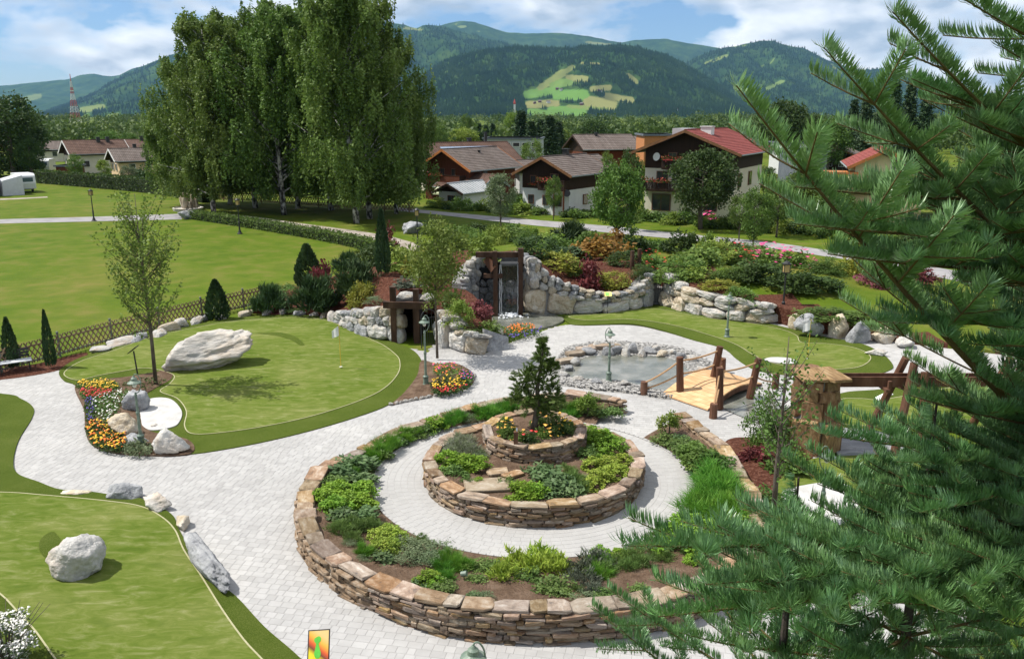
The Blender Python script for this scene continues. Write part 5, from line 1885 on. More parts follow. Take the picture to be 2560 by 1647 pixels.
# ================================================================== HOUSES AND FAR THINGS
M_plas = plain('white_render', (0.62, 0.63, 0.62), rough=.9, var=.07, scale=1.2)
M_cream = plain('cream_render', (0.62, 0.58, 0.46), rough=.9, var=.07, scale=1.2)
M_yell = plain('pale_yellow_render', (0.66, 0.60, 0.36), rough=.9, var=.05)
M_peach = plain('peach_render', (0.66, 0.48, 0.30), rough=.9, var=.05)
M_wood1 = mk('dark_brown_cladding', [(0.020, 0.011, 0.007), (0.042, 0.021, 0.012)], scale=3, rough=.8, stretch=(6, 6, .4))
M_wood2 = mk('red_brown_cladding', [(0.085, 0.024, 0.011), (0.135, 0.042, 0.020)], scale=3, rough=.8, stretch=(6, 6, .4))
M_barge = mk('brown_bargeboard', [(0.13, 0.060, 0.026), (0.20, 0.10, 0.045)], scale=3, rough=.7)
M_bargeo = mk('orange_bargeboard', [(0.34, 0.12, 0.035), (0.44, 0.17, 0.055)], scale=3, rough=.7)
M_glassd = plain('window_glass', (0.030, 0.036, 0.042), rough=.08, spec=.8)
M_frameb = plain('brown_window_frame', (0.14, 0.06, 0.03), rough=.6)
M_framew = plain('white_window_frame', (0.62, 0.62, 0.60), rough=.6)
M_gut = plain('zinc_gutter', (0.20, 0.23, 0.23), rough=.5, spec=.5)
M_tin = mk('sheet_metal_roof', [(0.34, 0.36, 0.37), (0.44, 0.45, 0.46)], scale=1, rough=.45, spec=.5)
M_geran = mk('balcony_flowers', [((0.03, 0.07, 0.012), .40), ((0.06, 0.11, 0.02), .5), ((0.42, 0.025, 0.03), .56), ((0.55, 0.12, 0.14), .7)], scale=7, detail=2, rough=.7)


def roofmat(name, a, b, c):
    m = mk(name, [a, b, c], scale=2.5, detail=6, rough=.85, cols2=[a, c], scale2=.6, mixf=.4)
    n, l = m.node_tree.nodes, m.node_tree.links
    p = [q for q in n if q.type == 'BSDF_PRINCIPLED'][0]
    tcn = N(n, 'ShaderNodeTexCoord')
    bt = N(n, 'ShaderNodeTexBrick', i_Scale=1.0)
    bt.inputs['Mortar Size'].default_value = .035
    bt.inputs['Brick Width'].default_value = .30
    bt.inputs['Row Height'].default_value = 5.0
    bt.inputs['Color1'].default_value = (1, 1, 1, 1)
    bt.inputs['Color2'].default_value = (.72, .72, .72, 1)
    bt.inputs['Mortar'].default_value = (.35, .35, .35, 1)
    mpn = N(n, 'ShaderNodeMapping')
    mpn.inputs['Rotation'].default_value = (0, 0, PI / 2)
    l.new(tcn.outputs['Object'], mpn.inputs[0])
    l.new(mpn.outputs[0], bt.inputs['Vector'])
    src = p.inputs['Base Color'].links[0].from_socket
    mx = N(n, 'ShaderNodeMix', data_type='RGBA', blend_type='MULTIPLY')
    mx.inputs[0].default_value = .7
    l.new(src, mx.inputs[6])
    l.new(bt.outputs[0], mx.inputs[7])
    l.new(mx.outputs[2], p.inputs['Base Color'])
    return m


M_rgrey = roofmat('grey_brown_tiles', (0.115, 0.090, 0.078), (0.165, 0.130, 0.112), (0.215, 0.18, 0.16))
M_rbrown = roofmat('brown_tiles', (0.085, 0.048, 0.036), (0.130, 0.075, 0.055), (0.17, 0.105, 0.08))
M_rred = roofmat('red_tiles', (0.17, 0.035, 0.030), (0.25, 0.055, 0.045), (0.31, 0.085, 0.07))
M_rslate = roofmat('slate_sheet', (0.10, 0.12, 0.15), (0.14, 0.16, 0.19), (0.18, 0.20, 0.22))


def chalet(name, label, loc, rz, W, L, ze, pitch, osd=.8, of=.9, mats=None, split=None, wins=(), balc=(), chim=(), roofm=None, barge=None, court=.34, tin=False, posts=()):
    """front gable faces local -y, ridge along +y"""
    wallm, upm = mats
    t = thing(name, label, 'house', (loc[0], loc[1], 0), rz)
    tp = math.tan(pitch)
    zr = ze + W / 2 * tp
    split = split if split is not None else ze
    hw = W / 2
    zs = min(split, ze)
    obj('wall', [box((0, L / 2, zs / 2), (W, L, zs))], wallm, t)
    if split < ze:
        V = [(-hw - .03, -.03, zs), (hw + .03, -.03, zs), (hw + .03, -.03, ze), (0, -.03, zr), (-hw - .03, -.03, ze)]
    else:
        V = [(-hw, 0, ze), (hw, 0, ze), (0, 0, zr)]
    V = np.array(V, float)
    n = len(V)
    B = V + [0, L + (.06 if split < ze else 0), 0]
    j = np.arange(n)
    j2 = (j + 1) % n
    obj('gable_wall', [(np.r_[V, B], [np.stack([j, j + n, j2 + n, j2], -1)[:, ::-1], j.reshape(1, -1), (j + n)[::-1].reshape(1, -1)])], upm, t)
    # roof slopes in overlapping courses
    sl = math.hypot(hw + osd, (hw + osd) * tp)
    nc = 1 if tin else max(6, int(sl / court))
    for sg in (-1, 1):
        gs = []
        for k in range(nc):
            a0, a1 = k / nc, min(1, (k + 1) / nc + (.0 if tin else .12 / nc))
            x0, x1 = sg * (hw + osd) * a0, sg * (hw + osd) * a1
            z0, z1 = zr + .16 - abs(x0) * tp, zr + .16 - abs(x1) * tp
            lift = 0 if tin else .045
            P = np.array([[x0, -of, z0], [x1, -of, z1 + lift], [x1, L + of, z1 + lift], [x0, L + of, z0]])
            V = np.r_[P - [0, 0, .05], P]
            F = BOXF if sg > 0 else BOXF[:, ::-1]
            gs.append((V, F))
        rf = obj('roof', gs, roofm, t)
        if tin:
            for y in np.arange(-of + .3, L + of, .5):
                obj('seam_rib', [bar((0, y, zr + .2), (sg * (hw + osd), y, zr + .2 - (hw + osd) * tp), .04, .05)], roofm, rf)
        obj('soffit', [bar((sg * .02, -of + .02, zr + .04), (sg * .02, L + of - .02, zr + .04), .02, .02), (np.array([[0, -of + .03, zr + .07], [sg * (hw + osd - .02), -of + .03, zr + .07 - (hw + osd) * tp], [sg * (hw + osd - .02), L + of - .03, zr + .07 - (hw + osd) * tp], [0, L + of - .03, zr + .07]]), np.array([[0, 1, 2, 3]]))], M_wood1, t)
        for y in (-of, L + of):
            obj('bargeboard', [bar((0, y, zr + .06), (sg * (hw + osd), y, zr + .06 - (hw + osd) * tp), .06, .26)], barge, t)
        obj('gutter', [tube([[sg * (hw + osd + .05), -of, zr + .10 - (hw + osd) * tp], [sg * (hw + osd + .05), L + of, zr + .10 - (hw + osd) * tp]], .07, 6)], M_gut, t)
    obj('ridge_cap', [tube([[0, -of, zr + .19], [0, L + of, zr + .19]], .09, 6)], roofm, t)
    for (face, a, z, w_, h_, fm) in wins:
        wn_ = 'window'
        if face == 'F':
            fr = obj(wn_, [box((a, -.07, z), (w_ + .14, .08, h_ + .14))], fm, t)
            obj('pane', [box((a - w_ / 4, -.115, z), (w_ / 2 - .05, .03, h_)), ], M_glassd, fr)
            obj('pane', [box((a + w_ / 4, -.115, z), (w_ / 2 - .05, .03, h_)), ], M_glassd, fr)
        else:
            sg = 1 if face == 'R' else -1
            fr = obj(wn_, [box((sg * (hw + .07), a, z), (.08, w_ + .14, h_ + .14))], fm, t)
            obj('pane', [box((sg * (hw + .115), a, z), (.03, w_, h_))], M_glassd, fr)
    for (x0, x1, z, dep, fl) in balc:
        bl_ = obj('balcony', [box(((x0 + x1) / 2, -dep / 2, z), (x1 - x0, dep, .12))], M_wood1, t)
        nb_ = int((x1 - x0) / .16)
        for k in range(nb_):
            obj('rail_board', [box((x0 + (k + .5) * (x1 - x0) / nb_, -dep, z + .5), (.13, .03, .9))], upm if upm is not M_cream else M_wood1, bl_)
        obj('hand_rail', [box(((x0 + x1) / 2, -dep, z + .98), (x1 - x0 + .05, .10, .07)), box((x0, -dep / 2, z + .55), (.04, dep, .85)), box((x1, -dep / 2, z + .55), (.04, dep, .85))], M_wood1, bl_)
        if fl:
            P = np.c_[rng.uniform(x0, x0 + (x1 - x0) * fl, 260), -dep - .08 + rng.normal(0, .09, 260), z + 1.08 + rng.normal(0, .10, 260)]
            V, F = leaves(P, .16, rng, .8)
            obj('flower_box', [(V, F), box((x0 + (x1 - x0) * fl / 2, -dep - .1, z + .93), ((x1 - x0) * fl, .16, .14))], M_geran, bl_)
    for (x, y, w_, h_) in chim:
        zc = zr - abs(x) * tp
        c = obj('chimney', [box((x, y, zc + h_ / 2), (w_, w_, h_ + .3)), box((x, y, zc + h_ + .18), (w_ + .16, w_ + .16, .08))], M_black if w_ < .6 else M_plas, t)
    for (x, y, h_) in posts:
        obj('balcony_post', [tube([[x, y, 0], [x, y, h_]], .09, 8)], M_wood2, t)
    return t


def wpos(u, v, Y):
    p = aty(u, v, Y)
    return p


def front(u, v, Y, rz, of):
    """ground point under the gable wall when the bargeboard peak is seen at u,v at distance Y"""
    p = aty(u, v, Y)
    return (p[0] - math.sin(rz) * of, p[1] + math.cos(rz) * of)


rz1 = R(-35)
h1_ = chalet('white_chalet', 'white chalet with dark wooden upper floor and a carved flower balcony', front(1265, 368, 86, rz1, .9), rz1, 5.7, 7.4, 4.35, R(26), .8, .9, (M_plas, M_wood1), 2.65,
             wins=[('F', -1.75, 1.5, .55, .8, M_frameb), ('F', .0, 1.5, .5, .9, M_frameb), ('F', 1.55, 1.45, .75, .9, M_frameb), ('F', -1.5, 3.55, .6, .7, M_frameb), ('F', 1.1, 3.6, .9, 1.1, M_frameb), ('R', 3.2, 1.5, .8, .9, M_frameb), ('R', 5.5, 1.5, .8, .9, M_frameb)],
             balc=[(-.35, 2.85, 2.62, .95, .55)], chim=[(-.2, 4.2, .55, .7)], roofm=M_rgrey, barge=M_barge, posts=[(1.6, -.9, 2.6), (2.75, -.9, 2.6)])
P = np.c_[rng.uniform(-1.95, -1.05, 90), rng.normal(-.2, .06, 90), 3.12 + rng.normal(0, .08, 90)]
V, F = leaves(P, .15, rng, .8)
obj('flower_box', [(V, F), box((-1.5, -.18, 3.02), (.9, .16, .14))], M_geran, h1_)
obj('satellite_dish', [lathe([(.02, 0), (.3, .05), (.36, .12)], 14)], M_black, h1_, loc=(2.95, -.6, 2.35), rot=(R(75), 0, R(30)))

chalet('brown_chalet', 'red-brown wooden chalet with a grey tile roof behind the metal roofed garage', front(1032, 352, 101, R(-35), .9), R(-35), 6.9, 9.4, 4.0, R(29), .85, .9, (M_wood2, M_wood2), 2.2,
       wins=[('F', -.6, 3.3, .6, .9, M_frameb), ('F', 1.1, 3.3, .5, .9, M_frameb), ('R', 3, 3.2, .8, .9, M_frameb)], balc=[(-3.4, 2.9, 2.1, 1.2, .6)], roofm=M_rgrey, barge=M_bargeo, chim=[(1.0, 5.2, .22, .25)])
h3_ = chalet('solar_roof_house', 'house with blue solar panels on its brown roof behind the red-brown chalet', front(985, 338, 113, R(-62), .9), R(-62), 8.5, 11.0, 4.2, R(26), .9, 1.0, (M_cream, M_wood1), 3.0, roofm=M_rbrown, barge=M_wood1,
             chim=[(-.8, 6.5, .5, .9), (-.8, 9.0, .35, 1.6)])
tp = math.tan(R(26))
for k in range(8):
    x0, x1 = 1.3, 3.0
    y0 = 1.2 + k * 1.02
    zz = lambda x: 4.2 + 4.25 * tp + .30 - x * tp
    V = np.array([[x0, y0, zz(x0)], [x1, y0, zz(x1)], [x1, y0 + .98, zz(x1)], [x0, y0 + .98, zz(x0)]])
    obj('solar_panel', [(np.r_[V - [0, 0, .05], V], BOXF)], plain('solar_glass', (.20, .26, .36), rough=.12, spec=.9) if k == 0 else bpy.data.materials['solar_glass'], h3_)
chalet('tin_roof_garage', 'low white garage with a pale sheet metal roof beside the road', front(1045, 431, 93, R(-35), .6), R(-35), 3.4, 5.4, 1.75, R(24), .5, .6, (M_plas, M_wood1), 1.75, wins=[('F', .2, 1.0, 1.0, .55, M_frameb)], roofm=M_tin, barge=M_wood1, tin=True)
a5 = chalet('brown_roof_annexe', 'low annexe with a brown tile roof and a striped awning between garage and chalet', (at(1150, 478)[0], at(1150, 478)[1] + 2.5), R(58), 5.0, 6.0, 1.9, R(25), .6, .5, (M_cream, M_cream), 1.9, roofm=M_rbrown, barge=M_gut)
M_awn = mk('striped_awning', [(0.42, 0.50, 0.30), (0.62, 0.60, 0.42)], scale=4, rough=.8, stretch=(1, 6, 1))
obj('awning', [(np.array([[-3.3, 1.5, 1.75], [-3.3, 5.8, 1.75], [-4.0, 5.8, 1.15], [-4.0, 1.5, 1.15], [-4.0, 5.8, .95], [-4.0, 1.5, .95]]), np.array([[0, 1, 2, 3], [3, 2, 4, 5]]))], M_awn, a5)

rz6 = R(-30)
h6 = chalet('red_roof_house', 'big cream house with red tile roof, dark gable and a leafy tree in front', front(1601, 307, 84, rz6, 1.4), rz6, 9.0, 12.0, 6.65, R(21.5), 1.25, 1.4, (M_cream, M_wood1), 4.75,
            wins=[('F', -2.6, 3.6, 1.1, 1.6, M_frameb), ('F', -2.6, 1.3, 1.9, 1.6, M_frameb), ('F', 1.2, 3.6, 1.1, 1.6, M_frameb), ('F', 2.6, 1.4, 1.2, 1.4, M_frameb), ('F', -1.6, 5.7, .8, 1.2, M_frameb), ('F', 1.2, 6.0, .9, 1.2, M_frameb), ('R', 3, 3.6, 1.0, 1.3, M_frameb), ('R', 7, 3.6, 1.0, 1.3, M_frameb)],
            balc=[(-4.5, 4.5, 2.55, 1.3, .35), (-2.4, 2.0, 4.75, 1.0, .5)], chim=[(.8, 3.4, 1.1, .6)], roofm=M_rred, barge=M_barge)
obj('satellite_dish', [lathe([(.02, 0), (.32, .05), (.42, .12)], 16)], M_white, h6, loc=(-3.1, -.45, 5.9), rot=(R(80), 0, R(-15)))
obj('dormer', [box((-1.5, 3.0, 8.2), (1.6, 3.0, 1.0))], M_tin, h6)
h11 = chalet('yellow_house', 'pale yellow house with red roof and orange eaves seen between fir twigs', front(2076, 341, 74, R(-18), .9), R(-18), 4.8, 8.5, 5.75, R(27), .7, .9, (M_yell, M_yell), 5.75,
             wins=[('F', -.9, 4.6, .6, 1.3, M_framew), ('F', .9, 5.8, .7, .8, M_framew)], roofm=M_rred, barge=M_bargeo)
obj('ground_floor', [box((-.6, .6, 1.65), (7.6, 3.4, 3.3))], M_peach, h11)
wf_ = obj('window', [box((-1.2, -1.14, 1.5), (.95, .06, 1.0))], M_framew, h11)
obj('pane', [box((-1.2, -1.18, 1.5), (.75, .04, .8))], M_glassd, wf_)
b11 = obj('balcony', [box((-2.3, -1.3, 3.35), (4.4, .9, .1))], M_wood1, h11)
for k in range(22):
    obj('rail_bar', [box((-4.4 + k * .2, -1.7, 3.8), (.03, .03, .8))], M_bargeo, b11)
obj('hand_rail', [box((-2.3, -1.7, 4.22), (4.5, .08, .06))], M_bargeo, b11)
obj('porch_roof', [(np.array([[-.3, -1.6, 3.6], [2.9, -1.6, 5.2], [2.9, .2, 5.2], [-.3, .2, 3.6], [-.3, -1.6, 3.72], [2.9, -1.6, 5.32], [2.9, .2, 5.32], [-.3, .2, 3.72]]), BOXF)], M_barge, h11)
obj('side_wing', [box((1.5, -.45, 2.1), (2.9, 1.2, 4.2))], M_peach, h11)
obj('terrace_roof', [box((-3.6, .4, 5.0), (2.9, 2.6, .18))], M_bargeo, h11)
obj('flower_box', [box((1.6, -1.12, 3.0), (1.1, .2, .3))], M_geran, h11)

for (lab, u, v, Y, rz, W, L, ze, pit, um, rm, bm_, nm, ch) in [
    ('brown roofed farmhouse with cream walls beyond the meadow hedge', 144, 329, 150, -50, 6.6, 8.8, 3.7, 29, M_cream, M_rbrown, M_framew, 'farmhouse', [(.6, 5.0, .55, .8), (.6, 6.6, .55, .8)]),
    ('smaller grey roofed house next to the cream farmhouse', 252, 349, 140, -52, 5.6, 7.0, 3.0, 28, M_peach, M_rgrey, M_framew, 'cottage', [(-.5, 3.5, .5, .9)]),
    ('low red-brown roof behind the two meadow houses', 258, 334, 168, -75, 7.0, 7.0, 3.6, 24, M_cream, M_rbrown, M_wood1, 'village_house', [(.3, 5, .5, .8), (.3, 6.3, .5, .8)]),
    ('low grey roofed house next to the dark linden', 70, 345, 190, -70, 7.0, 6.0, 2.8, 22, M_cream, M_rgrey, M_wood1, 'village_house', []),
    ('broad brown roofed house with a white balcony band, mid village', 1338, 324, 132, -72, 7.0, 8.5, 5.2, 26, M_wood2, M_rgrey, M_wood1, 'village_house', [(.4, 3.0, .35, .5)]),
    ('small far house with a grey-brown roof next to the orange block', 1452, 337, 185, -70, 7.0, 7.0, 4.0, 22, M_cream, M_rgrey, M_wood1, 'village_house', []),
    ('low house with a white gable just behind the white chalet', 1310, 352, 108, -40, 5.5, 7.0, 3.5, 24, M_plas, M_rgrey, M_wood1, 'village_house', []),
    ('low grey roof between the brown and white chalets', 1180, 378, 112, -60, 5.0, 6.0, 3.0, 22, M_plas, M_rgrey, M_wood1, 'village_house', []),
    ('small dark roofed house far beyond the warehouse', 1955, 347, 150, -30, 6.0, 7.0, 3.2, 22, M_wood1, M_rgrey, M_barge, 'village_house', [(.3, 3, .5, .6)]),
]:
    chalet(nm, lab, front(u, v, Y, R(rz), .8), R(rz), W, L, ze, R(pit), .8, .8, (um, M_wood1 if um is not M_plas else M_plas), ze - .6, wins=[('R', 2, 1.7, .9, 1.0, M_framew), ('R', 4.5, 1.7, .9, 1.0, M_framew), ('F', -1, 1.7, .8, 1.0, M_framew), ('F', 1, 1.7, .8, 1.0, M_framew)], roofm=rm, barge=bm_, chim=ch, court=.5)


def block(name, label, u0, u1, vt, Y, dep, mat, cat='building', band=None, rz=0.0, hip=0.0):
    a, b = aty(u0, vt, Y), aty(u1, vt, Y)
    w_ = b[0] - a[0]
    z = a[2]
    t = thing(name, label, cat, ((a[0] + b[0]) / 2, Y, 0), rz)
    obj('wall', [box((0, dep / 2, z / 2), (w_, dep, z))], mat, t)
    obj('roof', [box((0, dep / 2, z + .12), (w_ + .5, dep + .5, .24)), prism([(-w_ / 2, 0), (w_ / 2, 0), (w_ / 2, dep), (-w_ / 2, dep)], z + .24, z + .24 + hip)], M_rslate, t)
    if band:
        n = max(3, int(w_ / 1.6))
        for k in range(n):
            f_ = obj('window', [box((-w_ / 2 + (k + .5) * w_ / n, -.04, z - band), (w_ / n * .8, .06, .8))], M_framew, t)
            obj('pane', [box((-w_ / 2 + (k + .5) * w_ / n, -.09, z - band), (w_ / n * .66, .04, .6))], M_glassd, f_)
    return t


block('long_grey_hall', 'long low grey hall with a window band beyond the chalets', 1130, 1262, 326, 150, 10, plain('pale_grey_wall', (.36, .39, .40), rough=.8), band=.9, rz=R(-6))
block('orange_block', 'orange box-shaped building behind the red roofed house', 1507, 1575, 318, 120, 8, plain('orange_cladding', (.42, .17, .06), rough=.8))
block('white_warehouse', 'white flat warehouse glimpsed between fir branches', 1838, 1908, 337, 145, 9, plain('warehouse_white', (.55, .56, .56), rough=.7))
block('slate_roof_shed', 'dark slate coloured shed in front of the white warehouse', 1868, 1935, 356, 110, 8, M_rslate)
block('white_terrace_house', 'white house partly hidden behind the birches', 780, 880, 330, 120, 7, M_plas, band=1.6)

# ---- caravans and cars
M_cara = plain('white_caravan_skin', (0.66, 0.67, 0.68), rough=.35, spec=.5, var=.04)
M_tyre = plain('black_tyre', (0.012, 0.012, 0.013), rough=.9)
M_carglass = plain('tinted_glass', (0.05, 0.09, 0.13), rough=.06, spec=.8)
M_awnt = plain('grey_white_canvas', (0.52, 0.53, 0.56), rough=.8, var=.08)


def caravan(label, u, v, rz, L=4.6, group='caravans on the camp site'):
    p = at(u, v)
    t = thing('caravan', label, 'caravan', (p[0], p[1], 0), rz, group)
    side = [(-L / 2, .55), (-L / 2 - .05, 1.2), (-L / 2 + .12, 2.2), (-L / 2 + .4, 2.5), (L / 2 - .5, 2.52), (L / 2 - .12, 2.25), (L / 2 + .05, 1.3), (L / 2 - .08, .55)]
    V = np.array([(x, -1.05, z) for x, z in side] + [(x, 1.05, z) for x, z in side])
    n = len(side)
    j = np.arange(n)
    obj('body', [(V, [np.stack([j, j + n, (j + 1) % n + n, (j + 1) % n], -1), j[::-1].reshape(1, -1), (j + n).reshape(1, -1)])], M_cara, t)
    for x in (-.4, 1.0):
        obj('window', [box((x, -1.07, 1.65), (.95, .04, .55))], M_carglass, t)
    obj('rear_window', [box((L / 2 + .0, 0, 1.75), (.06, 1.5, .55), rz=0)], M_carglass, t)
    obj('trim_stripe', [box((0, -1.062, 1.15), (L * .96, .02, .08))], M_gut, t)
    for s_ in (-1, 1):
        obj('wheel', [tube([[.1, s_ * .85, .33], [.1, s_ * 1.03, .33]], .33, 14)], M_tyre, t)
    obj('drawbar', [bar((-L / 2, 0, .5), (-L / 2 - 1.0, 0, .5), .12, .1)], M_black, t)
    obj('chassis', [box((0, 0, .48), (L * .9, 1.6, .14))], M_black, t)
    return t


caravan('white caravan with a grey awning tent on the far meadow', 58, 449, R(-50))
p = at(24, 455)
t = thing('awning_tent', 'grey and white awning tent pitched against the far caravan', 'tent', (p[0], p[1], 0), R(-48))
V = np.array([[-1.6, -1.2, 0], [1.8, -1.2, 0], [1.8, 1.3, 0], [-1.6, 1.3, 0], [-1.5, -1.0, 1.9], [1.6, -1.0, 1.9], [1.7, 1.3, 2.5], [-1.5, 1.3, 2.5]])
obj('canvas', [(V, BOXF)], M_awnt, t)
obj('front_pole', [tube([[-1.7, -1.5, 0], [-1.5, -1.05, 1.95]], .04, 6)], M_black, t)
caravan('white caravan cut off by the edge of the far meadow', -22, 458, R(-60))
caravan('white motor caravan parked by the dark linden', 110, 405, R(-75))
caravan('white caravan seen between the birch trunks', 630, 452, R(-20))
caravan('white caravan half hidden behind drooping birch twigs', 700, 456, R(10))


block('garden_shed', 'low shed with a dark blue-grey roof before the cream farmhouse', 130, 168, 390, 138, 4, M_wood2)

# ---- lattice mast and church tower
M_mred = plain('mast_red', (0.42, 0.06, 0.04), rough=.6)
M_mwhite = plain('mast_white', (0.60, 0.60, 0.60), rough=.6)
p0, p1_ = aty(181, 322, 900), aty(163, 190, 900)
t = thing('lattice_mast', 'tall red and white lattice radio mast far beyond the meadow', 'mast', (p1_[0] + 1, 900, 0))
Hm = p1_[2]
wd = lambda z: 8.0 * (1 - z / Hm) ** 1.3 + 1.0
zl = Hm * (1 - (1 - np.linspace(0, 1, 15)) ** 1.0)
for k in range(14):
    z0, z1 = zl[k], zl[k + 1]
    w0, w1 = wd(z0) / 2, wd(z1) / 2
    c0 = [(sx * w0, sy * w0, z0) for sx, sy in ((-1, -1), (1, -1), (1, 1), (-1, 1))]
    c1 = [(sx * w1, sy * w1, z1) for sx, sy in ((-1, -1), (1, -1), (1, 1), (-1, 1))]
    gs = []
    for q in range(4):
        gs += [bar(c0[q], c1[q], .26, .26), bar(c0[q], c1[(q + 1) % 4], .13, .13), bar(c0[(q + 1) % 4], c1[q], .13, .13), bar(c1[q], c1[(q + 1) % 4], .13, .13)]
    obj('mast_section', gs, M_mred if (k // 2) % 2 else M_mwhite, t)
obj('antenna_platform', [box((0, 0, Hm * .78), (2.6, 2.6, 1.0))], M_mwhite, t)
obj('antenna', [tube([[0, 0, Hm], [0, 0, Hm + 7]], .35, 6)], M_mred, t)
p0 = aty(1203, 236, 1500)
t = thing('church_tower', 'slim pale tower with a red top in front of the meadow hill', 'tower', (p0[0], 1500, 0))
obj('shaft', [box((0, 0, (p0[2] - 6) / 2), (3.4, 3.4, p0[2] - 6))], M_mwhite, t)
obj('red_top', [box((0, 0, p0[2] - 4.5), (4, 4, 2.5)), lathe([(2.0, p0[2] - 3.2), (.3, p0[2] + 3)], 8)], M_mred, t)
# little farm houses on the hill meadows
hb_ = []
for i, (u, v) in enumerate([(1262, 240), (1282, 241), (1303, 210), (1312, 212), (1400, 214), (1405, 216), (1250, 243), (1580, 259), (1360, 246)]):
    t = None
    dx, dy, dz = ray(u, v)
    hv = HILL.data
    # meet the hill
    from mathutils.bvhtree import BVHTree
    if i == 0:
        bvh = BVHTree.FromPolygons([q.co for q in hv.vertices], [tuple(pg.vertices) for pg in hv.polygons])
    loc, nrm, ix, dd = bvh.ray_cast(Vector((0, 0, CAM_H)), Vector((dx, dy, dz)).normalized())
    if loc is None:
        continue
    t = thing('hill_farm', 'x', 'house', loc, .3 * i)
    obj('wall', [box((0, 0, 3), (14, 9, 8))], M_plas if i % 2 else M_wood2, t)
    obj('roof', [(np.array([[-8.5, -6, 6], [8.5, -6, 6], [8.5, 6, 6], [-8.5, 6, 6], [-8.5, 0, 10.5], [8.5, 0, 10.5]]), [np.array([[0, 1, 5, 4], [2, 3, 4, 5]]), np.array([[1, 2, 5], [3, 0, 4]])])], M_rgrey, t)
    hb_.append(t)
label_row(hb_, 'tiny farm on the meadow hill', 'house', 'farms on the meadow hill')

# ================================================================== VEGETATION
G = np.random.default_rng(23)
L_birch = leafmat('birch_leaf', (0.041, 0.074, 0.013), (0.076, 0.120, 0.022), (0.125, 0.172, 0.042), scale=.38, rnd=.10)
L_dark = leafmat('dark_leaf', (0.016, 0.033, 0.008), (0.030, 0.055, 0.012), (0.050, 0.082, 0.018), scale=.8)
L_mid = leafmat('mid_leaf', (0.034, 0.064, 0.010), (0.060, 0.105, 0.018), (0.095, 0.145, 0.030), scale=.8)
L_light = leafmat('light_leaf', (0.065, 0.105, 0.014), (0.105, 0.155, 0.022), (0.16, 0.20, 0.04), scale=.8)
L_grey = leafmat('grey_leaf', (0.045, 0.068, 0.028), (0.078, 0.105, 0.050), (0.12, 0.15, 0.085), scale=3)
L_gold = leafmat('golden_leaf', (0.075, 0.095, 0.012), (0.135, 0.145, 0.018), (0.20, 0.19, 0.03), scale=3)
L_orange = leafmat('orange_leaf', (0.075, 0.045, 0.012), (0.15, 0.075, 0.018), (0.22, 0.13, 0.03), scale=2)
L_red = leafmat('dark_red_leaf', (0.035, 0.010, 0.009), (0.085, 0.018, 0.018), (0.15, 0.035, 0.035), scale=2)
L_maple = leafmat('pink_red_leaf', (0.065, 0.018, 0.022), (0.12, 0.035, 0.042), (0.18, 0.065, 0.07), scale=3)
L_conif = leafmat('conifer_leaf', (0.010, 0.024, 0.009), (0.020, 0.042, 0.014), (0.036, 0.066, 0.022), transl=.1, scale=1.5)
L_mugo = leafmat('mugo_needle', (0.012, 0.026, 0.009), (0.026, 0.048, 0.014), (0.048, 0.078, 0.022), transl=.1, scale=3)
L_spring = leafmat('bright_herb', (0.065, 0.125, 0.010), (0.10, 0.18, 0.015), (0.155, 0.235, 0.025), scale=5)
L_lime = leafmat('lime_herb', (0.10, 0.155, 0.016), (0.155, 0.215, 0.028), (0.23, 0.28, 0.045), scale=6)
L_fen = leafmat('feathery_herb', (0.035, 0.105, 0.010), (0.060, 0.150, 0.014), (0.10, 0.19, 0.025), scale=4)
L_herb = leafmat('dull_herb', (0.040, 0.075, 0.016), (0.070, 0.115, 0.026), (0.11, 0.16, 0.045), scale=5)
L_sage = leafmat('sage_leaf', (0.035, 0.068, 0.022), (0.060, 0.100, 0.036), (0.095, 0.14, 0.06), scale=5)
L_purp = leafmat('purple_sage', (0.038, 0.050, 0.030), (0.060, 0.072, 0.048), (0.090, 0.098, 0.072), scale=5)
L_lav = leafmat('lavender_leaf', (0.085, 0.105, 0.050), (0.13, 0.15, 0.085), (0.19, 0.175, 0.17), scale=8)
L_young = leafmat('young_tree_leaf', (0.052, 0.082, 0.013), (0.088, 0.122, 0.020), (0.13, 0.16, 0.038), scale=1)
M_bark = mk('grey_brown_bark', [(0.055, 0.043, 0.033), (0.11, 0.09, 0.07), (0.16, 0.135, 0.11)], scale=6, rough=.9, stretch=(2, 2, .5), bump=(20, .6, .02))
M_birchbark = mk('birch_bark', [((0.020, 0.019, 0.018), .38), ((0.10, 0.095, 0.09), .47), ((0.46, 0.45, 0.42), .56), ((0.55, 0.54, 0.51), .7)], scale=3, detail=5, rough=.8, stretch=(1, 1, .6))


def crown_obj(name, V, F, mat, parent=None):
    return obj(name, [(V, F)], mat, parent)


def clumps(g, n, rx, rz, zc, shell=.55, flat=1.0):
    d = unit(n, g)
    r_ = g.uniform(shell, 1, n) ** .7
    P = d * r_[:, None] * np.array([rx, rx, rz])
    P[:, 2] += zc
    return P


def around(C, n_each, rad, g, squash=.75):
    n = len(C) * n_each
    o = unit(n, g) * (g.uniform(0, 1, n) ** .45)[:, None] * rad * np.array([1, 1, squash])
    return np.repeat(C, n_each, 0) + o


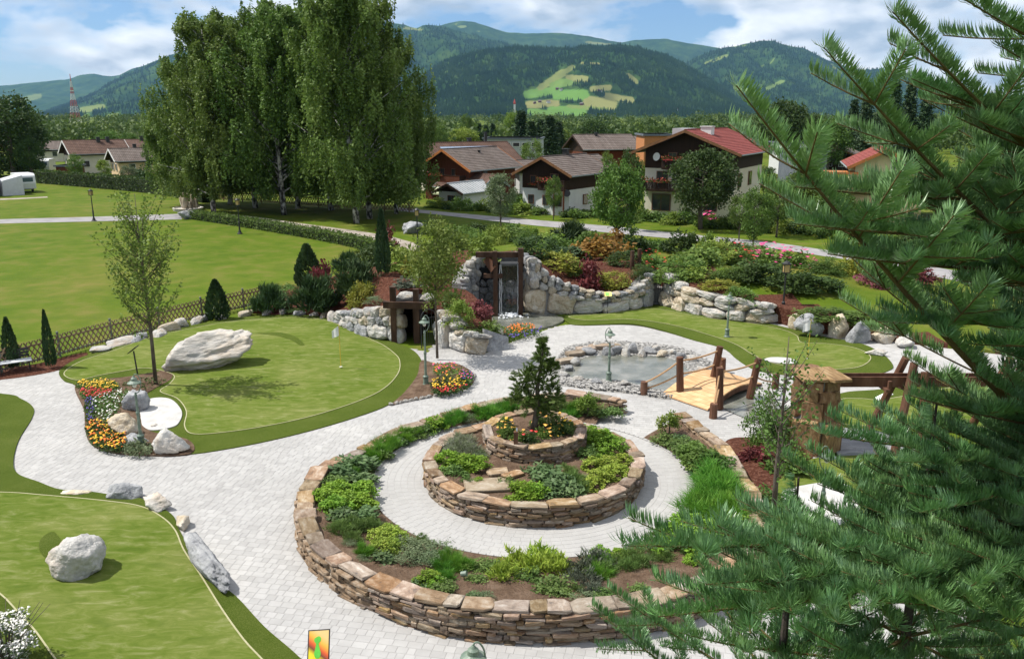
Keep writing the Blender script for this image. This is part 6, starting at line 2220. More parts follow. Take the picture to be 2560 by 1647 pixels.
def tree_mesh(seed, H, w_, base, ncl, nl, ls, trunk_r, kind='broad', rad=None):
    """unit data for a tree: (trunk groups, crown verts, crown faces)"""
    g = np.random.default_rng(seed)
    zc, rz = (H + base) / 2, (H - base) / 2
    rx = w_ / 2
    if kind == 'broad':
        C = clumps(g, ncl, rx * .86, rz * .9, zc)
        C[:, :2] *= (1 - .25 * np.clip((C[:, 2:3] - zc) / rz, 0, 1) ** 2)
        rd = rad or w_ * .15
        V, F = leaves(around(C, nl, rd, g), ls, g)
    elif kind == 'sparse':
        C = clumps(g, ncl, rx * .8, rz * .95, zc, .2)
        rd = rad or w_ * .10
        V, F = leaves(around(C, nl, rd, g), ls, g)
    tz = np.linspace(0, H * .8, 9)
    wob = np.cumsum(g.normal(0, trunk_r * .18, (9, 2)), 0)
    T = np.c_[wob, tz]
    gr = [tube(T, np.linspace(trunk_r, trunk_r * .18, 9), 8)]
    for c in C[g.permutation(len(C))[:min(26, ncl)]]:
        z0 = np.clip(c[2] - g.uniform(.25, .6) * np.hypot(c[0], c[1]) - H * .06, base * .75, H * .75)
        s_ = np.array([np.interp(z0, tz, T[:, 0]), np.interp(z0, tz, T[:, 1]), z0])
        m = (s_ + c) / 2 + [0, 0, -.04 * H * .3]
        gr.append(tube([s_, m, c], [trunk_r * .34, trunk_r * .2, trunk_r * .06], 5, cap=False))
    return gr, V, F


def make_tree(data, leafm, barkm, label, cat, loc, rz=0, sc=1.0, name='tree', group=None):
    t = thing(name, label, cat, loc, rz, group)
    t.scale = sc if hasattr(sc, '__len__') else (sc,) * 3
    tm, cm = data
    a = link('trunk', tm, t)
    b = link('crown', cm, t)
    if leafm is not None:
        b.data = LEAFV(cm, leafm)
    return t


_lv = {}


def LEAFV(me, mat):
    k = (me.name, mat.name)
    if k not in _lv:
        c = me.copy()
        c.materials.clear()
        c.materials.append(mat)
        _lv[k] = c
    return _lv[k]


def proto(seed, H, w_, base, ncl, nl, ls, tr, kind='broad', leafm=None, barkm=None, rad=None):
    gr, V, F = tree_mesh(seed, H, w_, base, ncl, nl, ls, tr, kind, rad)
    return (mesh_np('trunk', gr, barkm or M_bark, True), mesh_np('crown', [(V, F)], leafm or L_mid))


# ---- birches: hanging strands from ascending limbs
def birch_proto(seed, H, w_):
    g = np.random.default_rng(seed)
    T = np.c_[np.cumsum(g.normal(0, .10, (12, 2)), 0), np.linspace(0, H * .93, 12)]
    gr = [tube(T, np.linspace(.30, .04, 12), 9)]
    ends = []
    for k in range(90):
        z0 = H * (g.uniform(.10, .86) if k > 20 else g.uniform(.07, .3))
        a = g.uniform(0, 2 * PI)
        fz = z0 / H
        reach = w_ / 2 * (1 - max(0, fz - .45) * 1.45) * g.uniform(.45, 1.1)
        up = reach * (g.uniform(.7, 1.35) if k > 20 else g.uniform(.15, .7))
        s_ = np.array([np.interp(z0, T[:, 2], T[:, 0]), np.interp(z0, T[:, 2], T[:, 1]), z0])
        e = s_ + [reach * math.cos(a), reach * math.sin(a), min(up, H * 1.0 - z0 - .3)]
        m = s_ * .5 + e * .5 + [0, 0, up * .12]
        gr.append(tube([s_, m, e], [.075, .045, .015], 5, cap=False))
        for t_ in (.45, .7, .88, 1.0):
            ends.append(s_ + (e - s_) * t_ + [0, 0, up * .1])
    ends.append(T[-1])
    ends = np.array(ends)
    ns = 3300
    i = g.integers(0, len(ends), ns)
    st = ends[i] + g.normal(0, .30, (ns, 3))
    ln = g.uniform(.7, 3.3, ns) * np.where(st[:, 2] > H * .75, .5, 1)
    ln = np.minimum(ln, np.maximum(.3, st[:, 2] - 1.9))
    nl = 17
    t_ = np.linspace(0, 1, nl)[None, :, None]
    dr = g.normal(0, .16, (ns, 1, 3)) * np.array([1, 1, 0])
    P = st[:, None] + dr * t_ * ln[:, None, None] * .6 + np.array([0, 0, -1.0]) * t_ * ln[:, None, None]
    P = P.reshape(-1, 3) + g.normal(0, .055, (ns * nl, 3))
    V, F = leaves(P, .29, g, .58, droop=.8)
    return (mesh_np('trunk', gr, M_birchbark, True), mesh_np('crown', [(V, F)], L_birch))


BP = [birch_proto(61 + k, 22, 10.6) for k in range(3)]
BI = [(448, 480, 17.6, .92, 'leftmost birch, its crown overhanging the meadow hedge'), (497, 500, 20.3, 1.0, 'birch second from the meadow side, next to the stone fountain'), (540, 478, 22.0, 1.0, 'tall birch third from the meadow side, behind the lantern post'),
      (600, 486, 22.0, 1.0, 'birch fourth from the meadow side with bare lower trunk'), (666, 502, 21.5, 1.05, 'twin-trunk birch in the middle of the row, near the shaded path'), (702, 488, 22.6, 1.0, 'birch just behind the twin-trunk birch'), (775, 492, 22.8, .95, 'birch third from the village side, topping the frame'),
      (838, 522, 22.5, 1.0, 'birch with thick dark trunk beside the shaded path'), (868, 512, 22.4, .95, 'tallest birch of the row, second from the village side'), (925, 500, 19.5, .85, 'birch at the village end next to the tin garage')]
for i, (u, v, H, ws, lab) in enumerate(BI):
    p = at(u, v)
    s_ = H / 22
    make_tree(BP[i % 3], None, None, lab, 'tree', (p[0], p[1], 0), i * 1.7, (s_ * ws, s_ * ws, s_), 'birch_tree', 'birches along the shaded path')

# ---- broadleaf and conifer prototypes
T_big = [proto(201 + k, 9, 8, 1.6, 95, 95, .34, .28, rad=1.15) for k in range(3)]
T_med = [proto(221 + k, 6.5, 4.4, 1.7, 60, 90, .20, .12, rad=.62) for k in range(3)]
T_small = [proto(241 + k, 4.0, 3.2, .9, 40, 60, .18, .07, rad=.5) for k in range(2)]


def conifer_proto(seed, H=12, w_=4.4):
    g = np.random.default_rng(seed)
    P = []
    for z in np.arange(.06 * H, H, .05 * H):
        rr = w_ / 2 * (1 - z / H) ** .85 + .1
        for a in np.arange(9) * 2 * PI / 9 + g.uniform(0, 6):
            r_ = rr * g.uniform(.75, 1.1)
            t_ = np.linspace(.15, 1, 9)
            q = np.c_[r_ * t_ * math.cos(a), r_ * t_ * math.sin(a), z - .30 * r_ * t_ ** 1.6]
            P.append(np.repeat(q, 4, 0) + g.normal(0, .14, (36, 3)))
    P = np.concatenate(P)
    V, F = leaves(P, .48, g, .34, droop=.35)
    return (mesh_np('trunk', [tube([[0, 0, 0], [0, 0, H * .95]], [.2, .03], 7)], M_bark, True), mesh_np('crown', [(V, F)], L_conif))


T_con = [conifer_proto(260 + k) for k in range(2)]


def place_tree(P, u, vt, w_px, Y, label, leafm, name, group, cat='tree', base_w=None, base_h=None, rz=0.0, gz_=0.0):
    top = aty(u, vt, Y)
    H = top[2] - gz_
    me = P[1]
    bb = np.array([q[:] for q in me.vertices[::37].__iter__()]) if False else None
    sw = w_px / FPX * Y * 1.0 / base_w
    return make_tree(P, leafm, None, label, cat, (top[0], Y, gz_), rz, (sw, sw, H / base_h), name, group)


BG = 'trees among the houses'
for i, (u, vt, wp, Y, lab, m) in enumerate([
    (1648, 338, 185, 75, 'big dark leafy tree covering the front of the red roofed house', L_dark), (1448, 372, 140, 66, 'leafy rounded tree beside the road, next to the white chalet', L_mid), (1475, 345, 70, 74, 'slim taller tree right behind the rounded roadside tree', L_dark),
    (1170, 402, 95, 72, 'pale green slender tree at the road in front of the annexe', L_grey), (1772, 430, 100, 58, 'thin trunked roadside tree below the red roofed house', L_mid), (1245, 323, 70, 118, 'dense green tree in front of the long grey hall', L_mid),
    (1385, 276, 88, 190, 'dark round tree behind the broad brown roof', L_dark), (1200, 258, 62, 210, 'yellow-green tree left of the dark spruces', L_light), (1322, 300, 60, 200, 'light green tree at the right foot of the spruces', L_light),
    (1025, 288, 50, 180, 'light tree rising just beside the birches', L_mid), (1090, 262, 34, 220, 'slender tall tree above the solar roof', L_mid), (1080, 296, 90, 200, 'broad leafy tree above the solar roof', L_light),
    (1832, 228, 145, 170, 'huge dark broad tree above the white warehouse', L_dark), (1945, 272, 115, 150, 'broad olive tree behind the slate shed', L_mid), (1905, 262, 60, 175, 'dark tree between the huge tree and the olive one', L_dark),
    (5, 214, 190, 140, 'massive dark linden at the far edge of the meadow', L_dark), (62, 318, 70, 138, 'dark lower tree leaning out of the linden', L_dark), (250, 303, 70, 190, 'round tree behind the cream farmhouse', L_mid), (300, 308, 60, 190, 'second round tree behind the farmhouse roofs', L_mid),
    (352, 318, 55, 132, 'bushy green tree beside the smaller grey roofed house', L_mid), (172, 358, 46, 128, 'young tree with open crown in front of the cream farmhouse', L_mid), (240, 372, 40, 124, 'small round fruit tree on the far lawn', L_light), (298, 384, 46, 122, 'low greyish fruit tree on the far lawn', L_grey),
    (1295, 410, 50, 82, 'small leafy bush-tree at the corner of the white chalet', L_mid), (1880, 395, 130, 80, 'bushy tree below the yellow house balcony', L_mid), (1960, 440, 120, 74, 'dense garden tree next to the yellow house', L_mid), (2200, 420, 200, 85, 'broad tree beyond the fir on the village side', L_dark), (2350, 330, 200, 110, 'tall broad tree behind the fir', L_dark),
    (1735, 450, 70, 68, 'leafy tree at the corner of the red roofed house', L_mid), (1825, 425, 110, 70, 'full green tree between the roadside tree and the slate shed', L_mid), (1905, 405, 90, 96, 'dark garden tree in front of the slate shed', L_dark), (1790, 385, 70, 100, 'narrow dark tree behind the red roofed house', L_dark), (1420, 352, 44, 112, 'small tree beside the white gabled house', L_mid), (1100, 372, 40, 122, 'small tree between the brown chalet roofs', L_mid), (1500, 372, 46, 96, 'green tree at the left eave of the red roofed house', L_mid)]):
    P = T_big[i % 3] if wp * Y / FPX > 4.5 else T_med[i % 3]
    big = wp * Y / FPX > 4.5
    place_tree(P, u, vt, wp, Y, lab, m, 'broadleaf_tree', BG, base_w=8.6 if big else 4.9, base_h=9 if big else 6.5, rz=i)
co = []
for i, (u, vt, wp, Y) in enumerate([(1120, 288, 44, 230), (1136, 292, 40, 235), (1152, 288, 40, 240), (1218, 258, 80, 190), (1243, 282, 62, 180), (1264, 278, 62, 185), (1286, 270, 80, 178), (1306, 284, 66, 182), (2032, 200, 66, 170), (2066, 205, 60, 175), (2098, 190, 74, 165), (2135, 182, 74, 168), (2175, 190, 74, 166), (2000, 232, 64, 180)]):
    co.append(place_tree(T_con[i % 2], u, vt, wp, Y, 'x', None, 'spruce_tree', None, base_w=4.6, base_h=12, rz=i))
label_row(co, 'dark pointed spruce behind the village roofs', 'tree', 'spruces behind the village')

# far tree belt of the valley floor
tb = np.random.default_rng(77)
Vs, Fs = [], []
off = 0
nb = 1700
Yb = np.where(tb.random(nb) < .45, tb.uniform(190, 330, nb), tb.uniform(260, 1500, nb))
ub = tb.uniform(-250, 2650, nb)
pts = []
szs = []
for u, Y in zip(ub, Yb):
    x = (u - 1197) / FPX * Y
    h_ = tb.uniform(5.5, 9.5) if Y < 600 else tb.uniform(9, 14)
    if (u > 340 or Y > 230) and (u < 1780 or Y > 200):
        c = np.array([x, Y, h_ * .52])
        k = 110
        q = c + unit(k, tb) * tb.uniform(.4, 1, (k, 1)) * np.array([h_ * .5, h_ * .5, h_ * .45])
        pts.append(q)
        szs.append(np.full(k, h_ * .125))
P = np.concatenate(pts)
V, F = leaves(P, np.concatenate(szs), tb, .9)
fo = obj('treeline', [(V, F)], leafmat('far_treeline_leaf', (0.020, 0.040, 0.010), (0.040, 0.068, 0.015), (0.075, 0.105, 0.025), scale=.02, rnd=0, hue=0))
struct(fo, 'stuff')
fo['label'] = 'belt of trees across the far valley floor'


# ---- hedges
def hedge(label, pts, w_, h_, n, ls, mat, z0=0.0, name='hedge'):
    Pp = smooth_poly([at(*q) for q in pts], 6, False)
    f, L = path_frames(Pp, False)
    s_ = G.uniform(0, L, n)
    a, b = G.uniform(-1, 1, n), G.uniform(0, 1, n)
    edge = G.random(n) < .8
    k = G.integers(0, 3, n)
    a = np.where(edge & (k == 0), np.sign(a), a)
    b = np.where(edge & (k == 1), 1, b)
    P = np.zeros((n, 3))
    for q in range(n):
        p, d = f(s_[q])
        nn_ = np.array([-d[1], d[0]])
        wig = 1 + .10 * mnoise.noise(Vector((s_[q] * .9, 3, 0)))
        P[q, :2] = p + nn_ * a[q] * w_ / 2 * wig
        P[q, 2] = z0 + b[q] * h_ * (1 + .10 * mnoise.noise(Vector((s_[q] * .7, 0, 0))))
    V, F = leaves(P, ls, G, .7)
    t = thing(name, label, 'hedge')
    obj('foliage', [(V, F)], mat, t)
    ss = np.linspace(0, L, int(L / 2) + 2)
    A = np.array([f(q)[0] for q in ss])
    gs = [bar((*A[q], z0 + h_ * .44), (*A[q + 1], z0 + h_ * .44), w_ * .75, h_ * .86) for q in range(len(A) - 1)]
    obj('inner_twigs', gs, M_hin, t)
    return t


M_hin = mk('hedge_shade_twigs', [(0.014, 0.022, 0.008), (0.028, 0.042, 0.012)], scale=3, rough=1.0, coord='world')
hedge('low leafy hedge along the shaded path', [(452, 511), (560, 527), (700, 550), (820, 573), (905, 594)], 1.3, .8, 9000, .15, L_mid)
hedge('tall clipped dark thuja hedge along the far meadow', [(92, 428), (200, 437), (330, 449), (430, 462), (482, 474)], 1.2, 1.9, 9000, .22, L_dark)
# lattice fence under the birches
fb = thing('picket_fence', 'dark weathered lattice fence beneath the birches', 'fence')
FB = [at(*q) for q in [(480, 467), (600, 474), (700, 481), (800, 489), (965, 497)]]
f, L = path_frames(np.array(FB), False)
gs = []
s_ = 0
while s_ < L:
    p, d = f(s_)
    for sg in (-.35, .35):
        gs.append(bar((p[0] - d[0] * sg, p[1] - d[1] * sg, .1), (p[0] + d[0] * sg, p[1] + d[1] * sg, 1.15), .03, .07))
    s_ += .38
struct(obj('slats', gs, M_fence, fb), 'stuff')
for q in range(len(FB) - 1):
    for z in (.3, .95):
        obj('rail', [bar((*FB[q], z), (*FB[q + 1], z), .05, .08)], M_fence, fb)
s_ = 0
while s_ < L:
    p, d = f(s_)
    obj('fence_post', [tube([[p[0], p[1], 0], [p[0], p[1], 1.2]], .07, 6)], M_fence, fb)
    s_ += 3.0

# ---- the stone fountain by the field path
p = at(440, 492)
ft = thing('stone_fountain', 'pile of upright brown stones forming a fountain by the field path', 'fountain', (p[0], p[1], 0))
for k, (x, y, w_, h_) in enumerate([(-.7, .3, .5, 1.9), (-.3, 0, .5, 2.3), (.1, .2, .5, 2.4), (.5, .1, .5, 2.0), (.85, .3, .45, 1.5), (-.1, -.4, .4, 1.4), (.4, -.4, .4, 1.2)]):
    link('stone', ROCKM[(k, 'o')], ft, (x, y, h_ * .42), (0, .1 * (k % 3 - 1), k), (w_ * .6, .3, h_ * .55))
obj('basin', [lathe([(1.5, 0), (1.6, .3), (1.45, .32), (1.4, .2)], 14)], M_granite, ft)
boulder(441, 512, 2.4, 1.5, 1.35, 'large grey-green boulder at the path bend before the fountain', 701, 'g', .3)
boulder(960, 545, 2.4, 1.5, 1.3, 'grey boulder in the shade under the birches', 702, 'g', .6)

# ---- young garden trees
YT = proto(301, 7.0, 2.9, 1.7, 170, 22, .105, .065, 'sparse', L_young)


def upright_proto(seed, H, w_, base, nb, nl, ls, leafm):
    g = np.random.default_rng(seed)
    gr = [tube([[0, 0, 0], [.03, 0, H * .3], [-.02, .02, H * .7], [0, 0, H]], [.075, .06, .03, .008], 8)]
    P = []
    for k in range(nb):
        z0 = g.uniform(base, H * .8)
        a = g.uniform(0, 2 * PI)
        fz = (z0 - base) / (H - base)
        r_ = w_ / 2 * g.uniform(.5, 1.05) * (math.sin(PI * min(1, fz * .75 + .25)) ** .6)
        ln = g.uniform(.18, .36) * (H - base)
        t_ = np.linspace(0, 1, 14)[:, None]
        q = np.c_[r_ * math.cos(a) * t_ ** .7, r_ * math.sin(a) * t_ ** .7, z0 + ln * t_]
        q[:, 2] = np.minimum(q[:, 2], H)
        gr.append(tube(q[::4], np.linspace(.016, .004, len(q[::4])), 4, cap=False))
        P.append(np.repeat(q[3:], nl, 0) + g.normal(0, .075, (nl * 11, 3)))
    V, F = leaves(np.concatenate(P), ls, g, .7)
    return (mesh_np('trunk', gr, M_bark, True), mesh_np('crown', [(V, F)], leafm))


UP = upright_proto(311, 7.4, 3.0, 1.75, 84, 5, .105, L_young)
p = at(365, 903)
make_tree(UP, None, None, 'slender young tree with thin upright branches in the flower bed by the long boulder', 'tree', (p[0], p[1], .1), .4, (1, 1, .97), 'young_tree')
p = at(1023, 842)
make_tree(proto(305, 6.2, 3.4, 2.1, 120, 46, .13, .06, 'sparse', L_young, rad=.40), None, None, 'young leafy tree with a thin pale trunk in front of the tunnel door', 'tree', (p[0], p[1], .1), 1.0, (1, 1, .98), 'young_tree')
SAP = upright_proto(313, 5.3, 1.9, 1.3, 34, 2, .10, L_mid)
p = at(1806, 1236)
make_tree(SAP, None, None, 'thin sapling with sparse leaves in front of the stone pillar', 'tree', (p[0], p[1], .1), 2.0, (1, 1, .92), 'young_tree')


# ---- shrub prototypes (unit width and height)
def dome(seed, n, ls, asp=.6, shell=.6, ncl=30, cr=.20, droop=0.0, up=0.0, pts=None):
    g = np.random.default_rng(seed)
    d = unit(ncl, g)
    d[:, 2] = np.abs(d[:, 2])
    C = d * g.uniform(shell, .88, (ncl, 1)) * np.array([.5, .5, .92])
    P = around(C, n // ncl, cr, g)
    P[:, 2] = np.abs(P[:, 2]) * .97
    V, F = leaves(P, ls, g, asp, droop=droop, up=up)
    return mesh_np('foliage', [(V, F)], L_mid)


def spiky(seed, n, ln, wd=.05, ncl=26, up=.9):
    g = np.random.default_rng(seed)
    d = unit(ncl, g)
    d[:, 2] = np.abs(d[:, 2])
    C = d * g.uniform(.25, .85, (ncl, 1)) * np.array([.46, .46, .7])
    k = n // ncl
    P = np.repeat(C, k, 0) + g.normal(0, .05, (n // ncl * ncl, 3))
    m = len(P)
    a = unit(m, g) * .75 + np.repeat(d, k, 0) * .5
    a[:, 2] += up
    a /= np.linalg.norm(a, axis=1)[:, None]
    b = np.cross(a, unit(m, g))
    b /= np.linalg.norm(b, axis=1)[:, None] + 1e-9
    L_ = (ln * g.uniform(.6, 1.2, m))[:, None]
    V = np.stack([P - b * wd * L_, P + b * wd * L_, P + a * L_], 1).reshape(-1, 3)
    V[:, 2] = np.maximum(V[:, 2], 0)
    return mesh_np('foliage', [(V, np.arange(3 * m).reshape(-1, 3))], L_mid)


def column(seed, n):
    g = np.random.default_rng(seed)
    z = g.uniform(0, 1, n) ** .9
    r_ = (.5 * (1 - z ** 2.2) * (.75 + .25 * np.minimum(1, z * 6))) * g.uniform(.75, 1.05, n)
    a = g.uniform(0, 2 * PI, n)
    P = np.c_[r_ * np.cos(a), r_ * np.sin(a), z * .96]
    an = np.c_[np.cos(a) * .35, np.sin(a) * .35, np.ones(n)] + g.normal(0, .25, (n, 3))
    an /= np.linalg.norm(an, axis=1)[:, None]
    b = np.cross(an, unit(n, g))
    b /= np.linalg.norm(b, axis=1)[:, None]
    s_ = np.array([1, 1, .45])
    V = np.stack([P, P + (an * .10 + b * .05) * s_, P + an * .2 * s_, P + (an * .10 - b * .05) * s_], 1).reshape(-1, 3)
    return mesh_np('foliage', [(V, np.arange(4 * n).reshape(n, 4))], L_conif)


SH = {'dome': [dome(400 + k, 1800, .085) for k in range(3)], 'loose': [dome(410 + k, 900, .11, shell=.35, ncl=22, cr=.22) for k in range(3)], 'mugo': [spiky(420 + k, 3400, .16, .09, 46) for k in range(2)],
      'spread': [dome(430 + k, 1500, .10, .35, .7, 34, .17, up=.5) for k in range(2)], 'column': [column(440, 1500)], 'cone': [column(441, 1800)],
      'mound': [dome(450 + k, 1500, .07, .9, .72, 30, .15) for k in range(3)], 'feather': [spiky(460 + k, 2200, .42, .018, 24, 1.3) for k in range(2)], 'dill': [spiky(464 + k, 3800, .30, .02, 60, .7) for k in range(2)],
      'sage': [dome(470 + k, 330, .20, .5, .5, 24, .2, up=.4) for k in range(2)], 'rosem': [spiky(480 + k, 1600, .16, .06, 40, 1.0) for k in range(2)], 'thyme': [dome(490 + k, 1200, .055, .6, .55, 28, .18) for k in range(2)],
      'tall': [spiky(500 + k, 460, .20, .13, 40, .8) for k in range(2)], 'ball': [dome(510, 1500, .075, .9, .78, 34, .13)], 'fine': [dome(520 + k, 4600, .042, .6, .3, 70, .15) for k in range(2)]}


def shrub(u, v, shape, mat, w_, h_, z=None, name='shrub', p=None):
    if p is None:
        p = on_bank(u, v) if z is None else atp(u, v, z)
    me = SH[shape][G.integers(0, len(SH[shape]))]
    sc = (w_ * G.uniform(.94, 1.06), w_ * G.uniform(.94, 1.06), h_ * G.uniform(.94, 1.06))
    return link(name, LEAFV(me, mat), None, (p[0], p[1], p[2] - .02), (0, 0, G.uniform(0, 6.28)), sc)


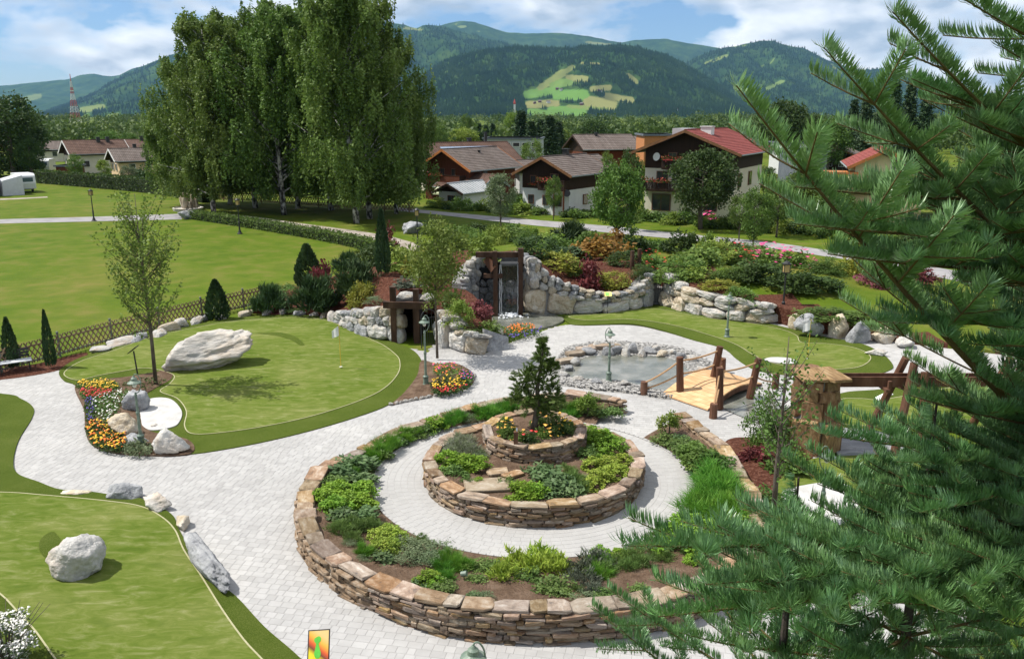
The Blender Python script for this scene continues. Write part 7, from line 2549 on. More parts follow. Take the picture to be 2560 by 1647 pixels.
BS = [
    (632, 724, 'mugo', L_mugo, 2.0, 1.75, 'round dark pine shrub at the tail of the mulch bank', 'pine_shrub'), (740, 720, 'mugo', L_mugo, 2.7, 2.3, 'large dark pine shrub in the middle of the mulch slope', 'pine_shrub'),
    (722, 672, 'cone', L_conif, 1.3, 2.2, 'dark pointed cypress shrub behind the large dark pine shrub', 'cypress_shrub'), (752, 668, 'loose', L_red, 1.2, 1.5, 'reddish brown shrub beside the pointed cypress', 'shrub'), (668, 690, 'spread', L_mid, 1.6, .7, 'low green juniper at the meadow edge of the mulch bank', 'juniper_shrub'),
    (838, 688, 'mugo', L_mugo, 2.7, 2.3, 'dark spruce-like shrub in front of the column cypress', 'pine_shrub'), (812, 634, 'mugo', L_mugo, 2.0, 1.7, 'dark shrub on the crest above the meadow', 'pine_shrub'), (862, 625, 'dome', L_dark, 1.8, 1.4, 'dark rounded shrub on the crest near the low hedge', 'shrub'),
    (848, 716, 'spread', L_gold, 1.3, 1.5, 'yellow-green golden shrub on the mulch above the boulder wall', 'golden_shrub'), (896, 642, 'column', L_conif, .75, 3.2, 'tall narrow column cypress on the bank crest', 'cypress_tree'),
    (942, 632, 'loose', L_light, 1.8, 1.6, 'yellow-green leafy bush next to the column cypress', 'shrub'), (968, 640, 'loose', L_gold, 1.3, 1.2, 'golden leaved bush behind the young tree', 'golden_shrub'), (905, 585, 'loose', L_red, 1.6, 2.4, 'small red leaved tree behind the column cypress', 'shrub'),
    (960, 672, 'loose', L_purp, 1.5, .7, 'purple-grey low shrub above the tunnel', 'shrub'),
    (1075, 756, 'spread', L_light, 1.2, 1.2, 'light green feathery conifer beside the waterfall horn', 'conifer_shrub'), (1128, 738, 'loose', L_maple, 1.0, .9, 'small red-pink maple beside the waterfall', 'maple_shrub'), (1100, 780, 'thyme', L_herb, 1.5, .5, 'low green ground cover above the cream slabs', 'ground_cover'), (1140, 775, 'loose', L_mid, 1.2, .6, 'low leafy shrub at the pool edge', 'shrub'),
    (1060, 722, 'loose', L_mid, 1.2, 1.0, 'green shrub between the tunnel and the feathery conifer', 'shrub'),
    (1130, 605, 'loose', L_light, 1.8, 1.6, 'light shrub at the rear of the waterfall', 'shrub'), (1060, 590, 'dome', L_mid, 2.2, 1.6, 'green mound shrub near the shaded lantern post', 'shrub'),
    (1160, 575, 'spread', L_light, 1.6, 1.9, 'pale young conifer behind the timber beam', 'conifer_shrub'), (1205, 565, 'loose', L_mid, 2.4, 1.5, 'loose green shrub above the timber beam', 'shrub'), (1255, 600, 'spread', L_dark, 2.3, 1.5, 'dark juniper just behind the waterfall', 'juniper_shrub'),
    (1240, 555, 'dome', L_light, 1.3, 1.1, 'small bright green shrub behind the dark juniper', 'shrub'), (1332, 570, 'mugo', L_mugo, 2.8, 2.1, 'spiky dark mountain pine on the bank crest', 'pine_shrub'), (1302, 632, 'spread', L_gold, 2.4, 1.2, 'low golden juniper above the scalloped wall', 'golden_shrub'),
    (1300, 585, 'loose', L_mid, 1.9, 1.2, 'mixed green shrub before the mountain pine', 'shrub'), (1330, 605, 'spread', L_conif, 2.2, .9, 'blue-green flat juniper between gold juniper and pine', 'juniper_shrub'), (1405, 605, 'loose', L_orange, 3.0, 1.7, 'broad orange leaved azalea on the bank', 'azalea_shrub'),
    (1435, 580, 'loose', L_orange, 1.8, 1.3, 'smaller orange shrub behind the broad azalea', 'azalea_shrub'), (1482, 590, 'dome', L_dark, 1.9, 1.6, 'dark green ball shrub beside the orange azalea', 'ball_shrub'), (1590, 592, 'dome', L_dark, 2.1, 1.7, 'dark green ball shrub nearest the road bend', 'ball_shrub'),
    (1535, 585, 'loose', L_mid, 1.9, 1.0, 'green shrub between the two dark ball shrubs', 'shrub'), (1378, 672, 'loose', L_red, 1.4, 1.7, 'dark red barberry above the scalloped wall', 'barberry_shrub'), (1432, 668, 'spread', L_gold, 1.6, .9, 'bright gold cushion juniper next to the barberry', 'golden_shrub'),
    (1350, 690, 'thyme', L_herb, 1.4, .4, 'low green cushion on the mulch over the scalloped wall', 'ground_cover'), (1400, 695, 'thyme', L_herb, 1.2, .4, 'second low cushion under the gold juniper', 'ground_cover'), (1520, 625, 'loose', L_mid, 1.6, 1.0, 'green shrub with red blossoms behind the timber posts', 'shrub'), (1460, 620, 'spread', L_dark, 1.8, .9, 'dark green juniper in front of the ball shrub', 'juniper_shrub'),
    (1570, 655, 'spread', L_mid, 2.0, .8, 'green juniper spilling over the wall by the gate', 'juniper_shrub'), (1625, 625, 'loose', L_mid, 2.6, 1.4, 'loose green shrub above the white boulder wall', 'shrub'), (1670, 618, 'spread', L_light, 2.6, 1.5, 'light green spreading shrub on the right bank', 'shrub'), (1625, 655, 'loose', L_light, 1.6, .9, 'light leafy shrub hanging over the white wall', 'shrub'),
    (1655, 575, 'loose', L_light, 1.2, 1.4, 'small bright sapling shrub by the road', 'shrub'), (1720, 620, 'loose', L_mid, 2.0, 1.3, 'shrub with red and white roses near the road', 'rose_shrub'), (1780, 650, 'dome', L_dark, 2.6, 1.2, 'long dark mound shrub before the black lantern', 'shrub'), (1740, 655, 'dome', L_dark, 1.8, 1.1, 'dark mound shrub beside the grey rock', 'shrub'),
    (1850, 672, 'dome', L_dark, 2.4, 1.1, 'dark mound shrub behind the black lantern', 'shrub'), (1905, 675, 'dome', L_dark, 2.2, 1.0, 'dark mound shrub next to the fir twigs', 'shrub'), (1800, 618, 'loose', L_mid, 2.4, 1.3, 'rhododendron with pink blossom above the dark mounds', 'rhododendron'), (1862, 622, 'loose', L_mid, 2.0, 1.2, 'second rhododendron with deep pink blossom', 'rhododendron'),
    (1985, 640, 'dome', L_gold, 1.6, 1.3, 'bright yellow round shrub before the road', 'golden_shrub'), (2035, 635, 'loose', L_mid, 1.8, 1.1, 'green shrub right of the bright yellow one', 'shrub'), (2055, 668, 'dome', L_maple, 2.2, 1.2, 'dusky pink spirea mound behind the fir twigs', 'spirea_shrub'), (2130, 660, 'dome', L_red, 2.4, 1.2, 'second dusky mound further behind the fir', 'spirea_shrub'),
    (1680, 680, 'spread', L_gold, 1.8, .7, 'low bronze-gold juniper over the white wall', 'golden_shrub'), (1730, 700, 'spread', L_mid, 1.4, .7, 'small juniper behind the far garden lamp', 'juniper_shrub'), (1750, 720, 'loose', L_mid, 1.4, .6, 'low leafy plant on the white wall crest', 'shrub'), (1800, 735, 'thyme', L_herb, 1.3, .4, 'grey-green cushion near the lantern base', 'ground_cover'),
    (1930, 742, 'spread', L_mid, 2.4, .5, 'flat green juniper above the grey boulders', 'juniper_shrub'), (2030, 760, 'spread', L_mid, 2.4, .7, 'flat juniper above the tall ochre boulder', 'juniper_shrub'),
    (1600, 640, 'fine', L_mid, 2.2, 1.2, 'fine leaved green shrub above the iron gate', 'shrub'), (1700, 660, 'fine', L_mid, 2.0, 1.1, 'fine leaved shrub behind the bronze juniper', 'shrub'), (1690, 600, 'loose', L_dark, 2.2, 1.3, 'dark leafy shrub near the road verge', 'shrub'), (1755, 600, 'fine', L_mid, 2.2, 1.2, 'rounded green shrub between the roses and rhododendron', 'shrub'),
    (1930, 640, 'fine', L_mid, 2.2, 1.1, 'green shrub just before the bright yellow one', 'shrub'), (1500, 648, 'fine', L_dark, 1.6, .9, 'dark cushion shrub right behind the timber posts', 'shrub'), (1350, 640, 'fine', L_mid, 1.5, .8, 'green shrub between gold juniper and barberry', 'shrub'), (1480, 690, 'thyme', L_herb, 1.6, .5, 'green cushion spilling to the scalloped wall end', 'ground_cover'),
    (1230, 575, 'fine', L_mid, 2.0, 1.3, 'fine green shrub behind the far horn', 'shrub'), (1110, 575, 'fine', L_mid, 2.4, 1.5, 'fine green shrub at the rear of the near horn', 'shrub'), (1010, 640, 'fine', L_mid, 2.0, 1.3, 'green shrub behind the young leafy tree', 'shrub'),
    (700, 700, 'thyme', L_herb, 1.2, .35, 'low herb cushion between the two dark pine shrubs', 'ground_cover'), (690, 730, 'thyme', L_herb, 1.5, .35, 'green cushion just above the edging stones', 'ground_cover'), (800, 742, 'thyme', L_herb, 1.6, .35, 'cushion plant at the top of the boulder wall', 'ground_cover'), (880, 706, 'thyme', L_grey, 1.4, .4, 'grey cushion near the golden shrub', 'ground_cover'), (860, 735, 'thyme', L_herb, 1.4, .35, 'green cushion left of the tunnel lintel', 'ground_cover'),
    (1220, 640, 'thyme', L_herb, .8, .3, 'small cushion on the far waterfall horn', 'ground_cover'), (1270, 660, 'thyme', L_grey, 1.2, .35, 'grey cushion on the mulch beside the waterfall', 'ground_cover'), (640, 738, 'thyme', L_maple, 1.2, .35, 'pink flowering cushion by the edging stones', 'ground_cover'),
    (30, 858, 'column', L_conif, .62, 2.0, 'broad column cypress at the fence behind the bench', 'cypress_tree'), (120, 856, 'column', L_conif, .44, 2.4, 'slim column cypress at the fence end of the bench', 'cypress_tree'), (510, 748, 'column', L_conif, 1.15, 1.95, 'stout cypress shrub at the rear rim of the upper green', 'cypress_tree'),
    (1792, 1042, 'fine', L_mid, 1.7, 2.5, 'fine leaved green shrub beside the stone pillar', 'shrub'), (1835, 1090, 'loose', L_mid, 1.5, .8, 'low leafy shrub at the foot of the sapling', 'shrub'), (1760, 1075, 'loose', L_red, 1.0, .6, 'small reddish shrub in the bed by the planter wall', 'shrub'), (1800, 1170, 'loose', L_mid, .9, .5, 'small green shrub by the sapling trunk', 'shrub'),
]
M_pinkb = plain('pink_blossom', (0.62, 0.06, 0.22), rough=.6, var=.3)
M_whiteb = plain('white_blossom', (0.72, 0.70, 0.66), rough=.6)
M_redb = plain('red_blossom', (0.46, 0.02, 0.02), rough=.6, var=.3)
M_yelb = plain('yellow_blossom', (0.72, 0.44, 0.02), rough=.6, var=.15)
M_orab = plain('orange_blossom', (0.68, 0.16, 0.01), rough=.6, var=.2)
M_blub = plain('violet_blossom', (0.10, 0.05, 0.36), rough=.6, var=.3)
M_peach_b = plain('peach_blossom', (0.75, 0.40, 0.08), rough=.6, var=.15)


def heads(P, r_, g):
    """small five-petal rosettes facing the sky"""
    n = len(P)
    an = np.arange(6) * PI / 3
    rad = r_ * g.uniform(.7, 1.2, n)
    nrm = unit(n, g) * .5 + np.array([-.15, -.1, 1.0])
    nrm /= np.linalg.norm(nrm, axis=1)[:, None]
    u_ = np.cross(nrm, [1, 0, 0])
    u_ /= np.linalg.norm(u_, axis=1)[:, None]
    v_ = np.cross(nrm, u_)
    ring = P[:, None] + rad[:, None, None] * (np.cos(an)[None, :, None] * u_[:, None] + np.sin(an)[None, :, None] * v_[:, None]) * np.where(np.arange(6) % 2, 1.0, .72)[None, :, None]
    V = np.concatenate([ring, (P + nrm * rad[:, None] * .35)[:, None]], 1).reshape(-1, 3)
    b0 = np.arange(n)[:, None] * 7
    j = np.arange(6)
    F = np.stack([b0 + j, b0 + (j + 1) % 6, np.broadcast_to(b0 + 6, (n, 6))], -1).reshape(-1, 3)
    return V, F


for (u, v, shp, m, w_, h_, lab, nm) in BS:
    z = None
    if v > 800:
        z = .1
    if z is None and not nm.endswith('tree') and nm != 'ground_cover':
        w_, h_ = w_ * 1.16, h_ * 1.14
    o = shrub(u, v, shp, m, w_, h_, z, nm)
    tag(o, lab, 'tree' if nm.endswith('tree') else 'shrub')
    bm_ = None
    if 'red and white' in lab:
        bm_ = (M_redb, 40)
    elif 'blossom' in lab and 'red' in lab:
        bm_ = (M_redb, 40)
    elif 'rhodo' in nm:
        bm_ = (M_pinkb, 55)
    if bm_:
        d = unit(bm_[1], G)
        d[:, 2] = np.abs(d[:, 2])
        V, F = heads(d * np.array([.5, .5, .95]), .055, G)
        obj('blossoms', [(V, F)], bm_[0], o)

# shrub belt in front of the village houses
vs_ = []
vm = [L_mid, L_light, L_dark, L_mid, L_herb]
for i, u in enumerate(np.r_[np.linspace(1010, 1215, 11), np.linspace(1225, 1510, 17), np.linspace(1520, 1790, 17), np.linspace(1800, 2150, 14)]):
    v = np.interp(u, [1010, 1215, 1510, 1800, 2150], [486, 497, 519, 540, 580]) + G.uniform(-6, 4)
    p = at(u, v)
    w_, h_ = G.uniform(1.4, 2.8), G.uniform(.9, 2.0)
    vs_.append(shrub(u, v, ['loose', 'dome', 'loose'][i % 3], vm[i % 5], w_, h_, 0.0, 'garden_shrub'))
label_row(vs_[:30], 'green garden shrub before the chalets along the road', 'shrub', 'shrubs in the chalet gardens')
label_row(vs_[30:], 'garden shrub before the red roofed and yellow houses', 'shrub', 'shrubs in the far side gardens')
o = shrub(1655, 522, 'loose', L_light, 1.6, 1.4, 0.0, 'peony_shrub')
tag(o, 'garden shrub with large pink blossom before the big dark leafy tree', 'shrub')
d = unit(26, G)
d[:, 2] = np.abs(d[:, 2])
V, F = heads(d * np.array([.4, .45, .95]), .16, G)
obj('blossoms', [(V, F)], M_pinkb, o)
for u, v, w_, h_, lab in ((18, 413, 9, 5.5, 'dark undergrowth beneath the linden'), (70, 411, 6, 4, 'dark bush at the skirt of the linden'), (345, 428, 4, 3.2, 'bushy shrub next to the thuja hedge')):
    tag(shrub(u, v, 'dome', L_dark, w_, h_, 0.0, 'bush'), lab, 'shrub')
us_ = []
for i, (u, v) in enumerate([(985, 520), (1010, 535), (1045, 540), (1090, 548), (1120, 532), (1150, 545), (1200, 540), (1225, 552), (1280, 560), (1380, 566)]):
    us_.append(shrub(u, v + 14, ['loose', 'dome'][i % 2], [L_mid, L_dark, L_light][i % 3], G.uniform(1.6, 2.6), G.uniform(1.0, 1.7), None, 'road_shrub'))
label_row(us_, 'mixed green shrub in the belt along the near road edge', 'shrub', 'shrubs along the near road edge')

# ---- mountain pine in the top planter
def pine():
    g = np.random.default_rng(88)
    t = thing('garden_pine', 'small irregular mountain pine with crooked trunk crowning the planters', 'tree', (TIER_C[0] - .02, TIER_C[1] - .05, .97))
    T = np.array([[0, 0, 0], [.06, 0, .4], [.12, .05, .8], [.10, .05, 1.3], [.20, .05, 1.9], [.26, .05, 2.5], [.24, .05, 2.85]])
    gr = [tube(T, [.10, .085, .075, .06, .045, .03, .015], 8)]
    C = [(-.05, 0, .85, .40), (-.3, -.1, .95, .36), (.25, .1, .7, .33), (.45, -.1, .55, .3), (-.55, .1, .85, .28), (.5, .1, 1.15, .36), (.65, -.1, 1.0, .3), (.35, .1, 1.35, .35), (-.35, 0, 1.45, .36), (-.2, -.1, 1.7, .36), (.0, .1, 1.5, .36), (.15, 0, 1.9, .3), (.45, .0, 1.75, .3), (.3, .1, 2.1, .3), (.2, -.05, 2.25, .26), (.5, 0, 2.0, .24), (.26, 0, 2.5, .2), (.24, 0, 2.72, .14), (-.4, .1, 1.2, .3)]
    Vs = []
    for (x, y, z, r_) in C:
        r_ *= .84
        s_ = np.array([np.interp(z - .2, T[:, 2], T[:, 0]), .05, max(.3, z - .2)])
        gr.append(tube([s_, (x, y, z)], [.03, .012], 5, cap=False))
        n = 34
        d = unit(n, g)
        d[:, 2] = d[:, 2] * .7 + .35
        d /= np.linalg.norm(d, axis=1)[:, None]
        for k in range(n):
            b0 = np.array([x, y, z]) + d[k] * r_ * g.uniform(.1, .95)
            ln = r_ * g.uniform(.4, .75)
            m = 95
            tt_ = g.uniform(0, 1, m)
            P = b0 + d[k] * (tt_ * ln)[:, None]
            a = unit(m, g) * .8 + d[k] * .9 + [0, 0, .25]
            a /= np.linalg.norm(a, axis=1)[:, None]
            b = np.cross(a, unit(m, g))
            b /= np.linalg.norm(b, axis=1)[:, None]
            Vs.append(np.stack([P - b * .006, P + b * .006, P + a * g.uniform(.06, .10, (m, 1))], 1).reshape(-1, 3))
    V = np.concatenate(Vs)
    obj('trunk', gr, M_bark, t, smooth=True)
    obj('crown', [(V, np.arange(len(V)).reshape(-1, 3))], leafmat('pine_needle', (0.052, 0.082, 0.016), (0.082, 0.120, 0.024), (0.12, 0.16, 0.04), transl=.2, scale=4), t)


pine()

# ---- herbs in the planters
HT = {'mound': ('mound', L_spring, .95, 'bright green bushy herb mound'), 'ball': ('ball', L_lime, .95, 'lime green ball shaped basil'), 'leaf': ('loose', L_herb, .8, 'dull green leafy herb'), 'feather': ('feather', L_fen, 1.0, 'feathery upright herb tuft'),
      'sage': ('sage', L_sage, .75, 'broad leaved grey-green sage'), 'rosem': ('rosem', L_herb, 1.1, 'needle leaved upright rosemary'), 'thyme': ('thyme', L_grey, .7, 'grey thyme cushion'), 'tall': ('tall', L_lime, 1.35, 'tall pale yellow-green herb'),
      'purple': ('tall', L_purp, 1.1, 'dark purple sage'), 'dill': ('dill', L_fen, 1.05, 'soft feathery dill clump'), 'bushy': ('mound', L_mid, 1.0, 'dense mid green herb bush'), 'lav': ('rosem', L_lav, 1.0, 'greyish lavender tuft')}
OUT = [(960, 985, 'leaf', .3), (1000, 982, 'mound', .3), (1050, 972, 'feather', .35), (1100, 990, 'thyme', .32), (1130, 968, 'feather', .4), (1185, 958, 'feather', .35), (930, 1020, 'feather', .3), (955, 1008, 'leaf', .3), (895, 1045, 'feather', .35), (858, 1058, 'leaf', .3), (905, 1072, 'feather', .3),
       (830, 1088, 'sage', .38), (872, 1098, 'sage', .38), (795, 1103, 'sage', .33), (780, 1128, 'leaf', .3), (842, 1124, 'sage', .33), (885, 1068, 'leaf', .3), (770, 1165, 'mound', .34), (802, 1152, 'mound', .34), (838, 1158, 'mound', .36), (790, 1188, 'mound', .34), (846, 1182, 'mound', .3), (818, 1180, 'mound', .32),
       (800, 1214, 'sage', .3), (850, 1208, 'sage', .3), (795, 1240, 'rosem', .3), (830, 1234, 'rosem', .3), (862, 1232, 'rosem', .3), (822, 1258, 'rosem', .25), (885, 1256, 'ball', .22), (905, 1246, 'ball', .22), (927, 1258, 'ball', .22), (897, 1282, 'ball', .24), (918, 1277, 'ball', .2), (948, 1278, 'thyme', .32), (982, 1292, 'thyme', .36), (1022, 1296, 'thyme', .36), (952, 1308, 'thyme', .26), (1005, 1312, 'thyme', .28),
       (1035, 1326, 'feather', .2), (1060, 1316, 'feather', .22), (1042, 1350, 'feather', .18), (1092, 1326, 'leaf', .22), (1112, 1352, 'leaf', .16), (1130, 1325, 'leaf', .2), (1180, 1345, 'tall', .3), (1200, 1318, 'tall', .3), (1258, 1332, 'tall', .36), (1272, 1302, 'tall', .36), (1302, 1332, 'tall', .3), (1300, 1376, 'leaf', .26), (1235, 1350, 'leaf', .24), (1160, 1330, 'leaf', .22),
       (1360, 1330, 'purple', .3), (1398, 1318, 'purple', .32), (1372, 1358, 'purple', .26), (1388, 1386, 'purple', .22), (1340, 1350, 'purple', .2), (1440, 1308, 'rosem', .25), (1420, 1330, 'rosem', .22), (1482, 1298, 'rosem', .3), (1502, 1318, 'rosem', .26), (1532, 1278, 'rosem', .36), (1562, 1268, 'rosem', .3), (1550, 1300, 'rosem', .26), (1470, 1325, 'rosem', .24),
       (1590, 1258, 'mound', .4), (1612, 1238, 'mound', .4), (1582, 1288, 'mound', .35), (1642, 1258, 'mound', .4), (1692, 1256, 'mound', .32), (1722, 1236, 'mound', .32), (1640, 1290, 'mound', .2), (1620, 1310, 'mound', .16), (1642, 1200, 'dill', .55), (1682, 1170, 'dill', .6), (1702, 1212, 'dill', .5), (1662, 1132, 'dill', .5), (1625, 1170, 'dill', .45),
       (1600, 1080, 'bushy', .42), (1640, 1090, 'bushy', .46), (1668, 1106, 'bushy', .46), (1625, 1118, 'bushy', .4), (1580, 1054, 'leaf', .36), (1542, 1036, 'leaf', .3), (1392, 966, 'leaf', .3), (1430, 972, 'leaf', .3), (1352, 962, 'feather', .3), (1328, 978, 'feather', .26), (1250, 950, 'feather', .3), (1300, 950, 'leaf', .3)]
g9 = np.random.default_rng(91)
for k in range(120):
    a = R(g9.uniform(128, 385))
    q = RING_C + g9.uniform(4.85, max(4.95, wall_r(a) - .45)) * np.array([math.cos(a), math.sin(a)])
    u9, v9 = proj((q[0], q[1], .3))
    OUT.append((u9, v9, ['leaf', 'thyme', 'feather', 'rosem', 'mound', 'sage'][k % 6], g9.uniform(.12, .22)))
INN = [(1050, 1040, 'lav', .36), (1082, 1034, 'lav', .36), (1104, 1054, 'lav', .3), (1060, 1058, 'lav', .3), (1042, 1082, 'mound', .3), (1076, 1086, 'mound', .3), (1112, 1090, 'mound', .3), (1062, 1104, 'leaf', .25), (1215, 1156, 'mound', .3), (1250, 1150, 'mound', .3), (1226, 1170, 'mound', .22), (1280, 1116, 'sage', .36), (1258, 1104, 'sage', .3), (1302, 1136, 'sage', .36), (1332, 1152, 'sage', .3), (1288, 1150, 'sage', .28),
       (1342, 1122, 'rosem', .3), (1325, 1104, 'rosem', .26), (1360, 1140, 'rosem', .26), (1390, 1090, 'ball', .26), (1422, 1088, 'ball', .26), (1400, 1118, 'ball', .26), (1432, 1108, 'ball', .26), (1386, 1134, 'ball', .22), (1456, 1078, 'ball', .22), (1455, 1098, 'ball', .16), (1390, 1036, 'mound', .3), (1420, 1026, 'mound', .36), (1450, 1044, 'mound', .36), (1400, 1006, 'mound', .3), (1440, 1020, 'mound', .3), (1375, 1060, 'leaf', .28)]
for k in range(30):
    a, r_ = R(g9.uniform(150, 400)), g9.uniform(1.5, 2.5)
    q = RING_C + r_ * np.array([math.cos(a), math.sin(a)])
    if np.hypot(*(q - TIER_C)) > 1.65 and abs(a - R(262)) > .35:
        u9, v9 = proj((q[0], q[1], .53))
        INN.append((u9, v9, ['leaf', 'thyme', 'mound', 'rosem'][k % 4], g9.uniform(.12, .2)))
for lst, zone, where in ((OUT, 'o', 'in the outer planter ring'), (INN, 'i', 'in the middle planter')):
    by = {}
    for (u, v, k, r_) in lst:
        shp, m, asp, txt = HT[k]
        if zone == 'o':
            p2 = at(u, v + 4, .3)
            z = outer_soil(p2)
            p2 = at(u, v + 4, z)
            # keep inside the bed
            q = p2 - RING_C
            rr = np.linalg.norm(q)
            a = math.atan2(q[1], q[0])
            rr = min(max(rr, 4.62 + r_ * .8), max(4.65 + r_ * .5, wall_r(a) - .25 - r_ * .7))
            p2 = RING_C + rr * np.array([math.cos(a), math.sin(a)])
            z = outer_soil(p2)
        else:
            z = .53
            p2 = at(u, v + 4, z)
            q = p2 - RING_C
            rr = np.linalg.norm(q)
            if rr > 2.65 - r_ * .7:
                p2 = RING_C + q / rr * (2.65 - r_ * .7)
        o = shrub(0, 0, shp, m, r_ * 3.0, r_ * 1.7 * asp, p=np.array([p2[0], p2[1], z]), name='herb_plant')
        by.setdefault(k, []).append(o)
    for k, os_ in by.items():
        label_row(os_, HT[k][3] + ' ' + where, 'herb', HT[k][3] + ' plants ' + where)
# roses on the top tier
rs = []
for i, (u, v) in enumerate([(1165, 1018), (1185, 1005), (1215, 1028), (1240, 1030), (1270, 1018), (1300, 1010), (1325, 1000), (1300, 990), (1180, 992), (1345, 1012), (1262, 990)]):
    p2 = at(u, v + 4, .97)
    q = p2 - TIER_C
    if np.linalg.norm(q) > 1.0:
        p2 = TIER_C + q / np.linalg.norm(q) * 1.0
    o = shrub(0, 0, 'loose', [L_mid, L_dark][i % 2], .55, .45, p=np.array([p2[0], p2[1], .97]), name='rose_bush')
    n = 7
    d = unit(n, G)
    d[:, 2] = np.abs(d[:, 2])
    V, F = heads(d * np.array([.48, .48, 1.0]), .11, G)
    obj('blossoms', [(V, F)], [M_peach_b, M_yelb, M_peach_b, M_redb][i % 4 if i % 4 != 3 or i == 3 else 0], o)
    rs.append(o)
label_row(rs, 'low rose bush with peach blossom round the pine', 'rose', 'roses in the top planter')
# small clipped laurel standards by the entrance
for (u, v, lab) in ((1374, 966, 'small rounded laurel at the end of the planter wall near the pond'), (1564, 1012, 'small rounded laurel on the other side of the planter entrance')):
    p2 = at(u, v, .25)
    t = thing('laurel_bush', lab, 'shrub', (p2[0], p2[1], .15))
    obj('stem', [tube([[0, 0, 0], [.02, 0, .5]], .025, 6)], M_bark, t)
    link('foliage', LEAFV(SH['loose'][0], L_light), t, (0, 0, .28), None, (.75, .75, .75))


# ---- bedding flowers
def bed(label, poly, n, bm_, r_, h_, leafm=L_mid, nl=None, z0=.15, name='flower_patch', cat='flowers', base_z=.12):
    Pp = PL(poly, base_z)
    lo, hi = Pp.min(0), Pp.max(0)

    def samp(k):
        c = np.c_[G.uniform(lo[0], hi[0], k * 6), G.uniform(lo[1], hi[1], k * 6)]
        return c[inside(c, Pp)][:k]
    c0 = Pp.mean(0)
    t = thing(name, label, cat, (c0[0], c0[1], base_z))
    q = samp(nl or n * 7)
    P = np.c_[q - c0, G.uniform(0, h_ * .9, len(q))]
    V, F = leaves(P, .085, G, .6, up=.4)
    obj('foliage', [(V, F)], leafm, t)
    if bm_ is not None:
        for j, m in enumerate(bm_ if isinstance(bm_, (list, tuple)) else [bm_]):
            q = samp(int(n * .62) // (len(bm_) if isinstance(bm_, (list, tuple)) else 1))
            V, F = heads(np.c_[q - c0, h_ * G.uniform(.75, 1.15, len(q))], r_, G)
            obj('blossoms', [(V, F)], m, t)
    return t


bed('yellow marigold patch at the head of the flower bed', [(180, 903), (215, 896), (262, 898), (278, 910), (255, 920), (205, 916)], 260, M_yelb, .045, .2)
bed('deep red flower patch under the yellow marigolds', [(190, 920), (225, 916), (262, 922), (250, 934), (205, 936)], 200, M_redb, .05, .2)
bed('white daisy patch beside the upright boulders', [(215, 945), (260, 925), (305, 922), (285, 950), (262, 985), (240, 992)], 210, M_whiteb, .035, .22, L_herb)
bed('violet lobelia patch along the paving', [(201, 940), (225, 938), (222, 965), (215, 992), (203, 985)], 150, M_blub, .03, .16, L_dark)
bed('orange and yellow marigold patch at the bed front', [(203, 1000), (245, 992), (285, 1005), (296, 1035), (285, 1058), (240, 1055), (212, 1035)], 330, [M_orab, M_yelb], .05, .2, L_dark)
bed('silver foliage patch before the white stone', [(285, 1048), (320, 1038), (352, 1045), (350, 1064), (300, 1066)], 20, None, .03, .2, L_grey, nl=700)
bed('sparse green leafy patch round the young tree', [(270, 905), (340, 888), (395, 890), (370, 905), (320, 915)], 20, None, .03, .2, L_dark, nl=260)
bed('yellow flower patch in the bed by the tunnel', [(1005, 905), (1030, 892), (1075, 890), (1090, 905), (1060, 915), (1020, 918)], 130, M_yelb, .05, .22, L_dark)
bed('red flower patch along the white cobbles', [(1010, 918), (1050, 912), (1095, 905), (1085, 915), (1040, 926)], 90, M_redb, .05, .2, L_dark)
bed('violet and mixed flower patch at the bed point', [(1075, 880), (1100, 878), (1108, 890), (1095, 902), (1075, 895)], 80, [M_blub, M_pinkb], .04, .25, L_mid)
bed('mixed red and orange flowers behind the yellow ones', [(1015, 865), (1050, 862), (1080, 875), (1060, 885), (1020, 885)], 70, [M_orab, M_pinkb], .05, .3, L_mid)
bed('orange pansies beside the waterfall pool', [(1178, 778), (1205, 768), (1240, 766), (1250, 776), (1215, 788), (1185, 792)], 130, M_orab, .06, .25, L_mid, base_z=.1)
bed('violet pansies in front of the orange ones', [(1180, 790), (1215, 786), (1262, 774), (1268, 782), (1225, 795), (1190, 800)], 70, M_blub, .05, .22, L_mid, base_z=.1)
# white blossoming shrub in the lower corner
p = atp(18, 1560, .05)
t = thing('blossom_shrub', 'white blossoming shrub cut off by the lower left corner', 'shrub', (p[0], p[1], .05))
gr = []
for k in range(22):
    a, r_ = G.uniform(0, 6.28), G.uniform(.2, .9)
    gr.append(tube([[0, 0, 0], [r_ * .4 * math.cos(a), r_ * .4 * math.sin(a), .6], [r_ * math.cos(a), r_ * math.sin(a), G.uniform(.7, 1.3)]], [.015, .01, .004], 5))
obj('twigs', gr, M_bark, t)
C = clumps(G, 46, .62, .42, .6, .4)
C = C[C[:, 2] > .1]
V, F = leaves(around(C, 40, .16, G), .06, G)
obj('foliage', [(V, F)], L_grey, t)
V, F = heads(around(C, 26, .15, G) + [0, 0, .06], .028, G)
obj('blossoms', [(V, F)], M_whiteb, t)
boulder(12, 1545, .8, .6, .45, 'pale stone under the white blossoming shrub', 703, 'p')

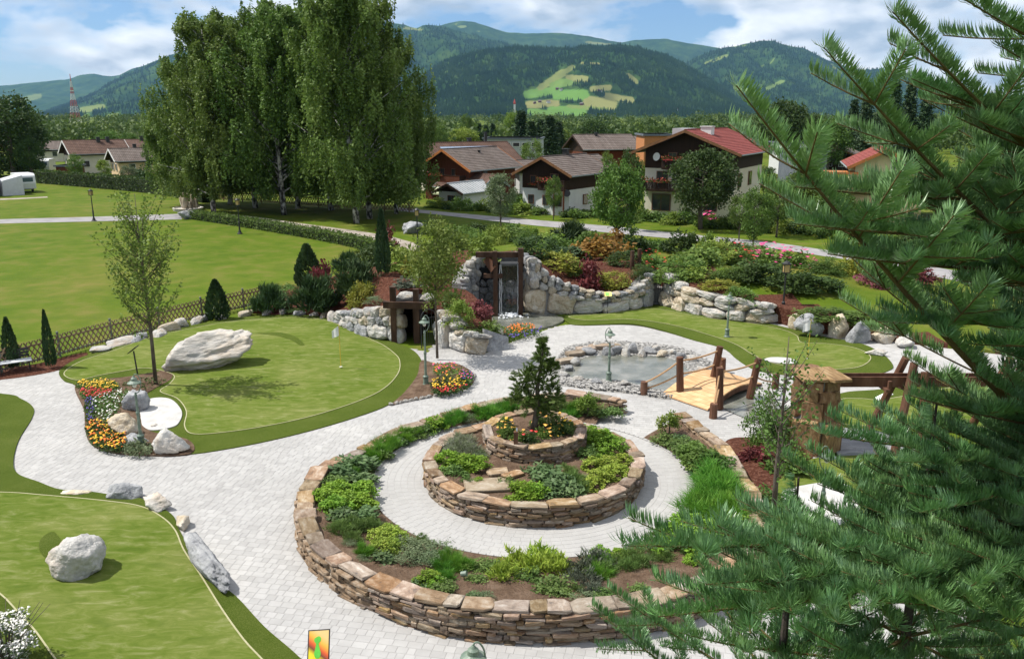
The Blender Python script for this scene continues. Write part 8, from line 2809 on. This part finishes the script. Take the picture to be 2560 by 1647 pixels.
# ================================================================== FOREGROUND FIRS
L_fir = mk('fir_needle', [(0.0784, 0.1860, 0.0704), (0.1322, 0.2700, 0.1126), (0.2240, 0.3840, 0.2112)], scale=2.2, detail=4, rough=.34, rnd=.16, hue=.012, transl=.22, spec=.5,
           cols2=[(0.1232, 0.2220, 0.0320), (0.1512, 0.2880, 0.0768), (0.2688, 0.4200, 0.2432)], scale2=9, mixf=.5)
M_twig = mk('fir_twig', [(0.085, 0.055, 0.022), (0.15, 0.105, 0.04)], scale=12, rough=.85)
M_firbark = mk('fir_bark', [(0.040, 0.032, 0.026), (0.085, 0.070, 0.058)], scale=10, rough=.95, bump=(25, .8, .02), stretch=(2, 2, .6))


def fir_branch(seed, L, dens=820):
    """branch along +x: paired side shoots at yearly nodes, each clothed in dense upswept needles"""
    g = np.random.default_rng(seed)
    tubes, shoots = [], []

    def shoot(p0, d, ln, lift, r0):
        n = max(3, int(ln / .07))
        t_ = np.linspace(0, 1, n)[:, None]
        P = p0 + d * ln * t_ + np.array([0, 0, 1.0]) * lift * ln * t_ ** 2
        tubes.append(tube(P, np.linspace(r0, .0022, n), 5, cap=False))
        return P

    def at_len(P, f):
        i = f * (len(P) - 1)
        k = min(int(i), len(P) - 2)
        return P[k] + (P[k + 1] - P[k]) * (i - k), (P[k + 1] - P[k]) / np.linalg.norm(P[k + 1] - P[k])

    def clothe(P, bare=0.0):
        for i in range(len(P) - 1):
            if i / len(P) >= bare:
                shoots.append((P[i], P[i + 1]))
    main = shoot(np.zeros(3), np.array([1.0, 0, -.06]), L, .10, .005 + .0065 * L)
    clothe(main, .25 if L > 1 else 0)
    dt = g.uniform(.36, .44)
    while dt < L * .86:
        p, d = at_len(main, 1 - dt / L)
        sd = np.cross([0, 0, 1.0], d)
        for s_ in (-1, 1):
            if g.random() < .06:
                continue
            ln = min(.70, .30 + .26 * (dt - .36)) * g.uniform(.75, 1.12)
            e = d * g.uniform(.55, .8) + sd * s_ * g.uniform(.65, .85) + np.array([0, 0, g.normal(.04, .10)])
            e /= np.linalg.norm(e)
            A = shoot(p, e, ln, g.uniform(.03, .14), .0045)
            clothe(A, .15 if ln > .6 else 0)
            d2 = g.uniform(.26, .33)
            while d2 < ln * .85:
                q, dd = at_len(A, 1 - d2 / ln)
                s2 = np.cross([0, 0, 1.0], dd)
                for k in (-1, 1):
                    if g.random() < .2:
                        continue
                    l2 = min(.34, .17 + .35 * (d2 - .26)) * g.uniform(.7, 1.15)
                    e2 = dd * .7 + s2 * k * .7 + np.array([0, 0, g.normal(.05, .12)])
                    e2 /= np.linalg.norm(e2)
                    clothe(shoot(q, e2, l2, .08, .003))
                d2 += g.uniform(.22, .30)
        dt += g.uniform(.27, .36)
    Pn, Dn, Un = [], [], []
    for a, b in shoots:
        ln = np.linalg.norm(b - a)
        n = max(6, int(ln * dens))
        Pn.append(a + (b - a) * g.uniform(0, 1, n)[:, None])
        Dn.append(np.repeat(((b - a) / (ln + 1e-9))[None], n, 0))
    P, D = np.concatenate(Pn), np.concatenate(Dn)
    n = len(P)
    side = np.cross(D, [0, 0, 1.0])
    side /= np.linalg.norm(side, axis=1)[:, None] + 1e-9
    up = np.cross(side, D)
    th = np.where(g.random(n) < .5, np.where(g.random(n) < .5, 1, 0) * PI + g.normal(0, .45, n), g.uniform(.3, PI - .3, n))
    out = np.cos(th)[:, None] * side + np.abs(np.sin(th))[:, None] * up
    a = out * .84 + D * g.normal(.50, .09, (n, 1)) + up * .12
    a /= np.linalg.norm(a, axis=1)[:, None]
    b = np.cross(a, up + g.normal(0, .25, (n, 3)))
    b /= np.linalg.norm(b, axis=1)[:, None] + 1e-9
    ln = g.uniform(.052, .074, (n, 1))
    wd = .0031
    mid = P + a * ln * .6
    tip = P + a * ln + up * ln * .16
    V = np.stack([P, mid - b * wd, tip, mid + b * wd], 1).reshape(-1, 3)
    F4 = np.arange(4 * n).reshape(n, 4)
    return mesh_np('branch', [(V, F4, 0)] + [(t[0], t[1], 1) for t in tubes], [L_fir, M_twig])


FB_ = {ln: [fir_branch(700 + int(ln * 10) + k, ln) for k in range(2)] for ln in (.7, 1.2, 1.8, 2.5, 3.2)}


def put_branch(parent, base, tip, roll=0.0):
    base, tip = np.array(base, float), np.array(tip, float)
    d = tip - base
    ln = np.linalg.norm(d)
    key = min(FB_, key=lambda q: abs(q - ln))
    x = Vector(d / ln)
    y = Vector((0, 0, 1)).cross(x)
    if y.length < .05:
        y = Vector((0, 1, 0))
    y.normalize()
    z = x.cross(y)
    M = Matrix((x, y, z)).transposed() @ Matrix.Rotation(roll, 3, 'X')
    s_ = ln / key
    o = link('branch', FB_[key][int(G.integers(0, 2))], parent)
    o.matrix_local = Matrix.Translation(Vector(base)) @ M.to_4x4() @ Matrix.Diagonal((s_, min(1.15, max(.85, s_)), min(1.15, max(.85, s_)), 1))
    return o


def rel(t, p):
    return np.array(p) - np.array(t.location)


TX, TY = 3.75, 4.6
fir = thing('fir_tree', 'tall blue-green fir filling the right foreground close to the viewer', 'tree', (TX, TY, 0))
obj('trunk', [tube([[0, 0, 0], [.02, 0, 5], [0, .02, 9], [0, 0, 15.5]], [.34, .26, .15, .02], 12)], M_firbark, fir, smooth=True)
# long boughs that reach into the view: (u, v, distance, height of the base above the tip's own height)
BOUGHS = [(2062, 90, 3.5, -1.1), (1893, 182, 3.4, -1.5), (1675, 276, 3.3, -2.3), (2245, 48, 3.7, -.35), (2120, 235, 3.7, -.30), (1855, 500, 3.5, .05), (1852, 592, 3.3, .0), (1930, 655, 3.4, -.1), (2035, 800, 3.5, -.05),
          (1900, 1060, 3.6, -.4), (1440, 1352, 3.0, -.45), (1640, 1440, 2.9, -.35), (1540, 1528, 2.8, -.3), (1740, 1500, 2.8, -.2), (1800, 1420, 3.0, -.2), (1950, 1330, 3.3, -.2), (2080, 1120, 3.5, -.2), (2250, 700, 3.6, 0), 
          (2280, 330, 3.6, -.2), (2330, 150, 3.8, -.3), (2300, 1000, 3.5, -.1), (2150, 1250, 3.2, -.1), (2250, 1420, 2.9, -.1), (2000, 1480, 2.8, -.1), (2350, 850, 3.4, -.1), (2100, 1400, 3.0, -.2), (2120, 960, 3.9, -.4)]
for (u, v, Y, dz) in BOUGHS:
    tip = aty(u, v, Y)
    base = np.array([TX, TY, tip[2] + dz])
    put_branch(fir, rel(fir, base), rel(fir, tip), G.uniform(-.25, .25) * (v > 500))
# regular whorls elsewhere round the trunk
for z in np.arange(3.0, 14.8, .42):
    rad = 3.5 * (1 - z / 16.2) ** .9
    nb = 7
    for k in range(nb):
        a = (k + G.uniform(-.25, .25)) * 2 * PI / nb + z * 2.1
        r_ = rad * G.uniform(.75, 1.0)
        toward = math.cos(a - math.atan2(-TY, -TX))
        el = .10 + .25 * (z / 15)
        tip = np.array([TX + r_ * math.cos(a), TY + r_ * math.sin(a), z + r_ * el])
        if tip[1] < 1.4:
            r_ *= .55
            tip = np.array([TX + r_ * math.cos(a), TY + r_ * math.sin(a), z + r_ * el])
        uu, vv = proj(tip)
        lim = np.interp(vv, [-200, 100, 300, 600, 800, 1000, 1250, 1540, 1800], [2400, 2330, 2260, 2230, 2300, 2260, 2130, 1930, 1750])
        if tip[1] > .5 and uu < lim and -400 < vv < 1900:
            f_ = .62
            tip = np.array([TX, TY, z]) + (tip - np.array([TX, TY, z])) * f_
            uu, vv = proj(tip)
            if uu < lim - 60:
                continue
        put_branch(fir, rel(fir, (TX, TY, z)), rel(fir, tip), G.uniform(-.3, .3))

# two smaller firs whose leaders stand up in front
for (u, v, Y, lab, zb, n) in ((1868, 1108, 4.1, 'smaller fir with an upright leader before the bunker', 6.6, 5), (2192, 930, 4.0, 'small fir leader standing up before the flume', 7.4, 4)):
    tip = aty(u, v, Y)
    t = thing('fir_tree', lab, 'tree', (tip[0], tip[1], 0))
    H = tip[2]
    obj('trunk', [tube([[0, 0, 0], [0, 0, H * .6], [0, 0, H - .02]], [.13, .06, .006], 8)], M_firbark, t)
    put_branch(t, (0, 0, H - .55), (0.001, 0, H), 0)
    for q in range(n):
        z = H - .48 - q * .30
        for k in range(6):
            a = k * PI / 3 + q * .6 + G.uniform(-.2, .2)
            r_ = (.30 + .24 * q) * G.uniform(.8, 1.1)
            put_branch(t, (0, 0, z), (r_ * math.cos(a), r_ * math.sin(a), z + r_ * .35))
